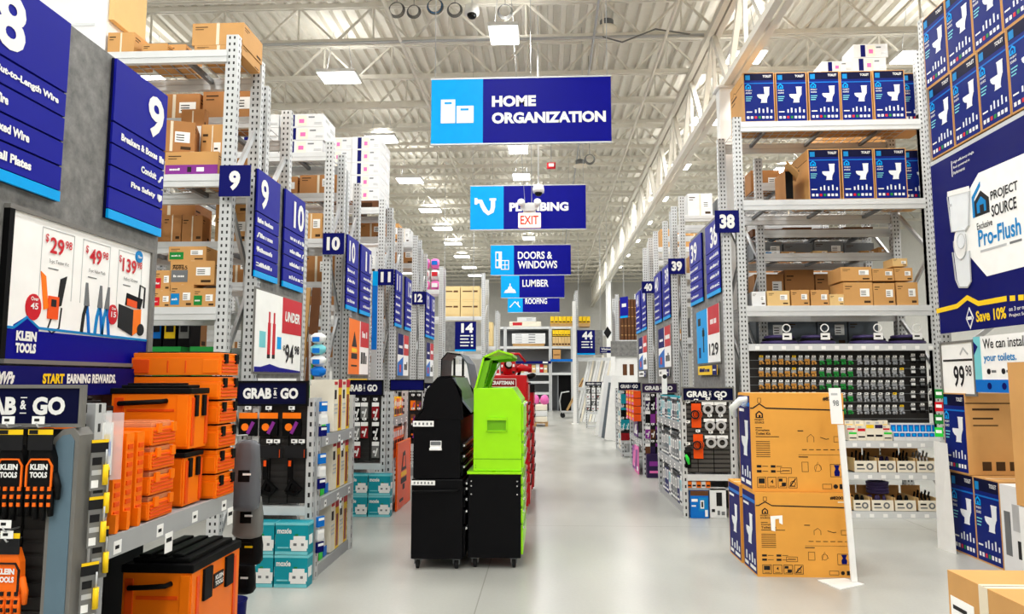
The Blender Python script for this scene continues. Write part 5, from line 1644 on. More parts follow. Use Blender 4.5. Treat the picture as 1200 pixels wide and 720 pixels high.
m_ = MB(); m_.box(sx0 - .02, sx1 + .01, SY, SY + .82, .09, .795, 'gloss_black'); m_.build('body', t, None, .006)
drawers(t, sx1 + .01, SY, SY + .82, [(.11, .36), (.37, .5), (.51, .62), (.63, .77)], 'grey_plastic')
for x in (sx0 + .04, sx1 - .04):
    for y in (SY + .07, SY + .74):
        caster(t, x, y)

# red chests farther along
RY = 8.75
rx0, rx1 = px_x(571, RY), px_x(619, RY)
t = thing('rolling_tool_cabinet', 'red rolling cabinet with black grips behind the lime chest', 'tool cabinet', ((rx0 + rx1) / 2, RY + .5, 0))
m_ = MB(); m_.box(rx0, rx1, RY, RY + 1.0, .09, .92, 'tool_red'); m_.build('body', t, None, .008)
drawers(t, rx1, RY, RY + 1.0, [(.11, .36), (.37, .5), (.51, .62), (.63, .72), (.73, .9)], 'tool_red', 'black_plastic')
for x in (rx0 + .06, rx1 - .06):
    for y in (RY + .07, RY + .92):
        caster(t, x, y)
t = thing('tool_top_chest', 'red top chest with white-lettered side plate behind the lime chest', 'tool chest', ((rx0 + rx1) / 2, RY + .5, .92))
zr = pz(440, RY, 590)
m_ = MB(); m_.box(rx0, rx1 - .02, RY, RY + .98, .922, zr, 'tool_red'); m_.build('body', t, None, .008)
f = fr_front(RY, rx0, 0)
m_ = MB(); b0, b1 = pz(454, RY, 590), pz(444, RY, 590); wl = px_x(605, RY) - rx0
m_.plate(f, .02, wl, b0, b1, 'dark_red', 0, .006)
for e in ((.02, wl, b1 - .006, b1), (.02, wl, b0, b0 + .006), (.02, .026, b0, b1), (wl - .006, wl, b0, b1)):
    m_.plate(f, *e, 'white', .006, .008)
m_.text('CRAFTSMAN', f, (wl + .02) / 2, b0 + (b1 - b0) * .28, (b1 - b0) * .46, 'white', (wl - .02) * .82, 'C', .01, .05)
m_.build('name_plate', t)
drawers(t, rx1 - .02, RY, RY + .98, [(.94, 1.08), (1.09, 1.2), (1.21, 1.32), (1.33, zr - .08)], 'tool_red', 'black_plastic')
m_ = MB(); m_.tube([(rx1 - .01, RY + .1, zr - .02), (rx1 + .05, RY + .1, zr + .0), (rx1 + .06, RY + .6, zr), (rx1 - .01, RY + .62, zr - .02)], .03, 'black_plastic', 8); m_.build('corner_bumper', t)
# tools and packs set out on the red chest
for k, (p0, p1, pt, mm, nm) in enumerate(((577, 586, 418, 'paper', 'white boxed'), (587, 590, 425, 'tool_red', 'slim red'), (600, 604, 424, 'tool_red', 'narrow red'))):
    x0, x1 = px_x(p0, RY + .1), px_x(p1, RY + .1)
    printed_box('rt%d' % k, ((x0 + x1) / 2, RY + .08, zr + .002), '%s pack standing on the red top chest' % nm, x1 - x0, .08, pz(pt, RY + .1, p0) - zr, mm, [(.1, .9, .1, .3, 'red' if mm == 'paper' else 'ink'), (.2, .8, .6, .8, 'ink' if mm == 'paper' else 'white')], (), 'tool_pack', 'pack')
def mini_compressor(px_, Y, s, label):
    c = at(px_, 440, Y=Y); t = thing('shop_vacuum', label, 'vacuum', (c.x, Y, zr))
    m_ = MB(); m_.lathe((c.x, Y, zr + .002), [(.07 * s, 0), (.09 * s, .02), (.09 * s, .12 * s), (.06 * s, .2 * s), (.02, .22 * s)], 'tool_red', 16); m_.build('tank', t)
    m_ = MB(); m_.ring(fr_front(Y - .09 * s, c.x, zr), 0, .14 * s, .05 * s, .02, 'black_plastic', .02); m_.disc(fr_front(Y - .09 * s, c.x, zr), 0, .14 * s, .035 * s, 'chrome', 0, .02); m_.build('gauge', t)
    m_ = MB(); m_.tube([(c.x - .06 * s, Y, zr + .17 * s), (c.x - .04 * s, Y, zr + .27 * s), (c.x + .12 * s, Y, zr + .27 * s), (c.x + .2 * s, Y + .05, zr + .17 * s)], .016, 'tool_red', 8); m_.build('handle', t)


mini_compressor(597, RY + .3, 1.0, 'small red shop vacuum with round gauge on the red top chest')
m_ = MB(); c = at(613, 430, Y=RY + .4)
m_.tube([(c.x - .08, RY + .4, zr + .06), (c.x - .02, RY + .4, zr + .1), (c.x + .1, RY + .42, zr + .07)], [.04, .05, .03], 'tool_red', 10); m_.tube([(c.x - .06, RY + .4, zr), (c.x - .03, RY + .4, zr + .09)], .02, 'black_plastic', 8)
single(m_, 'power_tool', 'red power tool lying at the aisle edge of the red top chest', 'power tool')
# last red cabinet, seen past the lime drawers
t = thing('rolling_tool_cabinet', 'farthest tall red cabinet with black bumper past the lime chest', 'tool cabinet', (-.32, 10.5, 0))
qx0, qx1 = px_x(605, 10.1), px_x(624, 10.1)
m_ = MB(); m_.box(qx0 - .3, qx1, 10.1, 11.0, .09, 1.5, 'tool_red'); m_.build('body', t, None, .008)
drawers(t, qx1, 10.1, 11.0, [(.11, .36), (.37, .55), (.56, .7), (.71, .9), (.95, 1.1), (1.11, 1.25), (1.26, 1.45)], 'tool_red', 'black_plastic')
for x in (qx0 - .24, qx1 - .06):
    for y in (10.17, 10.93):
        caster(t, x, y)
m_ = MB(); m_.box(qx1 - .1, qx1 + .03, 10.08, 10.3, 1.42, 1.53, 'black_plastic'); m_.build('corner_bumper', t)

# ================================================================== right side: plumbing rack by aisle 38
RKY = 8.75
rl, rr_ = px_x(869, RKY, 330), px_x(1091, RKY, 330)
zl = lambda py: pz(py, RKY, 980)
D1, D2, D3, D4, S1, S2, S3 = zl(143), zl(235), zl(359), zl(404), zl(517), zl(554), zl(599)
t38 = rack('tall grey pallet rack of toilet cartons and pipe fittings facing aisle 38', rl, rr_, RKY, 9.55, pz(140, RKY, 880) + .02, (D1, D2, D3), True, .12)
rack_top = upright(rr_, RKY - .005, pz(60, RKY, 1080)).build('tall_upright', t38)
for z in (D4, S1, S2, S3):
    m_ = MB(); m_.box(rl + .04, rr_ - .04, RKY - .05, RKY + .5, z - .03, z, 'shelf_grey'); m_.box(rl + .04, rr_ - .04, RKY - .06, RKY - .045, z - .075, z + .006, 'steel_light')
    f = fr_front(RKY - .06, rl, z); sb_ = m_.build('shelf_board', t38)
    for q in range(14):
        m_ = MB(); m_.plate(f, .12 + .155 * q, .17 + .155 * q, -.06, -.02, 'paper', 0, .002); m_.build('price_tag', sb_)
m_ = MB(); f = fr_front(RKY + .12, rl + .05, S1); m_.plate(f, 0, rr_ - rl - .1, 0, D4 - S1 - .04, 'slat_dark', -.02, 0)
for q in range(10):
    m_.plate(f, 0, rr_ - rl - .1, .1 * q + .05, .1 * q + .058, 'steel_dark', 0, .004)
m_.build('pegboard', t38)
rack('rear pallet rack behind the toilet carton rack, facing aisle 39', 2.9, rr_ + .05, 9.7, 10.5, 4.6, (4.25, 3.6, 3.28, 2.62, 2.05), True, .1)


def toilet_carton(w, d, h, key):
    m_ = MB(); m_.box(-w / 2, w / 2, 0, d, 0, h, 'cardboard')
    navy_print(m_, Fr((-w / 2, 0, 0), (1, 0, 0)), w * .03, w * .97, h * .02, h * .985)
    s_ = Fr((-w / 2, d, 0), (0, -1, 0))
    m_.plate(s_, d * .1, d * .5, h * .7, h * .74, 'card_print', 0, .001); m_.plate(s_, d * .1, d * .35, h * .62, h * .64, 'card_print', 0, .001); m_.strip(s_, [(d * .05, h * .8), (d * .2, h * .8), (d * .3, h * .86), (d * .4, h * .8), (d * .95, h * .8)], .008, 'card_print', 0, .001)
    m_.plate(Fr((-w / 2, 0, h), (1, 0, 0), (0, 1, 0)), w * .47, w * .53, 0, d, 'tape', 0, .001)
    return m_.build('toilet_carton', None, (0, 0, 0))


tc1 = None
cw = .386
zt = pz(85, RKY, 980) - D1
tcw = px_x(945, RKY, 110) - px_x(908.5, RKY, 110)
pitch = px_x(947, RKY, 110) - px_x(909, RKY, 110)
for k in range(6):
    x = px_x(889 + 38.1 * k, RKY, 112)
    lab = 'navy printed toilet carton on the top deck by flag 38, %s from the aisle' % ORD[k]
    if tc1 is None:
        tc1 = toilet_carton(tcw, .62, zt, 't'); tc1.location = (x, RKY - .02, D1 + .008); tag(tc1, lab, 'toilet carton', 'toilet cartons on the top deck')
    else:
        o = tc1.copy(); COL.objects.link(o); o.location = (x, RKY - .02 + .01 * (k % 2) + (.09 if k == 5 else 0), D1 + .008); tag(o, lab, 'toilet carton', 'toilet cartons on the top deck')
for k, px_ in enumerate((965.5, 1005, 1043.5, 1080.5)):
    o = tc1.copy(); COL.objects.link(o); o.location = (px_x(px_, RKY, 204), RKY - .01 + (.08 if k == 3 else 0), D2 + .008)
    tag(o, 'navy printed toilet carton on the second deck by flag 38, %s from the aisle' % ORD[k], 'toilet carton', 'toilet cartons on the second deck')
m_ = MB(); x = px_x(932, RKY, 204); m_.bar((x + .03, RKY + .02, D2 + .3), (x - .1, RKY + .05, D2 + .46), .4, .006, 'cardboard', up=(0, 0, 1)); m_.box(x - .09, x - .0, RKY + .1, RKY + .5, D2 + .005, D2 + .42, 'cardboard_dark')
m_.plate(fr_front(RKY + .1, x - .09, D2), 0, .09, .05, .4, 'black_plastic', 0, .002)
single(m_, 'shipping_carton', 'half open dark carton beside the toilet cartons on the second deck', 'carton')
# white cartons on the rack beyond, above the toilet cartons
for k, (p0, p1, pt, pb) in enumerate(((963, 998, 72, 84), (998, 1038, 68, 82), (1000, 1040, 52, 67))):
    Y = 10.0
    x0, x1 = px_x(p0, Y, pt), px_x(p1, Y, pt); zb = pz(84, Y, 1000) if k < 2 else pz(68, Y, 1000) + .003
    white_carton(((x0 + x1) / 2, Y, zb), x1 - x0, .4, pz(pt, Y, p0) - zb - .002, '%s white carton seen over the top deck toilet cartons' % ('low', 'middle', 'topmost')[k], 'wcr%d' % k)
m_ = MB(); x0, x1 = px_x(960, 10.0, 80), px_x(1042, 10.0, 80); zz = pz(84, 10.0, 1000)
m_.box(x0, x1, 9.95, 10.45, 4.256, 4.33, 'wood'); m_.box(x0, x1, 9.98, 10.42, 4.33, zz - .004, 'cardboard'); single(m_, 'pallet', 'pallet load of board under the white cartons behind the toilet cartons', 'pallet')

# third deck: small open cartons and bigger ones
for k, (p0, p1, pt, mm) in enumerate(((881, 897, 342, 'box_white'), (899, 925, 341, 'tan_light'), (927, 948, 340, 'cardboard'), (950, 971, 340, 'cardboard'), (972, 989, 345, 'tan_light'))):
    lay(p0, p1, pt, RKY - .01, D3 + .008, 'small parts carton on the third deck, %s from the post by flag 38' % ORD[k], .35, mm, seed=70 + k, tape=False)
for k, (p0, p1, pt, zb, nm) in enumerate(((988, 1022, 331, 0, 'lower'), (1023, 1048, 332, 0, 'lower'), (1050, 1075, 331, 0, 'lower'), (985, 1021, 313, 1, 'upper'), (1022, 1047, 315, 1, 'upper'), (1048, 1069, 314, 1, 'upper'))):
    zb_ = D3 + .008 if not zb else pz(331.0, RKY, 1030) + .02
    lay(p0, p1, pt, RKY - .01 + .02 * zb, zb_, 'brown carton, %s box of the %s stack along the third deck' % (nm, ORD[k % 3]), .4, 'cardboard', seed=80 + k, tape=False)
lay(1046, 1063, 303, RKY + .05, pz(313.4, RKY, 1055) + .02, 'open-flapped carton topmost on the third deck of the aisle 38 rack', .25, 'tan_light', seed=88, tape=False)
for k in range(7):
    p0 = 897 + 18.6 * k
    lay(p0, p0 + 16.8, 294 + (k % 3), 9.72, 3.284, 'small carton on the rear rack seen through the open bay, %s along' % ORD[k], .3, ('box_white', 'cardboard', 'cardboard', 'tan_light', 'cardboard', 'box_white', 'cardboard')[k], seed=90 + k, tape=False, accent='sky_blue' if k == 0 else None)
lay(1029, 1036, 290, 9.72, 3.284, 'small carton standing by the blue end post on the rear rack', .2, 'cardboard', seed=99, tape=False)
for k in range(2):
    p0 = (896, 958)[k]
    m_ = MB(); x0, x1 = px_x(p0, 9.75, 320), px_x((945, 1005)[k], 9.75, 320)
    m_.box(x0, x1, 9.75, 10.08, 2.628, 2.75, ('steel_dark', 'grey_plastic')[k]); m_.plate(fr_front(9.75, x0, 2.624), .05, x1 - x0 - .05, .03, .09, ('steel', 'paper')[k], 0, .003)
    single(m_, 'long_carton', '%s long low carton on the rear rack behind the parts cartons' % ('dark', 'slate')[k], 'carton')

# brown boards, and dark filler cartons added to darken the rack behind
for q, (z, hh, mm) in enumerate(((4.258, .3, 'cardboard_dark'), (3.608, .12, 'brown'), (3.288, .24, 'steel_dark'), (2.628, .5, 'cardboard_dark'), (2.058, .42, 'grey_plastic'))):
    for k in range(2 if q == 0 else 4):
        carton(.4, .3, hh * (1 - .12 * ((k + q) % 2)), (3.12 + .42 * k, 10.1, z), '%s bulk carton on the rear rack, %s deck down, %s along' % ({'brown': 'long brown', 'cardboard_dark': 'added dark brown', 'steel_dark': 'added dark steel-grey', 'grey_plastic': 'slate'}[mm], ORD[q], ORD[k]), mm, seed=140 + q, tape=False, paper=(k % 2 == 0))

# hose coils with ring tags
for k, px_ in enumerate((914, 958, 1019, 1064)):
    x = px_x(px_, RKY + .18, 400)
    t = thing('hose_coil', 'dark purple hose coil with ring tag, %s from the post by flag 38' % ORD[k], 'hose', (x, RKY + .2, D4))
    m_ = MB()
    for q in range(3):
        m_.tube([(x + (.2 - .02 * q) * math.cos(2 * math.pi * j / 22), RKY + .22 + (.17 - .02 * q) * math.sin(2 * math.pi * j / 22), D4 + .03 + .035 * q) for j in range(22)], .022, ('hose', 'black_plastic', 'hose')[q], 8, True)
    m_.build('hose', t)
    m_ = MB(); f = fr_front(RKY + .02, x, D4); m_.ring(f, .03, .2, .045, .012, 'paper', .004); m_.plate(f, -.02, .09, .06, .14, 'paper', 0, .003); m_.plate(f, .0, .06, .09, .11, 'ink', .003, .004); m_.build('ring_tag', t)

# rows of bagged fittings on the pegboard
PACK = {}
def fitting_pack(px_, py, body, style, label, grp):
    key = (body, style)
    c = at(px_, py, Y=RKY + .04)
    if key not in PACK:
        m_ = MB(); f = fr_front(0, 0, 0)
        m_.plate(f, -.022, .022, -.012, .012, 'paper' if style != 2 else 'yellow', 0, .002)
        m_.plate(f, -.014, .008, -.004, .004, 'ink', .002, .003)
        m_.tube([(0, .068, -.012), (0, .0, -.012)], .003, 'steel', 5)
        m_.plate(f, -.028, .028, -.05, -.012, 'clear' if body != 'black' else 'ink', -.012, -.01)
        if style in (0, 2):
            m_.tube([(-.024, -.002, -.075), (-.008, -.006, -.055), (.008, -.004, -.06), (.014, .0, -.09)], .013, body, 7)
            m_.lathe((.018, -.004, -.095), [(.008, 0), (.014, .006), (.014, .022), (.008, .028)], body, 8)
            m_.lathe((-.016, 0, -.1), [(.01, 0), (.012, .004), (.01, .02)], body, 6)
        elif style == 1:
            m_.lathe((-.012, -.002, -.1), [(.008, 0), (.017, .008), (.017, .024), (.01, .034)], body, 8); m_.lathe((.016, -.004, -.098), [(.006, 0), (.012, .006), (.012, .03), (.006, .04)], body, 8)
            m_.plate(f, -.03, .03, -.06, -.03, body, -.01, -.006)
        else:
            m_.plate(f, -.032, .032, -.105, -.03, 'black_plastic', -.01, .0); m_.plate(f, -.024, .024, -.07, -.04, body, 0, .002)
        PACK[key] = m_.build('fitting_pack', None, (0, 0, 0)); o = PACK[key]
    else:
        o = PACK[key].copy(); COL.objects.link(o)
    o.location = c
    return tag(o, label, 'fitting pack', grp)


for rr in range(4):
    for k in range(9):
        fitting_pack(892 + 7.7 * k, 418 + 14.3 * rr, 'brass', 2 if (rr, k) in ((0, 0), (0, 5), (1, 5)) else (rr + k) % 2, 'bagged brass fitting, %s along hook row %s of the brass section' % (ORD[k], ('one', 'two', 'three', 'four')[rr]), 'brass fittings on the pegboard')
for rr in range(5):
    for k in range(5):
        fitting_pack(963 + 8.4 * k, 418 + 14.5 * rr, 'green', (rr + k) % 2, 'bagged green fitting, %s along hook row %s of the green section' % (ORD[k], ('one', 'two', 'three', 'four', 'five')[rr]), 'green fittings on the pegboard')
    for k in range(7):
        fitting_pack(1007 + 8.3 * k, 418 + 14.5 * rr, 'silver_grey', 2 if (rr, k) in ((1, 6), (3, 5), (4, 6)) else (rr + k) % 2, 'bagged grey fitting, %s along hook row %s of the grey section' % (ORD[k], ('one', 'two', 'three', 'four', 'five')[rr]), 'grey fittings on the pegboard')
    for k in range(3):
        fitting_pack(1070 + 11 * k, 416 + 14.5 * rr, ('box_white', 'steel_dark', 'steel_dark')[k], 3, 'black carded fitting, %s along hook row %s nearest the far post' % (ORD[k], ('one', 'two', 'three', 'four', 'five')[rr]), 'black carded fittings')

# tall shelf of tubes and small blue boxes
cols = ('bright_green', 'red', 'yellow', 'dark_purple')
for k in range(5):
    for rr in range(3):
        w = .105; x = px_x(997 + 10.2 * k, RKY, 505)
        printed_box('tb%d' % ((k + rr) % 4), (x, RKY - .052 + .047 * rr, S1 + .009), 'small striped tube box, %s along, %s from the shelf edge' % (ORD[k], ORD[rr]), w * .92, .042, .12 + .055 * rr, 'cream',
                    [(.05, .95, .62, .8, cols[(k + rr) % 4]), (.1, .9, .2, .3, 'ink'), (.1, .5, .85, .95, 'steel')], (), 'tube_box', 'small box', 'striped tube boxes on the plumbing shelf')
for k in range(8):
    for rr in range(2):
        x = px_x(1048 + 6.9 * k, RKY, 505)
        printed_box('bb%d' % rr, (x, RKY - .045 + .065 * rr, S1 + .009), 'small blue and white box, %s along the %s tier of the plumbing shelf' % (ORD[k], ('front', 'rear')[rr]), .064, .06, .1 + .1 * rr, 'box_white',
                    [(.05, .95, .45, .9, 'mid_blue'), (.3, .7, .55, .8, 'sky_blue')], (), 'valve_box', 'small box', 'blue and white boxes on the plumbing shelf')


def open_tray(p0, p1, zb, h, label, fill, kind):
    x0, x1 = px_x(p0, RKY, 540), px_x(p1, RKY, 540); Y = RKY - .03
    t = thing('display_tray', label, 'tray', ((x0 + x1) / 2, Y, zb))
    m_ = MB(); m_.box(x0, x1, Y, Y + .012, zb, zb + h * .5, 'cream'); m_.box(x0, x0 + .01, Y + .012, Y + .4, zb, zb + h * .62, 'tan_light'); m_.box(x1 - .01, x1, Y + .012, Y + .4, zb, zb + h * .62, 'tan_light'); m_.box(x0, x1, Y + .4, Y + .41, zb, zb + h, 'cardboard'); m_.box(x0, x1, Y + .012, Y + .4, zb, zb + .008, 'cardboard')
    f = fr_front(Y, x0, zb); w = x1 - x0
    m_.ring(f, w * .68, h * .25, h * .12, h * .07, 'steel_dark', .004, 14); m_.plate(f, w * .1, w * .4, h * .28, h * .36, 'ink', 0, .002); m_.plate(f, w * .1, w * .45, h * .12, h * .18, 'steel_dark', 0, .002)
    m_.build('tray', t)
    m_ = MB()
    for q in range(5):
        xx = x0 + w * (q + .6) / 5.4
        if kind == 'loop':
            m_.tube([(xx, Y + .1 + .02 * (q % 2), zb + .01), (xx - .01, Y + .12, zb + h * .6), (xx + .015, Y + .16, zb + h * (.8 + .08 * (q % 2))), (xx + .03, Y + .22, zb + h * .5)], .011, fill, 6)
        else:
            m_.lathe((xx, Y + .15 + .05 * (q % 2), zb + .01), [(.012, 0), (.022, .01), (.022, h * .45), (.012, h * .6)], fill, 8)
    m_.build('contents', t)


for k, (p0, p1) in enumerate(((1000, 1026), (1028, 1048), (1050, 1071), (1073, 1095))):
    open_tray(p0, p1, S2 + .009, .26, 'open cream display tray of fittings, %s along the upper low shelf' % ORD[k], ('black_plastic', 'dark_purple', 'black_plastic', 'box_white')[k], 'loop' if k != 1 else 'stub')
for k, (p0, p1) in enumerate(((997, 1016), (1018, 1043), (1045, 1069), (1072, 1095))):
    open_tray(p0, p1, S3 + .009, .24, 'open cream display tray of fittings, %s along the bottom shelf' % ORD[k], ('black_plastic', 'hose', 'black_plastic', 'black_plastic')[k], 'stub' if k != 3 else 'loop')
m_ = MB(); x = px_x(1030, RKY + .2, 575)
for q in range(4):
    m_.tube([(x + .11 * math.cos(2 * math.pi * j / 20), RKY + .24 + .1 * math.sin(2 * math.pi * j / 20), S3 + .19 + .035 * q) for j in range(20)], .02, 'hose', 7, True)
single(m_, 'tubing_coil', 'purple tubing coil standing in a bottom shelf tray', 'tubing')

# ================================================================== right rows: ends of aisles 38 to 41
RXP, RXF = 2.15, 1.61
ROWS_R = [(8.70, 10.62, '38', '39'), (12.25, 14.1, '39', '40'), (15.2, 17.0, '40', '41')]
words_r = {n: ['~a' + n, '~bb' + n, '~ccc' + n, '~dddd' + n] for n in ('38', '39', '40', '41')}
rn = ['toilet side', 'purple display', 'teal display']
pkr = ['blue_tool', 'blue_red', 'blue_red']
for r, (y0, y1, na, nb) in enumerate(ROWS_R):
    end_cap('end cap under blue signs %s and %s on the %s row' % (na, nb, rn[r]), -1, RXP, RXF, y0, y1, 3.66, [.58, 1.08], 1.4, .08)
    fb = lambda y, z: fr_right(RXP, y, z)
    aisle_board(na, fb(y0 + .80, 2.66), .72, .94, words_r[na], 'tall blue directory sign %s on the %s row, nearer half' % (na, rn[r]), True)
    aisle_board(nb, fb(y1 - .06, 2.66), .80, .94, words_r[nb], 'tall blue directory sign %s on the %s row, farther half' % (nb, rn[r]), False)
    end_poster(fb(y1 - .38, 1.82), 1.32, .72, pkr[r], ['poster half light blue with a red corner, on the toilet side row', 'blue and red poster on the purple display row', 'blue and red poster on the teal display row'][r])
    f = fr_right(RXP - .03, y1 - .5, 1.66)
    m_ = MB(); m_.plate(f, 0, 1.1, 0, .12, 'yellow' if r == 0 else 'paper', 0, .008); m_.plate(f, .86, 1.1, 0, .12, 'navy', .008, .01); word_bars(m_, f, .1, .04, .6, .05, 'ink' if r else 'navy', 9 + r, .01); m_.plate(f, .9, 1.05, .05, .07, 'white', .01, .012)
    single(m_, 'strip_sign', ['yellow strip sign under the half light blue poster', 'white strip sign on the purple display row', 'white strip sign on the teal display row'][r], 'sign')
    number_flag(na, px_x((843, 786, 754)[r], y0 - .06), px_x((872, 806, 769)[r], y0 - .06), pz((275, 322.5, 344.5)[r], y0 - .06), pz((275, 322.5, 344.5)[r], y0 - .06) + (px_x((872, 806, 769)[r], y0 - .06) - px_x((843, 786, 754)[r], y0 - .06)) * .95, y0 - .06, 'above the %s row end cap' % rn[r], 2.2)
    if r:
        mid = y0 + .75
        rack('tall grey pallet rack on the near face of the %s row' % rn[r], RXP + .2, RXP + 2.9, y0 + .02, mid, 4.75, (4.4, 3.4, 2.3, 1.2), decks=False)
        rack('tall grey pallet rack on the far face of the %s row' % rn[r], RXP + .2, RXP + 2.9, mid + .2, y1 - .1, 4.7, (4.4, 3.4, 2.3, 1.2), decks=False)
        for q, z in enumerate((4.4, 3.4, 2.3)):
            for k in range(5):  # deeper cartons are dark filler, added to darken the bright gaps
                carton(.42, .4, (.4, .3, .35)[(q + k) % 3], (RXP + .52 + .5 * k, y0 + .03, z + .005), '%s carton %s deck of the %s rack, %s from the post' % (('brown', 'pale' if k < 1 else 'dark grey')[(q + r) % 2], ('on the top', 'on the second', 'on the third')[q], rn[r], ORD[k]), ('cardboard' if k < 2 else 'cardboard_dark', 'box_white' if k < 1 else 'steel_dark')[(q + r) % 2], seed=110 + q, accent='red' if (q == 1 and k == 0) else None)

# first right row: rack of orange strapping and cables
GR = 8.62
xl_, xr2 = px_x(797, GR), px_x(853, GR)
goods_rack('slatted rack of steel cable coils and orange cards by flag 38', xl_, xr2, GR, pz(471, GR), pz(553, GR), pz(555, GR), 'slat_light', False)
header_sign(fr_front(GR - .04, px_x(799, GR), pz(469, GR)), px_x(857, GR) - px_x(799, GR), pz(455, GR) - pz(469, GR), 'navy header sign over the cable coil rack by flag 38')
f = fr_front(GR, 0, 0)
P2 = lambda x, y: (x / 4.22 + 690, y / 4.22 + 440)
for k, (x, y) in enumerate(((588, 132), (650, 132), (598, 215), (652, 215), (603, 298), (658, 298))):
    c = at(*P2(x, y), Y=GR - .055)
    goods_pack(f, c.x, c.z, .14, .15, 'paper', 'steel', 'coil of steel cable in %s, hook column %s the toilet cartons' % (('the top row', 'the middle row', 'the lowest row')[k // 2], ('farther from', 'nearer')[k % 2]), 'cable coil', 'coil', name='cable_coil')
for k, (x, y) in enumerate(((530, 140), (540, 292))):
    c = at(*P2(x, y), Y=GR - .055)
    goods_pack(f, c.x, c.z, .11, .28, 'dark_orange', 'dark_orange', 'orange carded strap hanging on the %s hook' % ('upper', 'lower')[k], 'strap', 'card', name='strap_pack')
    c = at(*P2(x + 3, y + 55), Y=GR - .11); g_ = fr_front(c.y, c.x, c.z); m_ = MB()
    for q in range(4):
        m_.ring(Fr(g_.p(0, 0, -.012 * q), g_.u), (q - 1.5) * .012, 0, .045, .016, ('ink', 'dark_orange')[q % 2], .008, 14)
    single(m_, 'strap_coil', 'coiled orange and black strap below the %s orange card' % ('upper', 'lower')[k], 'strap')
for k, (x, y) in enumerate(((485, 140), (485, 240))):
    c = at(*P2(x, y), Y=GR); m_ = MB(); hook(m_, f, c.x, c.z, .06); single(m_, 'display_hook', 'empty display hook with price tag beside the orange cards, %s' % ('upper', 'lower')[k], 'hook')
c = at(*P2(490, 355), Y=GR - .055); goods_pack(f, c.x, c.z, .07, .24, 'ink', 'black', 'small black card pack on the lowest hook', 'hanging pack', 'card')
m_ = MB(); c = at(*P2(489, 415), Y=GR - .09); m_.tube([(c.x - .02, c.y, c.z + .05), (c.x, c.y, c.z), (c.x + .015, c.y, c.z - .06)], [.012, .022, .012], 'bright_green', 8); single(m_, 'green_light', 'bright green hand light below the small black card', 'light')
zb = pz(571, GR)
m_ = MB(); m_.box(xl_ + .057, xr2 - .002, GR - .02, GR + .06, zb - .02, zb, 'shelf_grey'); single(m_, 'low_shelf', 'thin grey shelf under the cable coil rack', 'shelf')
for k in range(5):
    x = px_x(805 + 5.4 * k, GR)
    printed_box('cs%d' % (k % 2), (x, GR, zb + .003), 'tiny %s box on the thin shelf below the cable coils, %s along' % (('orange', 'white')[k % 2], ORD[k]), .05, .05, .07, ('orange', 'box_white')[k % 2], [(.1, .9, .2, .5, 'ink')], (), 'small_box', 'small box')
x0, x1 = px_x(809, GR - .02, 590), px_x(830, GR - .02, 590)
printed_box('bluebox', ((x0 + x1) / 2, GR - .03, .003), 'blue printed box on the base below the cable coil rack', x1 - x0, .09, pz(575, GR, 815) - .003, 'mid_blue', [(0, 1, .82, 1, 'brown'), (.45, .95, .25, .75, 'house_blue'), (.06, .4, .6, .7, 'paper'), (.06, .3, .42, .47, 'paper'), (.8, .95, .06, .3, 'paper'), (.55, .75, .35, .65, 'paper'), (.6, .7, .4, .6, 'ink')], (), 'printed_box', 'box')
x0, x1 = px_x(832, GR - .02, 590), px_x(851, GR - .02, 590)
printed_box('whitebox', ((x0 + x1) / 2, GR - .02, .003), 'white box picturing a black device, on the base below the cable coils', x1 - x0, .09, pz(572, GR, 840) - .003, 'box_white', [(.4, .75, .4, .85, 'ink'), (.1, .3, .2, .3, 'ink'), (.45, .6, .1, .25, 'steel_dark'), (.7, .9, .1, .22, 'steel_dark')], (), 'device_box', 'box')

# bulbs and fixtures on the first right end cap
bs = [(.08, .40, .145, ('grey_plastic', 'steel_dark', 'navy', 'box_white')), (.58, .36, .135, ('box_white', 'silver_grey', 'steel_dark', 'grey_plastic')), (1.08, .30, .105, ('teal', 'box_white', 'dark_purple', 'steel_dark'))]
for s_i, (z, h, w, cc) in enumerate(bs):
    n = int(1.7 / (w + .012))
    for k in range(n):
        mm = cc[(k * 3 + s_i + k // 4) % 4]
        y = 8.83 + (w + .012) * k
        printed_box('bulb%d%s' % (s_i, mm), (RXF + .02, y, z + .002), 'bulb box %s along the %s shelf of the end cap by flag 38' % (ORD[k], ('bottom', 'middle', 'top')[s_i]), w, .2, h * (.9 + .05 * ((k * 7) % 3)), mm,
                    [(.06, .94, .84, .97, 'ink'), (.2, .8, .45, .78, 'paper' if mm != 'box_white' else 'teal_light'), (.36, .64, .5, .72, 'silver_grey'), (.1, .9, .08, .14, 'paper' if mm != 'box_white' else 'ink'), (.1, .6, .22, .28, 'steel')], (), 'bulb_box', 'bulb box', 'bulb boxes on the end cap by flag 38', rotz=-R90)
m_ = MB(); m_.box(RXF - .01, RXF + .05, 10.0, 10.07, 1.4, 1.72, 'paper'); m_.disc(fr_front(10.0, RXF + .02, 1.4), 0, .24, .03, 'ink', 0, .004); single(m_, 'price_flag', 'white post-top box with black dot at the far post by sign 39', 'sign')

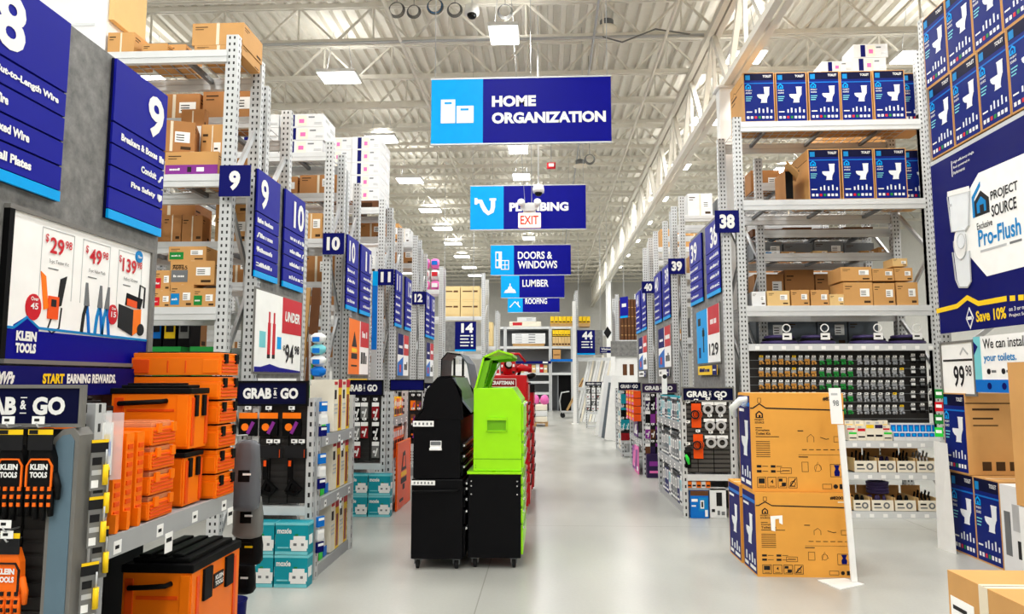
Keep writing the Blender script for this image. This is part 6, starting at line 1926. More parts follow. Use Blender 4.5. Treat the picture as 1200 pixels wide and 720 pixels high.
# second right row: purple display
G2 = 12.17
xl_, xr2 = px_x(757, G2), px_x(790, G2)
goods_rack('dark slatted rack behind the purple header display', xl_, xr2, G2, pz(459, G2), pz(540, G2), pz(541, G2))
header_sign(fr_front(G2 - .04, px_x(752, G2), pz(460, G2)), px_x(792, G2) - px_x(752, G2), pz(450, G2) - pz(460, G2), 'navy header sign over the purple goods', face='dark_purple')
f = fr_front(G2, 0, 0)
for rr, py in enumerate((466, 482, 500, 520)):
    for k, px_ in enumerate((759, 765, 771)):
        c = at(px_, py, Y=G2 - .055)
        goods_pack(f, c.x, c.z, .08, .2, ('paper', 'ink', 'violet')[k], ('dark_purple', 'black', 'violet', 'brown')[(rr + k) % 4], 'purple or dark carded pack, %s along hook row %s below the purple header' % (ORD[k], ('one', 'two', 'three', 'four')[rr]), shape='card', accent='box_white' if rr % 2 == 0 else None)
x0, x1 = px_x(755, G2 - .05), px_x(785, G2 - .05)
printed_box('purp', ((x0 + x1) / 2, G2 - .17, .002), 'dark purple printed carton on the floor under the purple packs', x1 - x0, .12, .38, 'dark_purple', [(.1, .6, .5, .7, 'violet'), (.1, .5, .2, .3, 'pink')], (), 'printed_carton', 'carton')
for j in range(3):
    m_ = MB(); m_.box(RXF - .0135, RXF - .0125, 12.44 + .42 * j, 12.46 + .42 * j, .5, 1.44, 'clear'); single(m_, 'clip_strip', 'clear strip carrying orange packs on the purple display row, %s along' % ORD[j], 'clip strip')
for k in range(4):
    z = (.9, 1.03, 1.16, 1.29)[3 - k]
    for j in range(3):
        printed_box('org%d' % (j % 2), (RXF - .134, 12.45 + .42 * j, z + .0), 'bright orange pack on the %s tier of the purple display row, %s along' % (('top', 'second', 'third', 'lowest')[k], ORD[j]), .3, .12, .115, ('dark_orange', 'orange')[j % 2], [(.1, .9, .1, .4, 'pink'), (.2, .8, .55, .85, 'yellow')], (), 'orange_pack', 'pack', rotz=-R90)
for k, (z0, z1, mm) in enumerate(((.1, .56, 'pink'), (.1, .5, 'violet'), (.6, .88, 'purple'))):
    y = (12.42, 13.0, 12.7)[k]
    m_ = MB(); f = fr_right(RXF - .03 - .03 * (k == 0), y + .5, z0 if k == 2 else .003); m_.plate(f, 0, .52, 0, z1 - z0, mm, -.012, 0); m_.poly(f, [(.05, .05), (.3, .05), (.45, z1 - z0 - .05), (.2, z1 - z0 - .08)], ('violet', 'pink', 'box_white')[k], 0, .003); m_.plate(f, .3, .48, .05, .12, 'paper', 0, .003)
    single(m_, 'display_card', '%s display card leaning on the purple display row' % ('pink', 'violet', 'deep purple')[k], 'display card')
# third right row: teal packs
G3 = 15.15
xl_, xr2 = px_x(727, G3), px_x(752, G3)
goods_rack('dark slatted rack of teal packs, third header from the toilet cartons', xl_, xr2, G3, pz(458, G3), pz(515, G3), pz(516, G3))
header_sign(fr_front(G3 - .04, px_x(725, G3), pz(457, G3)), px_x(750, G3) - px_x(725, G3), pz(449, G3) - pz(457, G3), 'navy header sign over the teal packs, half hidden')
f = fr_front(G3, 0, 0)
for rr, py in enumerate((462, 478, 492, 505)):
    for k, px_ in enumerate((730, 735)):
        c = at(px_, py, Y=G3 - .055)
        goods_pack(f, c.x, c.z, .085, .2, 'teal' if rr < 3 else 'ink', ('teal', 'black', 'teal', 'dark_red')[rr], '%s carded pack, %s along hook row %s of the third header' % (('teal', 'black', 'teal', 'red')[rr], ORD[k], ('one', 'two', 'three', 'four')[rr]), shape='card', accent='teal_light' if rr == 2 else None)
for s_i, z in enumerate((.08, .58, 1.08)):
    for k in range(5):
        printed_box('t3%d%d' % (s_i, k % 2), (RXF + .02, 15.4 + .3 * k, z + .002), 'pale box %s along the %s shelf of the teal display row' % (ORD[k], ('bottom', 'middle', 'top')[s_i]), .26, .2, .3 + .06 * (k % 2), ('box_white', 'cream')[k % 2], [(.1, .9, .6, .9, ('steel', 'teal')[k % 2]), (.1, .6, .2, .3, 'ink')], (), 'pale_box', 'box', rotz=-R90)

# ================================================================== toilet bay beside the camera, right
BX = 3.86
cA = at(1083, 201, X=BX); cB = at(1101, 392, X=BX)
SY0 = 7.16
sg_t, sg_b = cA.z, cB.z
t = thing('pallet_rack', 'grey rack bay holding the big navy toilet banner and stacked toilet cartons', 'rack', (BX + .5, 6.0, 0))
for (x, y) in ((BX + .06, SY0 + .1), (BX + .95, SY0 + .1), (BX + .06, 4.2), (BX + .95, 4.2)):
    upright(x, y, 5.3 if x < 4 else 5.3, .1, .085).build('upright', t)
dz = at(1092, 189, X=BX).z
for z in (dz, 1.62):
    for x in (BX + .04, BX + .97):
        m_ = MB(); m_.box(x - .025, x + .025, 4.24 if z > 2 or x > BX + .5 else 5.35, SY0 + .06, z - .1, z, 'steel_light'); m_.build('beam', t)
m_ = MB()
for k in range(29):
    y = 4.25 + .1 * k
    m_.box(BX + .02, BX + .98, y - .003, y + .003, dz, dz + .006, 'steel')
for k in range(8):
    x = BX + .03 + .13 * k
    m_.box(x - .003, x + .003, 4.25, SY0 + .05, dz - .006, dz, 'steel')
m_.build('wire_deck', t)
zz = .3; up = True
while zz < 4.6:
    m_ = MB(); m_.bar((BX + .1 if up else BX + .9, SY0 + .1, zz), (BX + .9 if up else BX + .1, SY0 + .1, zz + .6), .03, .045, 'steel'); m_.build('brace', t); zz += .75; up = not up

fbn = fr_right(BX - .02, SY0, sg_b)
A_ = lambda px_, py: ((SY0 - at(px_, py, X=BX - .02).y), at(px_, py, X=BX - .02).z - sg_b)
BW, BH = 2.35, sg_t - sg_b
t = thing('toilet_banner', 'huge navy banner with white toilet picture hung on the toilet bay', 'banner', fbn.p(BW / 2, 0, 0))
m_ = MB(); m_.plate(fbn, 0, BW, 0, BH, 'navy', -.006, .002); m_.build('banner', t)
m_ = MB(); pts = [A_(1230, 167), A_(1147, 203), A_(1131, 232), A_(1133, 296), A_(1157, 324), A_(1230, 305)]
m_.poly(fbn, pts, 'paper', .002, .004); m_.build('white_panel', t)
m_ = MB()
tk = [A_(1113, 228), A_(1135, 222), A_(1137, 264), A_(1133, 270), A_(1117, 272)]
m_.poly(fbn, tk, 'toilet_white', .004, .012)
m_.poly(fbn, [A_(1112, 225), A_(1137, 218), A_(1138, 224), A_(1112, 231)], 'white', .012, .016)
a0, b0 = A_(1127, 285); m_.disc(fbn, a0, b0, .1, 'white', .004, .014, 24, .15)
a1, b1 = A_(1128, 279); m_.disc(fbn, a1, b1, .075, 'toilet_white', .014, .016, 24, .1)
m_.poly(fbn, [A_(1119, 296), A_(1137, 294), A_(1139, 330), A_(1136, 336), A_(1126, 336), A_(1123, 328)], 'toilet_white', .004, .01)
m_.plate(fbn, A_(1114, 240)[0], A_(1117, 240)[0], A_(1114, 243)[1], A_(1114, 240)[1], 'steel', .012, .016)
m_.build('pictured_toilet', t)
m_ = MB()
for pts_, w_ in (([A_(1112, 231), A_(1117, 272), A_(1133, 270), A_(1137, 264), A_(1138, 224)], .012), ([A_(1118, 296), A_(1122, 328), A_(1126, 337), A_(1136, 337), A_(1140, 330), A_(1138, 294)], .012), ([(a0 + .102 * math.cos(.35 * j + 2.9), b0 + .152 * math.sin(.35 * j + 2.9)) for j in range(12)], .01), ([(a1 + .06 * math.cos(.5 * j), b1 - .03 + .07 * math.sin(.5 * j)) for j in range(14)], .006)):
    m_.strip(fbn, pts_, w_, 'steel', .012, .018)
m_.build('picture_outline', t)
m_ = MB(); hx, hb = A_(1151.5, 252); house_mark(m_, fbn, hx, hb, .22, 'ink', 'house_blue', .006)
m_.poly(fbn, [(hx - .13, hb + .0), (hx - .1, hb), (hx - .1, hb + .17), (hx, hb + .26), (hx, hb + .3), (hx - .13, hb + .19)], 'house_blue', .004, .008)
ta, tb = A_(1162, 238)
m_.text('PROJECT', fbn, ta, tb, .1, 'ink', .36, 'L', .007, .02); m_.text('SOURCE', fbn, ta, tb - .125, .1, 'ink', .33, 'L', .007, .02)
ta, tb = A_(1146, 270); m_.text('Exclusive', fbn, ta, tb, .06, 'ink', .22, 'L', .007, .01)
ta, tb = A_(1148, 290); m_.text('Pro-Flush', fbn, ta, tb, .15, 'house_blue', .57, 'L', .007, .02)
ta, tb = A_(1150, 297); m_.plate(fbn, ta, ta + .36, tb + .005, tb + .025, 'steel', .004, .006); m_.plate(fbn, ta + .4, ta + .55, tb + .005, tb + .025, 'steel_dark', .004, .006)
ta, tb = A_(1116, 205)
for q in range(3):
    m_.text(('High-efficiency single', 'flush powered-in', 'Performance')[q], fbn, ta + .03, tb + .09 - .05 * q, .03, 'white', (.33, .26, .18)[q], 'L', .005, .01)
m_.plate(fbn, ta, ta + .008, tb - .02, tb + .13, 'white', .002, .004)
m_.build('lettering', t)
m_ = MB(); m_.strip(fbn, [A_(1098, 365), A_(1122, 359), A_(1134, 349), A_(1147, 356), A_(1180, 350)], .045, 'yellow', .002, .005)
for p0, p1 in ((1184, 1190), (1194, 1200), (1205, 1212)):
    m_.strip(fbn, [A_(p0, 350 - (p0 - 1184) * .09), A_(p1, 350 - (p1 - 1184) * .09)], .045, 'yellow', .002, .005)
a0, b0 = A_(1137, 373); m_.poly(fbn, [(a0 - .06, b0), (a0, b0 - .1), (a0 + .06, b0), (a0, b0 + .1)], 'white', .002, .005); m_.poly(fbn, [(a0 - .045, b0), (a0, b0 - .075), (a0 + .045, b0), (a0, b0 + .075)], 'navy', .005, .006); m_.plate(fbn, a0 - .035, a0 + .035, b0 - .015, b0 + .015, 'white', .006, .007)
ta, tb = A_(1145, 378); m_.text('Save 10%', fbn, ta, tb, .1, 'yellow', .42, 'L', .006, .03)
m_.text('on 3 or more select', fbn, ta + .46, tb + .055, .035, 'white', .4, 'L', .006, .01); m_.text('Project Source toilets', fbn, ta + .46, tb + .0, .035, 'white', .42, 'L', .006, .01)
m_.build('offer_line', t)
# price frame and install strip
f9 = fr_right(BX - .02, at(1105, 430, X=BX - .02).y, 0)
zb, ztp = at(1106, 461, X=BX - .02).z, at(1104, 404, X=BX - .02).z
t = thing('price_sign', 'framed white price sign reading 99, under the navy toilet banner', 'price sign', f9.p(.3, zb, 0))
wpf = f9.o.y - at(1142, 430, X=BX - .02).y
m_ = MB(); m_.plate(f9, 0, wpf, zb, ztp, 'paper', -.004, .004)
m_.plate(f9, .02, wpf - .02, zb + .3, zb + .32, 'slat_dark', .004, .006); m_.build('board', t)
m_ = MB()
for e in ((-.02, 0, zb - .02, ztp + .02), (wpf, wpf + .02, zb - .02, ztp + .02), (0, wpf, zb - .02, zb), (0, wpf, ztp, ztp + .02)):
    m_.plate(f9, *e, 'frame_grey', -.005, .014)
m_.build('frame', t)
m_ = MB(); m_.text('99', f9, wpf * .36, zb + .06, .2, 'ink', wpf * .34, 'L', .006, .02); m_.text('98', f9, wpf * .74, zb + .16, .1, 'ink', wpf * .18, 'L', .006, .01); m_.strip(f9, [(wpf * .6, zb + .36), (wpf * .7, zb + .42), (wpf * .84, zb + .36)], .02, 'steel', .004, .006); m_.build('lettering', t)
fi = fr_right(BX - .03, at(1143, 430, X=BX - .03).y, 0)
t = thing('install_strip', 'white and blue installation strip sign beside the 99 price sign', 'sign', fi.p(.5, zb, 0))
m_ = MB(); m_.plate(fi, 0, 1.2, zb + .02, ztp + .04, 'paper', -.004, .004); m_.plate(fi, 0, 1.2, zb + .02, zb + .13, 'mid_blue', .004, .006); m_.plate(fi, 0, .1, zb + .13, ztp + .04, 'teal_light', .004, .005); m_.poly(fi, [(0, ztp), (.06, ztp - .05), (0, ztp - .12)], 'navy', .005, .007); m_.build('board', t)
m_ = MB(); m_.text('We can install', fi, .14, ztp - .07, .085, 'ink', .56, 'L', .007, .01); m_.text('your toilets.', fi, .14, ztp - .2, .085, 'house_blue', .44, 'L', .007, .02)
for q in range(3):
    m_.disc(fi, .2 + .2 * q, zb + .2, .025, 'ink', .004, .007, 10); m_.plate(fi, .24 + .2 * q, .3 + .2 * q, zb + .19, zb + .21, 'steel_dark', .004, .007); m_.disc(fi, .2 + .2 * q, zb + .075, .03, 'navy', .006, .008, 10)
m_.build('lettering', t)

# stacked toilet cartons over the banner and on the floor below it
h1 = at(1092, 102, X=BX).z - dz
bigc = toilet_carton(.40, .8, h1, 'big')
first = True
for rr in range(2):
    for k in range(4 + (1 - rr)):
        o = bigc if first else bigc.copy()
        if not first:
            COL.objects.link(o)
        first = False
        o.location = (BX - .0, SY0 - .2 - .412 * k + .03 * rr, dz + .008 + (h1 + .003) * rr); o.rotation_euler = (0, 0, -R90)
        tag(o, 'navy toilet carton in the %s tier above the banner, %s from the far post' % (('lower', 'upper')[rr], ORD[k]), 'toilet carton', 'toilet cartons stacked above the banner')
yb = [at(1119, 610, X=BX).y, at(1147, 620, X=BX).y, at(1177, 630, X=BX).y]
wfl = yb[0] - yb[1]
hfl = .735
fl = toilet_carton(wfl - .01, .8, hfl, 'floor')
fl.location = (BX - .02, (yb[0] + yb[1]) / 2, 0); fl.rotation_euler = (0, 0, -R90); tag(fl, 'navy toilet carton on the floor by the white leaning panel', 'toilet carton')
o = fl.copy(); COL.objects.link(o); o.location = (BX - .02, (yb[1] + yb[2]) / 2, 0); tag(o, 'navy toilet carton on the floor beside the white printed carton', 'toilet carton')
o = fl.copy(); COL.objects.link(o); o.location = (BX - .04, (yb[0] + yb[1]) / 2 + .015, hfl + .003); tag(o, 'navy and tan toilet carton stacked second, under the 99 price sign', 'toilet carton')
mbp = MB(); frp = fr_front((yb[0] + yb[1]) / 2 + .015 - (wfl - .01) / 2, BX - .04, hfl + .003)
for e, mm in (((.06, .3, .58, .6), 'card_print'), ((.06, .24, .5, .515), 'card_print'), ((.06, .28, .44, .45), 'card_print'), ((.0, .78, .64, .65), 'card_print'), ((.12, .2, .04, .12), 'card_print'), ((.24, .32, .04, .12), 'card_print'), ((.36, .44, .04, .12), 'card_print'), ((.5, .74, .3, .31), 'card_print')):
    mbp.plate(frp, *e, mm, 0, .0015)
pr = mbp.build('printed_panel', o)
pr.matrix_parent_inverse = Matrix.Rotation(R90, 4, 'Z')
pr.location = (0, 0, 0)
w3 = .4
printed_box('wfloor', (BX - .02, yb[2] - w3 / 2 - .01, 0), 'white printed carton on the floor past the two navy toilet cartons', w3, .7, .72, 'box_white', [(.1, .3, .2, .7, 'steel_dark'), (.38, .9, .5, .8, 'steel'), (.5, .7, .2, .4, 'ink'), (.6, .9, .06, .1, 'green')], (), 'white_carton', 'carton', rotz=-R90)
printed_box('wfloor', (at(1184, 480, Y=5.3).x + .005, 5.09, 0), 'white printed carton nearest the camera along the toilet bay floor', w3, .7, .72, 'box_white', [], (), 'white_carton', 'carton', rotz=-R90)
# tall brown carton standing nearer
c0 = at(1183, 425, Y=5.2); c1 = at(1196, 568, Y=5.2)
t_ = carton(.75, .5, 1.0, (c0.x + .375 + .06, 5.2, .0), 'low brown carton under the tall taped carton near the camera', 'cardboard', seed=130) if False else None
zc = .725
carton(.8, .42, at(1185, 425, Y=5.3).z - zc, (at(1184, 480, Y=5.3).x + .4, 4.88, zc), 'tall brown carton standing on the white printed cartons near the camera', 'cardboard', seed=131)
# corner carton on the floor
c = at(1110, 668, Z=.62)
m_ = MB(); m_.box(-.0, .8, 0, .62, 0, .62, 'cardboard')
f = fr_front(0, 0, 0); s_ = Fr((0, .62, 0), (0, -1, 0))
m_.plate(s_, .27, .34, .3, .62, 'tape', 0, .002); m_.plate(Fr((0, 0, .62), (1, 0, 0), (0, 1, 0)), 0, .8, .28, .35, 'tape', 0, .002); m_.plate(s_, .02, .22, .38, .5, 'paper', 0, .002); m_.plate(s_, .04, .16, .44, .46, 'ink', .002, .003); m_.plate(f, .3, .5, .2, .3, 'card_print', 0, .001)
m_.plate(Fr((0, 0, .62), (1, 0, 0), (0, 1, 0)), .0, .8, .313, .317, 'card_print', .002, .003)
o = m_.build('shipping_carton', None, (0, 0, 0)); o.location = (c.x, c.y - .62, 0); o.rotation_euler = (0, 0, 0); tag(o, 'taped brown carton at the very front corner of the floor', 'carton')

# ================================================================== floor stack of toilet cartons with price stand
def gold_carton(w, d, h, code):
    m_ = MB(); m_.box(0, w, 0, d, 0, h, 'cardboard_gold')
    f = fr_front(0, 0, 0); K = 'card_print'
    m_.strip(f, [(0, h * .845), (w * .03, h * .845), (w * .1, h * .89), (w * .17, h * .845), (w, h * .825)], h * .014, 'ink', 0, .0015)
    house_mark(m_, f, w * .095, h * .745, h * .075, 'ink', 'cardboard_gold', .0035)
    m_.text('PROJECT', f, w * .095, h * .715, h * .02, 'ink', w * .1, 'C', .002, .02); m_.text('SOURCE', f, w * .095, h * .688, h * .02, 'ink', w * .1, 'C', .002, .02)
    m_.plate(f, w * .05, w * .12, h * .64, h * .648, K, 0, .001)
    m_.text('Complete', f, w * .05, h * .605, h * .026, 'ink', w * .15, 'L', .002, .02); m_.text('Toilet Kit', f, w * .05, h * .572, h * .026, 'ink', w * .16, 'L', .002, .02)
    m_.plate(f, w * .05, w * .3, h * .55, h * .557, 'ink', 0, .001)
    for q in range(8):
        m_.plate(f, w * .05, w * (.2 + .05 * ((q * 3) % 3)), h * (.50 - .022 * q), h * (.507 - .022 * q), K, 0, .001)
    for x in (.05, .2):
        for y in (.24, .19):
            m_.plate(f, w * x, w * (x + .05), h * y, h * (y + .025), 'ink', 0, .001); m_.plate(f, w * (x + .06), w * (x + .12), h * (y + .01), h * (y + .016), K, 0, .001)
    def frame_box(a0, a1, b0, b1, mm=K, e=.0035):
        m_.plate(f, a0, a1, b0, b0 + e, mm, 0, .001); m_.plate(f, a0, a1, b1 - e, b1, mm, 0, .001); m_.plate(f, a0, a0 + e, b0, b1, mm, 0, .001); m_.plate(f, a1 - e, a1, b0, b1, mm, 0, .001)
    frame_box(w * .3, w * .42, h * .18, h * .24)
    m_.plate(f, w * .32, w * .4, h * .205, h * .215, K, 0, .001)
    for q in range(4):
        a0 = w * (.05 + .11 * q); frame_box(a0, a0 + w * .095, h * .035, h * .145, 'ink', .004)
        if q == 0:
            m_.plate(f, a0 + w * .015, a0 + w * .08, h * .08, h * .13, 'ink', 0, .0012)
        elif q == 1:
            m_.text('4', f, a0 + w * .047, h * .08, h * .04, 'ink', None, 'C', .002, .02)
        elif q == 2:
            m_.plate(f, a0 + w * .01, a0 + w * .05, h * .1, h * .13, 'ink', 0, .0012); m_.plate(f, a0 + w * .04, a0 + w * .085, h * .055, h * .09, 'ink', 0, .0012)
        else:
            m_.strip(f, [(a0 + w * .015, h * .05), (a0 + w * .08, h * .13)], w * .012, 'ink', 0, .0012); m_.ring(f, a0 + w * .05, h * .08, h * .025, h * .006, 'ink', .0012, 10)
        m_.plate(f, a0 + w * .02, a0 + w * .075, h * .05, h * .056, K, 0, .001)
    m_.plate(f, w * .5, w * .97, h * .37, h * .373, K, 0, .001); m_.plate(f, w * .5, w * .56, h * .61, h * .62, 'ink', 0, .001); m_.plate(f, w * .5, w * .6, h * .345, h * .355, 'ink', 0, .001)
    m_.strip(f, [(w * .6, h * .5), (w * .6, h * .55), (w * .64, h * .58), (w * .67, h * .55), (w * .67, h * .5)], .004, K, 0, .001)
    m_.strip(f, [(w * .74, h * .55), (w * .8, h * .53), (w * .83, h * .535)], .006, K, 0, .001); frame_box(w * .88, w * .96, h * .5, h * .56)
    for q in range(6):
        m_.plate(f, w * (.54 + .075 * q), w * (.59 + .075 * q), h * .42, h * .428, K, 0, .001)
    frame_box(w * .53, w * .6, h * .2, h * .3); m_.ring(f, w * .7, h * .24, h * .035, .003, K, .001, 12); m_.strip(f, [(w * .67, h * .2), (w * .7, h * .3), (w * .74, h * .22)], .003, K, 0, .001); frame_box(w * .83, w * .95, h * .15, h * .28)
    m_.poly(f, [(w * .875, h * .16), (w * .925, h * .16), (w * .93, h * .2), (w * .915, h * .23), (w * .93, h * .27), (w * .87, h * .27), (w * .885, h * .23), (w * .87, h * .2)], 'navy', 0, .002)
    frame_box(w * .74, w * .84, h * .03, h * .08, 'ink'); m_.disc(f, w * .88, h * .055, h * .024, 'ink', 0, .001, 8); m_.plate(f, w * .92, w * .97, h * .03, h * .08, 'ink', 0, .001)
    m_.text(code, f, w * .97, h * .92, h * .042, 'ink', w * .19, 'R', .002, .04); m_.plate(f, w * .86, w * .97, h * .885, h * .9, 'tape', 0, .0015); frame_box(w * .08, w * .12, h * .9, h * .95)
    sf = Fr((0, d, 0), (0, -1, 0))
    m_.plate(sf, d * .04, d * .96, h * .02, h * .97, 'navy', 0, .002); m_.plate(sf, d * .04, d * .96, h * .86, h * .9, 'mid_blue', .002, .003)
    toilet_shape(m_, sf, d * .52, h * .34, h * .36, 'toilet_white', 1)
    for k, (x, hh) in enumerate(((.2, .1), (.42, .07), (.62, .12), (.8, .07))):
        m_.plate(sf, d * x, d * (x + .08), h * .12, h * (.12 + hh), 'toilet_white', .002, .003)
    m_.plate(sf, d * .1, d * .5, h * .8, h * .83, 'white', .002, .003); m_.plate(sf, d * .1, d * .36, h * .05, h * .09, 'white', .002, .003); m_.plate(sf, d * .5, d * .9, h * .05, h * .09, 'white', .002, .003)
    m_.plate(Fr((0, 0, h), (1, 0, 0), (0, 1, 0)), 0, w, d * .46, d * .54, 'tape', 0, .001)
    return m_


FYK = 6.12
kx0, kx1 = px_x(887, FYK, 640), px_x(1000, FYK, 640)
kh = pz(578, FYK, 940)
lo_ = gold_carton(kx1 - kx0, .4, kh, '#820014').build('toilet_kit_carton', None, (0, 0, 0)); lo_.location = (kx0, FYK, 0)
tag(lo_, 'gold-brown toilet kit carton on the floor, lower front of the stack by the price stand', 'toilet carton')
o = lo_.copy(); COL.objects.link(o); o.location = (kx0 - .01, FYK + .44, 0); tag(o, 'gold-brown toilet kit carton behind the lower front one, only its navy end showing', 'toilet carton')
ux0, ux1 = px_x(880, FYK + .06, 520), px_x(989, FYK + .06, 520)
up_ = gold_carton(ux1 - ux0, .4, pz(461, FYK, 940) - kh - .004, '#820014').build('toilet_kit_carton', None, (0, 0, 0)); up_.location = (ux0, FYK + .05, kh + .003); up_.rotation_euler = (0, 0, -.02)
tag(up_, 'gold-brown toilet kit carton on top of the floor stack by the price stand', 'toilet carton')
m_ = MB(); c = at(868, 478, Y=FYK + .2)
rnd = random.Random(3); path = [(c.x + .07, FYK + .1, pz(466, FYK, 880)), (c.x - .0, FYK + .2, pz(470, FYK, 880)), (c.x - .05, FYK + .28, pz(480, FYK, 880)), (c.x - .02, FYK + .32, pz(490, FYK, 880)), (c.x + .0, FYK + .34, pz(488, FYK, 880))]
m_.tube(path, [.012, .03, .034, .022, .008], 'paper', 7); m_.tube([(c.x + .07, FYK + .08, pz(465, FYK, 880)), (c.x + .02, FYK + .16, pz(476, FYK, 880)), (c.x - .03, FYK + .26, pz(472, FYK, 880))], [.01, .02, .012], 'clear', 6)
single(m_, 'torn_wrap', 'torn white plastic wrap hanging off the top of the toilet carton stack', 'plastic wrap')
m_ = MB(); f = fr_front(FYK - .002, kx0, 0); kw = kx1 - kx0
m_.poly(f, [(kw * .15, kh * .72), (kw * .275, kh * .73), (kw * .275, kh * .62), (kw * .24, kh * .64), (kw * .24, kh * .69), (kw * .2, kh * .685), (kw * .195, kh * .54), (kw * .155, kh * .55)], 'paper', 0, .002)
single(m_, 'torn_label', 'torn white paper scrap stuck to the lower toilet kit carton', 'paper scrap')
b0 = at(985, 685, Z=0); Y = b0.y
t = thing('price_stand', 'white floor price stand leaning against the toilet kit cartons', 'price stand', (b0.x, Y, 0))
pA = at(1001, 682, Z=.01); pB = at(985, 498, Y=pA.y)
m_ = MB(); q = [at(958, 681, Z=.0), at(985, 692, Z=.0), at(1013, 686, Z=.0), at(990, 679, Z=.0)]
m_.hexa([q[0], q[1], q[2], q[3]] + [v + Vector((0, 0, .008)) for v in q], 'white'); m_.build('base_plate', t)
m_ = MB(); m_.bar(pA, pB, .045, .02, 'white', up=(0, -1, 0)); m_.build('pole', t)
m_ = MB(); cA_ = at(970, 455, Y=pA.y); cB_ = at(985.5, 497, Y=pA.y); fc = Fr((cA_.x + .012, pA.y - .014, cB_.z), (1, -.05, 0), (-.04, 0, 1)); wc, hc = cB_.x - cA_.x, cA_.z - cB_.z
m_.plate(fc, 0, wc, 0, hc, 'paper', -.004, .002); m_.text('98', fc, wc * .5, hc * .5, hc * .16, 'steel_dark', wc * .5, 'C', .004, .01); m_.plate(fc, wc * .15, wc * .7, hc * .8, hc * .86, 'steel', .002, .003); m_.build('card', t)
# white panel leaning by the toilet bay post
g = [at(1101, 643, Z=0), at(1121, 650, Z=0)]
tp = [at(1096, 517, Y=g[0].y), at(1110, 520, Y=g[1].y)]
m_ = MB(); m_.hexa([g[0], g[1], g[1] + Vector((0, .03, 0)), g[0] + Vector((0, .03, 0)), tp[0], tp[1], tp[1] + Vector((0, .03, 0)), tp[0] + Vector((0, .03, 0))], 'white_metal')
single(m_, 'white_divider', 'narrow white panel leaning at the post of the toilet bay', 'panel')
for k in range(4):
    c = at(1104, 462 + 15 * k, X=BX - .06)
    m_ = MB(); f = Fr((c.x, c.y + .04, c.z), (.75, -.66, 0)); m_.plate(f, -.04, .03, -.045, .045, ('green', 'red', 'green', 'bright_green')[k], 0, .012); m_.plate(f, -.03, .02, -.01, .02, 'paper', .012, .014)
    single(m_, 'clip_pack', '%s clip pack on the strip at the toilet bay post, %s from the top' % (('green', 'red', 'dark green', 'bright green')[k], ORD[k]), 'clip pack')

# ================================================================== far end of the aisle
def hanging_board(px0, px1, py0, py1, Y, n, lines, name_label, navy0, navy1):
    x0, x1 = px_x(px0, Y, py0), px_x(px1, Y, py0); z0, z1 = pz(py1, Y, (px0 + px1) / 2), pz(py0, Y, (px0 + px1) / 2)
    f = fr_front(Y, x0, z0); w, h = x1 - x0, z1 - z0
    t = thing('aisle_end_sign', name_label, 'aisle sign', f.p(w / 2, 0, 0))
    m_ = MB(); m_.plate(f, 0, w, 0, h, 'laminate', -.04, 0); m_.build('grey_board', t)
    m_ = MB(); a0, a1 = w * navy0, w * navy1; m_.plate(f, a0, a1, 0, h, 'navy', 0, .012); m_.plate(f, a0, a1, 0, h * .06, 'sky_blue', .012, .016); m_.build('blue_panel', t)
    m_ = MB(); W = a1 - a0
    m_.text(n, f, (a0 + a1) / 2 + W * .08, h * .62, h * .32, 'white', W * .58, 'C', .015, .05)
    for k in range(lines):
        m_.plate(f, a0 + W * .25, a0 + W * (.7 - .06 * (k % 2)), h * (.5 - .11 * k), h * (.54 - .11 * k), 'white', .012, .015); m_.plate(f, a0 + W * .76, a0 + W * .86, h * (.49 - .11 * k), h * (.55 - .11 * k), 'white', .012, .015)
    m_.build('lettering', t)
    m_ = MB()
    for q in (.08, .92):
        m_.cyl(f.p(w * q, h, -.02), (f.p(w * q, h, 0).x, Y + .02, ZC + .13), .008, 'steel', 5)
    m_.build('cable', t)
    return t


Y14 = 20.0
hanging_board(517, 558, 377, 412, Y14, '14', 4, 'grey end board with blue panel and white number 14 before the tan wrapped packs', .4, 1.0)
x0, x1 = px_x(517, Y14 + .1, 400), px_x(558, Y14 + .1, 400)
rack('pale grey rack behind the number 14 board, loaded with tan wrapped packs', x0 - .6, x1 + .2, Y14 + .1, Y14 + 1.4, 4.6, (pz(371, Y14, 540), 2.3, 1.2), decks=False)
zz = pz(370, Y14 + .15, 540)
for r in range(2):
    for k in range(2):
        hh = (pz(334, Y14 + .15, 540) - zz) / 2
        w = .54
        printed_box('ivory', (x0 + .24 + .56 * k, Y14 + .2, pz(371, Y14, 540) + .008 + hh * r), 'tan wrapped pack, %s tier, %s one above the number 14 board' % (('lower', 'upper')[r], ('inner', 'aisle')[k]), w, 1.0, hh - .004, 'ivory_box', [(.1, .6, .62, .7, 'brown'), (.66, .9, .6, .72, 'brown'), (.1, .9, .1, .14, 'tan_light')], (), 'wrapped_pack', 'pack')
for k, (px_, py, s_) in enumerate(((571, 360, 1), (571, 385, 1), (573, 408, 1), (571, 432, 1))):
    Y = 24.0
    c = at(px_, py + 12, Y=Y); printed_box('tanf%d' % (k % 2), (c.x, Y + .08, (.0, .9, 1.75, 2.7)[3 - k] + .03), 'tan carton on the far rack past the number 14 board, %s from the top' % ORD[k], .34, .6, .6 if k else .8, ('ivory_box', 'cardboard')[k % 2], [(.1, .7, .6, .7, 'brown')], (), 'far_carton', 'carton')
c0 = at(571, 430, Y=24.0)
rack('dark far rack of tan cartons past the number 14 board', c0.x - .9, c0.x + .32, 23.98, 24.9, 3.9, (.02, .9, 1.75, 2.7), decks=False)
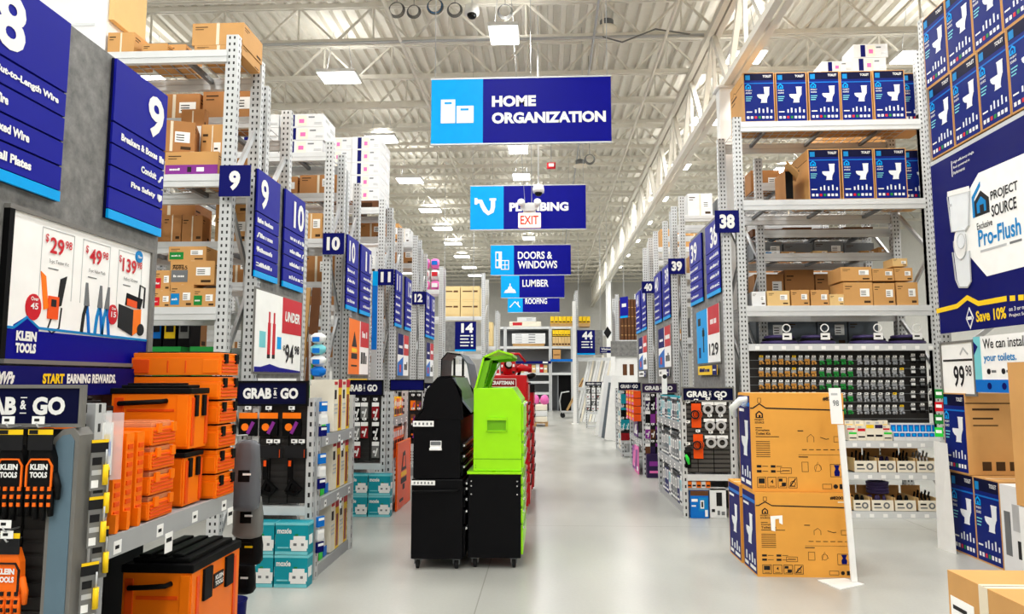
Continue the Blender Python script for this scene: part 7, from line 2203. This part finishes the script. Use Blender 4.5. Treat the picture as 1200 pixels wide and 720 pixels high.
# white door slabs below the board 14
for k in range(3):
    m_ = MB(); xx = x0 + .05 + .32 * k; m_.box(xx, xx + .3, Y14 - .1, Y14 - .04, .02, 2.02, 'white'); f = fr_front(Y14 - .1, xx, .02)
    for q in range(2):
        m_.plate(f, .05, .25, .2 + .9 * q, .95 + .85 * q, 'box_white', 0, .01)
    single(m_, 'door_slab', 'white panelled door slab standing below the number 14 board, %s along' % ORD[k], 'door slab')
# fifth row front header seen over the black chest
GLx = 14.0
goods_rack('slatted rack of orange packs seen past the black chest lid', px_x(499, GLx), px_x(534, GLx), GLx, pz(462, GLx), .5, .48)
header_sign(fr_front(GLx - .04, px_x(499, GLx), pz(460, GLx)), px_x(535, GLx) - px_x(499, GLx), pz(450, GLx) - pz(460, GLx), 'navy header sign over the rack seen past the black chest lid', frame='black_plastic')
GLm = 11.3
header_sign(fr_front(GLm - .04, px_x(459, GLm), pz(457, GLm)), px_x(497, GLm) - px_x(459, GLm), pz(446, GLm) - pz(457, GLm), 'plain navy header sign without lettering on the fourth row', text='', frame='black_plastic', face='navy')
goods_rack('slatted rack under the plain navy header on the fourth row', px_x(463, GLm), px_x(495, GLm), GLm, pz(460, GLm), .6, .58)
f = fr_front(GLm, 0, 0)
for rr, py in enumerate((466, 482, 500)):
    for k, px_ in enumerate((484, 491)):
        c = at(px_, py, Y=GLm - .055)
        goods_pack(f, c.x, c.z, .08, .2, 'ink', ('orange', 'brown', 'black')[(rr + k) % 3], 'carded pack %s along hook row %s under the plain navy header' % (ORD[k], ('one', 'two', 'three')[rr]), shape='card', accent='orange')

# back wall stock shelving
YW = 37.0
fp = lambda p: px_x(p, YW, 430)
fz = lambda p: pz(p, YW, 640)
for b, (p0, p1) in enumerate(((579, 592), (592, 645), (645, 671))):
    t = thing('stock_shelving', 'grey stock shelving bay on the back wall, %s from the number 14 side' % ORD[b], 'shelving', ((fp(p0) + fp(p1)) / 2, YW, 0))
    for p, sg in ((p0, 1), (p1, -1)):
        m_ = MB(); m_.box(fp(p) + sg * .004, fp(p) + sg * .08, YW - .05, YW + .06, 0, fz(383), 'steel'); m_.build('upright', t)
    m_ = MB(); m_.box(fp(p0) + .004, fp(p1) - .004, YW + 1.4, YW + 1.45, 0, fz(383), 'steel_dark'); m_.build('back_panel', t)
    for py in (383, 406, 437, 447, 460, 469) if b < 2 else (383, 406, 421.3, 437):
        if b == 2 and py > 437:
            continue
        m_ = MB(); m_.box(fp(p0) + .004, fp(p1) - .004, YW - .04, YW + 1.4, fz(py) - .12, fz(py), 'steel_light'); m_.build('shelf', t)
def far_box(p0, p1, pt, pbm, Y, key, body, marks, label, name='far_carton', d=.8):
    x0, x1 = px_x(p0, Y, pt), px_x(p1, Y, pt)
    zb = pz(pbm, Y, (p0 + p1) / 2)
    printed_box(key, ((x0 + x1) / 2, Y, zb), label, x1 - x0, d, pz(pt, Y, p0) - zb, body, marks, (), name, 'carton')


for k in range(4):
    far_box(600, 639, 391 + 3 * k, 394 + 3 * k - .2, YW, 'fw%d' % k, 'box_white', [(.1, .3, .2, .8, 'steel'), (.5, .7, .3, .7, 'steel_dark')], 'white slab bundle on the back wall shelving, %s from the top' % ORD[k], 'slab_bundle')
m_ = MB(); m_.box(fp(601), fp(638), YW, YW + .8, fz(406) + .01, fz(403), 'wood'); single(m_, 'pallet', 'pallet under the white slab bundles on the back wall shelving', 'pallet')
for k in range(6):
    far_box(647.5 + 3.5 * k, 650.7 + 3.5 * k, 387, 394, YW, 'fy', 'yellow', [(.1, .9, .1, .3, 'brown')], 'yellow bag on the lower far shelf, %s along' % ORD[k], 'yellow_bag')
    far_box(647.5 + 3.5 * k, 650.7 + 3.5 * k, 395, 405.8, YW, 'fy2', 'tan_light', [(.1, .9, .1, .3, 'brown')], 'tan bag under the yellow bags on the far shelf, %s along' % ORD[k], 'tan_bag')
for k in range(10):
    far_box(645 + 4.7 * k, 649.2 + 4.7 * k, 371, 383 - 4, YW + .1, 'fyt', 'yellow', [(.1, .9, .1, .3, 'brown')], 'yellow bag along the very top of the far shelving, %s along' % ORD[k], 'yellow_bag')
m_ = MB(); m_.box(fp(645), fp(692), YW, YW + 1.0, fz(383) + .005, fz(379.2), 'wood'); single(m_, 'pallet', 'pallet boards under the topmost yellow bags', 'pallet')
far_box(597, 634, 377, 382.8, YW, 'ft', 'cream', [(.1, .4, .2, .8, 'red')], 'cream flat load on the top of the back wall shelving', 'flat_load')
far_box(606, 628, 372, 376.8, YW, 'ft2', 'box_white', [(.5, .8, .2, .8, 'steel')], 'white flat load lying on the cream load at the back wall', 'flat_load')
far_box(648, 657, 410, 421, YW, 'fc', 'cardboard', [(.1, .9, .4, .5, 'brown')], 'brown carton on the far shelving beside the dark doorway', 'far_carton')
m_ = MB(); m_.box(fp(645), fp(671), YW - .09, YW - .06, fz(424), fz(421.2), 'mid_blue'); single(m_, 'shelf_sign', 'blue strip on the far shelving over the dark doorway', 'sign')
for k in range(8):
    far_box(605 + 4.6 * k, 609.1 + 4.6 * k, 427 + (k % 2), 436.8, YW, 'fr%d' % (k % 3), ('tool_red', 'tan_light', 'box_white')[k % 3], [(.1, .9, .4, .6, 'paper')], 'bagged bundle on the middle far shelf, %s along' % ORD[k], 'bagged_bundle')
m_ = MB(); m_.box(fp(604), fp(646), YW - .09, YW - .06, fz(426.5), fz(423.5), 'navy'); m_.plate(fr_front(YW - .09, 0, 0), fp(636), fp(642), fz(426), fz(424), 'white', 0, .005); single(m_, 'shelf_sign', 'navy strip over the bagged bundles on the far shelving', 'sign')
m_ = MB(); m_.box(fp(654.5), fp(670), YW + .3, YW + .5, 0, fz(437), 'black'); m_.box(fp(653), fp(654.5), YW + .2, YW + .5, 0, fz(436), 'steel_dark'); m_.box(fp(653), fp(671), YW + .2, YW + .5, fz(437), fz(436), 'steel_dark')
o = m_.build('door_1'); o['kind'] = 'structure'
m_ = MB(); c = at(646.5, 479, Z=0); m_.lathe((c.x, c.y, 0), [(.1, 0), (.1, .85), (.07, .9), (0.01, .91)], 'yellow', 14); single(m_, 'bollard', 'yellow safety bollard before the far shelving', 'bollard')

# number 44 board, window and door displays on the right
Y44 = 26.5
hanging_board(676, 706, 387, 416, Y44, '44', 3, 'grey end board with blue panel and white number 44', 0.0, .7)
xa, xb = px_x(676, Y44 + .1, 400), px_x(706, Y44 + .1, 400)
m_ = MB(); m_.box(px_x(671, Y44, 420), px_x(675, Y44, 420), Y44 - .25, Y44 - .13, 0, pz(354, Y44, 673), 'white_metal'); m_.box(px_x(671, Y44, 420) - .06, px_x(675, Y44, 420) + .06, Y44 - .3, Y44 - .08, 0, .02, 'white_metal'); single(m_, 'rack_post', 'tall white post standing beside the number 44 board', 'post')
rack('open white cantilever rack behind the number 44 board', xa, xb + 1.4, Y44 + .15, Y44 + 1.3, 4.9, (3.4, 2.4, 1.3), decks=False)
for k in range(9):
    p = at(680 + 3.4 * k, 470, Y=Y44 + .3)
    m_ = MB(); m_.bar((p.x - .2, Y44 + .3, .05), (p.x + .35, Y44 + .5, 2.3 + .1 * (k % 3)), .07, .05, ('white', 'box_white', 'cream')[k % 3], up=(0, 1, 0)); single(m_, 'trim_moulding', 'white trim length leaning under the number 44 board, %s along' % ORD[k], 'trim')
YWn = 23.0
x0, x1 = px_x(703, YWn, 410), px_x(720, YWn, 410)
f = fr_front(YWn, x0, pz(414, YWn, 711)); hh = pz(407, YWn, 711) - pz(414, YWn, 711)
t = thing('category_sign', 'small blue sign reading Windows between the number 44 board and the grey header', 'sign', f.p((x1 - x0) / 2, 0, 0))
m_ = MB(); m_.plate(f, 0, x1 - x0, 0, hh, 'navy', -.02, .0); m_.build('board', t)
m_ = MB()
for q in (.1, .9):
    m_.cyl(f.p((x1 - x0) * q, hh, -.01), (f.p((x1 - x0) * q, 0, 0).x, YWn, ZC + .13), .005, 'steel', 5)
m_.build('cable', t)
m_ = MB(); m_.text('Windows', f, .04, hh * .45, hh * .42, 'white', (x1 - x0) * .7, 'L', .004, .04); m_.plate(f, .04, .22, hh * .2, hh * .28, 'white', 0, .003); m_.build('lettering', t)
YD = 21.5
x0, x1 = px_x(716, YD, 410), px_x(752, YD, 410)
t = thing('door_display', 'grey-headed display of white doors and windows beyond the teal packs', 'display', ((x0 + x1) / 2, YD, 0))
m_ = MB(); m_.box(x0, x1, YD, YD + .1, pz(418, YD, 730), pz(400, YD, 730), 'laminate'); m_.build('header_panel', t)
m_ = MB(); m_.box(x0, x0 + .12, YD, YD + .15, 0, pz(418, YD, 730), 'white'); m_.box(x1 - .12, x1, YD, YD + .15, 0, pz(418, YD, 730), 'white'); m_.build('jamb', t)
m_ = MB(); m_.box(x0 + .12, x1 - .12, YD + .06, YD + .12, 0.0, pz(418, YD, 730), 'white'); m_.build('door', t)
m_ = MB()
for q in range(2):
    m_.box(px_x(730 + 8 * q, YD, 430), px_x(735 + 8 * q, YD, 430), YD + .05, YD + .062, pz(440, YD, 735), pz(427, YD, 735), 'brown')
m_.build('glazing', t)
# brown door rack above it
x0, x1 = px_x(727, YD + .3, 370), px_x(748, YD + .3, 370)
zb_, zt_ = pz(399, YD + .3, 738), pz(349, YD + .3, 738)
rack('steel rack above the door display, loaded with dark brown doors', x0 - .1, x1 + .4, YD + .3, YD + 1.4, zt_ + .1, (zb_, 2.0), decks=False)
for k in range(5):
    w = (x1 - x0 - .02) / 5
    m_ = MB(); m_.box(x0 + w * k + .01, x0 + w * (k + 1) - .01, YD + .32, YD + 1.2, zb_ + .005, zt_ - .05, 'brown'); f = fr_front(YD + .32, x0 + w * k + .01, zb_)
    for q in range(4):
        m_.plate(f, .01, w - .03, .15 + .28 * q, .17 + .28 * q, 'wood', 0, .004)
    single(m_, 'brown_door', 'dark brown door stored upright high over the door display, %s along' % ORD[k], 'door slab')
c = at(731, 360, Y=YD - .4); f = Fr((c.x, c.y, c.z), (.6, -.8, 0)); m_ = MB(); m_.plate(f, -.16, .16, -.32, .3, 'sign_blue', -.02, 0); m_.plate(f, -.16, .16, -.32, -.26, 'sky_blue', 0, .004); m_.plate(f, -.08, .1, .0, .1, 'white', 0, .004); m_.bar(f.p(0, .3, -.01), (c.x, c.y, ZC + .13), .01, .01, 'steel'); single(m_, 'aisle_flag', 'angled blue sign hanging in front of the brown doors', 'aisle sign')
c = at(712, 390, Y=22.5); m_ = MB(); f = fr_front(22.5, c.x, c.z); m_.poly(f, [(-.12, 0), (0, -.2), (.12, 0), (0, .2)], 'ink', -.02, 0); m_.bar((c.x, 22.5, c.z + .2), (c.x, 22.5, 7.0), .01, .01, 'steel'); single(m_, 'diamond_sign', 'black diamond sign beside the grey door display header', 'sign')
# white window units leaning before the display
for k in range(4):
    p = at(712 + 4 * k, 490, Z=0)
    m_ = MB(); y = 20.6 - .5 * k; x = px_x(708 + 4 * k, y, 480)
    m_.bar((x - .12, y, .02), (x + .1, y + .05, 1.5 + .2 * (k % 2)), .3, .05, ('white', 'box_white', 'grey_plastic', 'white')[k], up=(0, 1, 0)); single(m_, 'window_unit', '%s window unit leaning in a row past the teal display, %s from the far end' % (('white', 'pale', 'grey', 'white')[k], ORD[k]), 'window unit')
# far small goods rack
YG = 24.0
xl_, xr2 = px_x(686, YG), px_x(706, YG)
goods_rack('dark rack of small white packs under the farthest header', xl_, xr2, YG, pz(452, YG), pz(482, YG), pz(483, YG))
header_sign(fr_front(YG - .04, xl_, pz(452, YG)), xr2 - xl_, pz(448, YG) - pz(452, YG), 'small farthest header sign before the number 44 board')
f = fr_front(YG, 0, 0)
for rr in range(4):
    for k in range(3):
        c = at(689.5 + 6 * k, 454.5 + 7 * rr, Y=YG - .055)
        goods_pack(f, c.x, c.z, .12, .17, 'paper', 'box_white' if (k + rr) % 3 else 'wire', 'small pack on the farthest goods rack, %s along row %s' % (ORD[k], ('one', 'two', 'three', 'four')[rr]), shape='card', accent='dark_red' if rr % 2 else 'steel_dark')
# flat lumber cart
c = at(670, 490, Z=0)
t = thing('lumber_cart', 'steel lumber cart with a leaning load before the far rack', 'cart', (c.x, c.y, 0))
x, y = c.x, c.y
m_ = MB(); m_.box(x - .45, x + .4, y - .3, y + .3, .24, .28, 'steel'); m_.build('deck', t)
m_ = MB()
for yy in (y - .28, y + .28):
    m_.tube([(x - .45, yy, .28), (x - .5, yy, .7), (x - .42, yy, 1.05), (x - .1, yy, 1.1)], .022, 'steel', 6); m_.tube([(x + .38, yy, .28), (x + .42, yy, .95), (x + .1, yy, 1.0)], .022, 'steel', 6)
m_.build('rail', t)
for xx in (x - .38, x + .32):
    for yy in (y - .24, y + .24):
        m_ = MB(); m_.lathe((xx, yy - .02, .11), [(.06, 0), (.1, .005), (.1, .035), (.06, .04)], 'rubber', 14, (0, 1, 0)); m_.cyl((xx, yy, .11), (xx, yy, .25), .02, 'steel', 6); m_.build('wheel', t)
for k in range(6):
    m_ = MB(); m_.bar((x - .2, y - .2 + .08 * k, .31), (x + .5, y - .2 + .08 * k, 1.5 + .08 * (k % 3)), .035, .06, ('wood', 'brown', 'tan_light')[k % 3]); single(m_, 'lumber_board', 'board leaning on the lumber cart, %s in the load' % ORD[k], 'board')
# pink packs on a pallet by the red cabinet
c = at(627, 500, Z=0)
m_ = MB()
for q in range(4):
    m_.box(c.x - .45, c.x + .45, c.y + .25 * q, c.y + .25 * q + .16, .1, .13, 'wood')
for q in range(3):
    m_.box(c.x - .45 + .4 * q, c.x - .36 + .4 * q, c.y, c.y + .95, 0, .1, 'wood')
single(m_, 'pallet', 'pallet carrying white sacks past the red cabinets', 'pallet')
for r in range(3):
    for k in range(2):
        m_ = MB(); m_.box(c.x - .42 + .43 * k, c.x + .0 + .43 * k - .01, c.y + .02, c.y + .9, .135 + .2 * r, .33 + .2 * r, ('box_white', 'cream')[(r + k) % 2]); single(m_, 'white_sack', 'white sack on the pallet past the red cabinets, %s tier, %s' % (('lowest', 'middle', 'top')[r], ('inner', 'aisle side')[k]), 'sack', None, .03)
for k in range(3):
    m_ = MB(); xx = c.x - .33 + .33 * k; m_.lathe((xx, c.y + .2 + .1 * (k % 2), .74), [(.06, 0), (.15, .05), (.16, .18), (.1, .3), (.03, .33)], 'pink', 14); single(m_, 'pink_pack', 'bright pink wrapped pack on the white sacks, %s along' % ORD[k], 'pack')
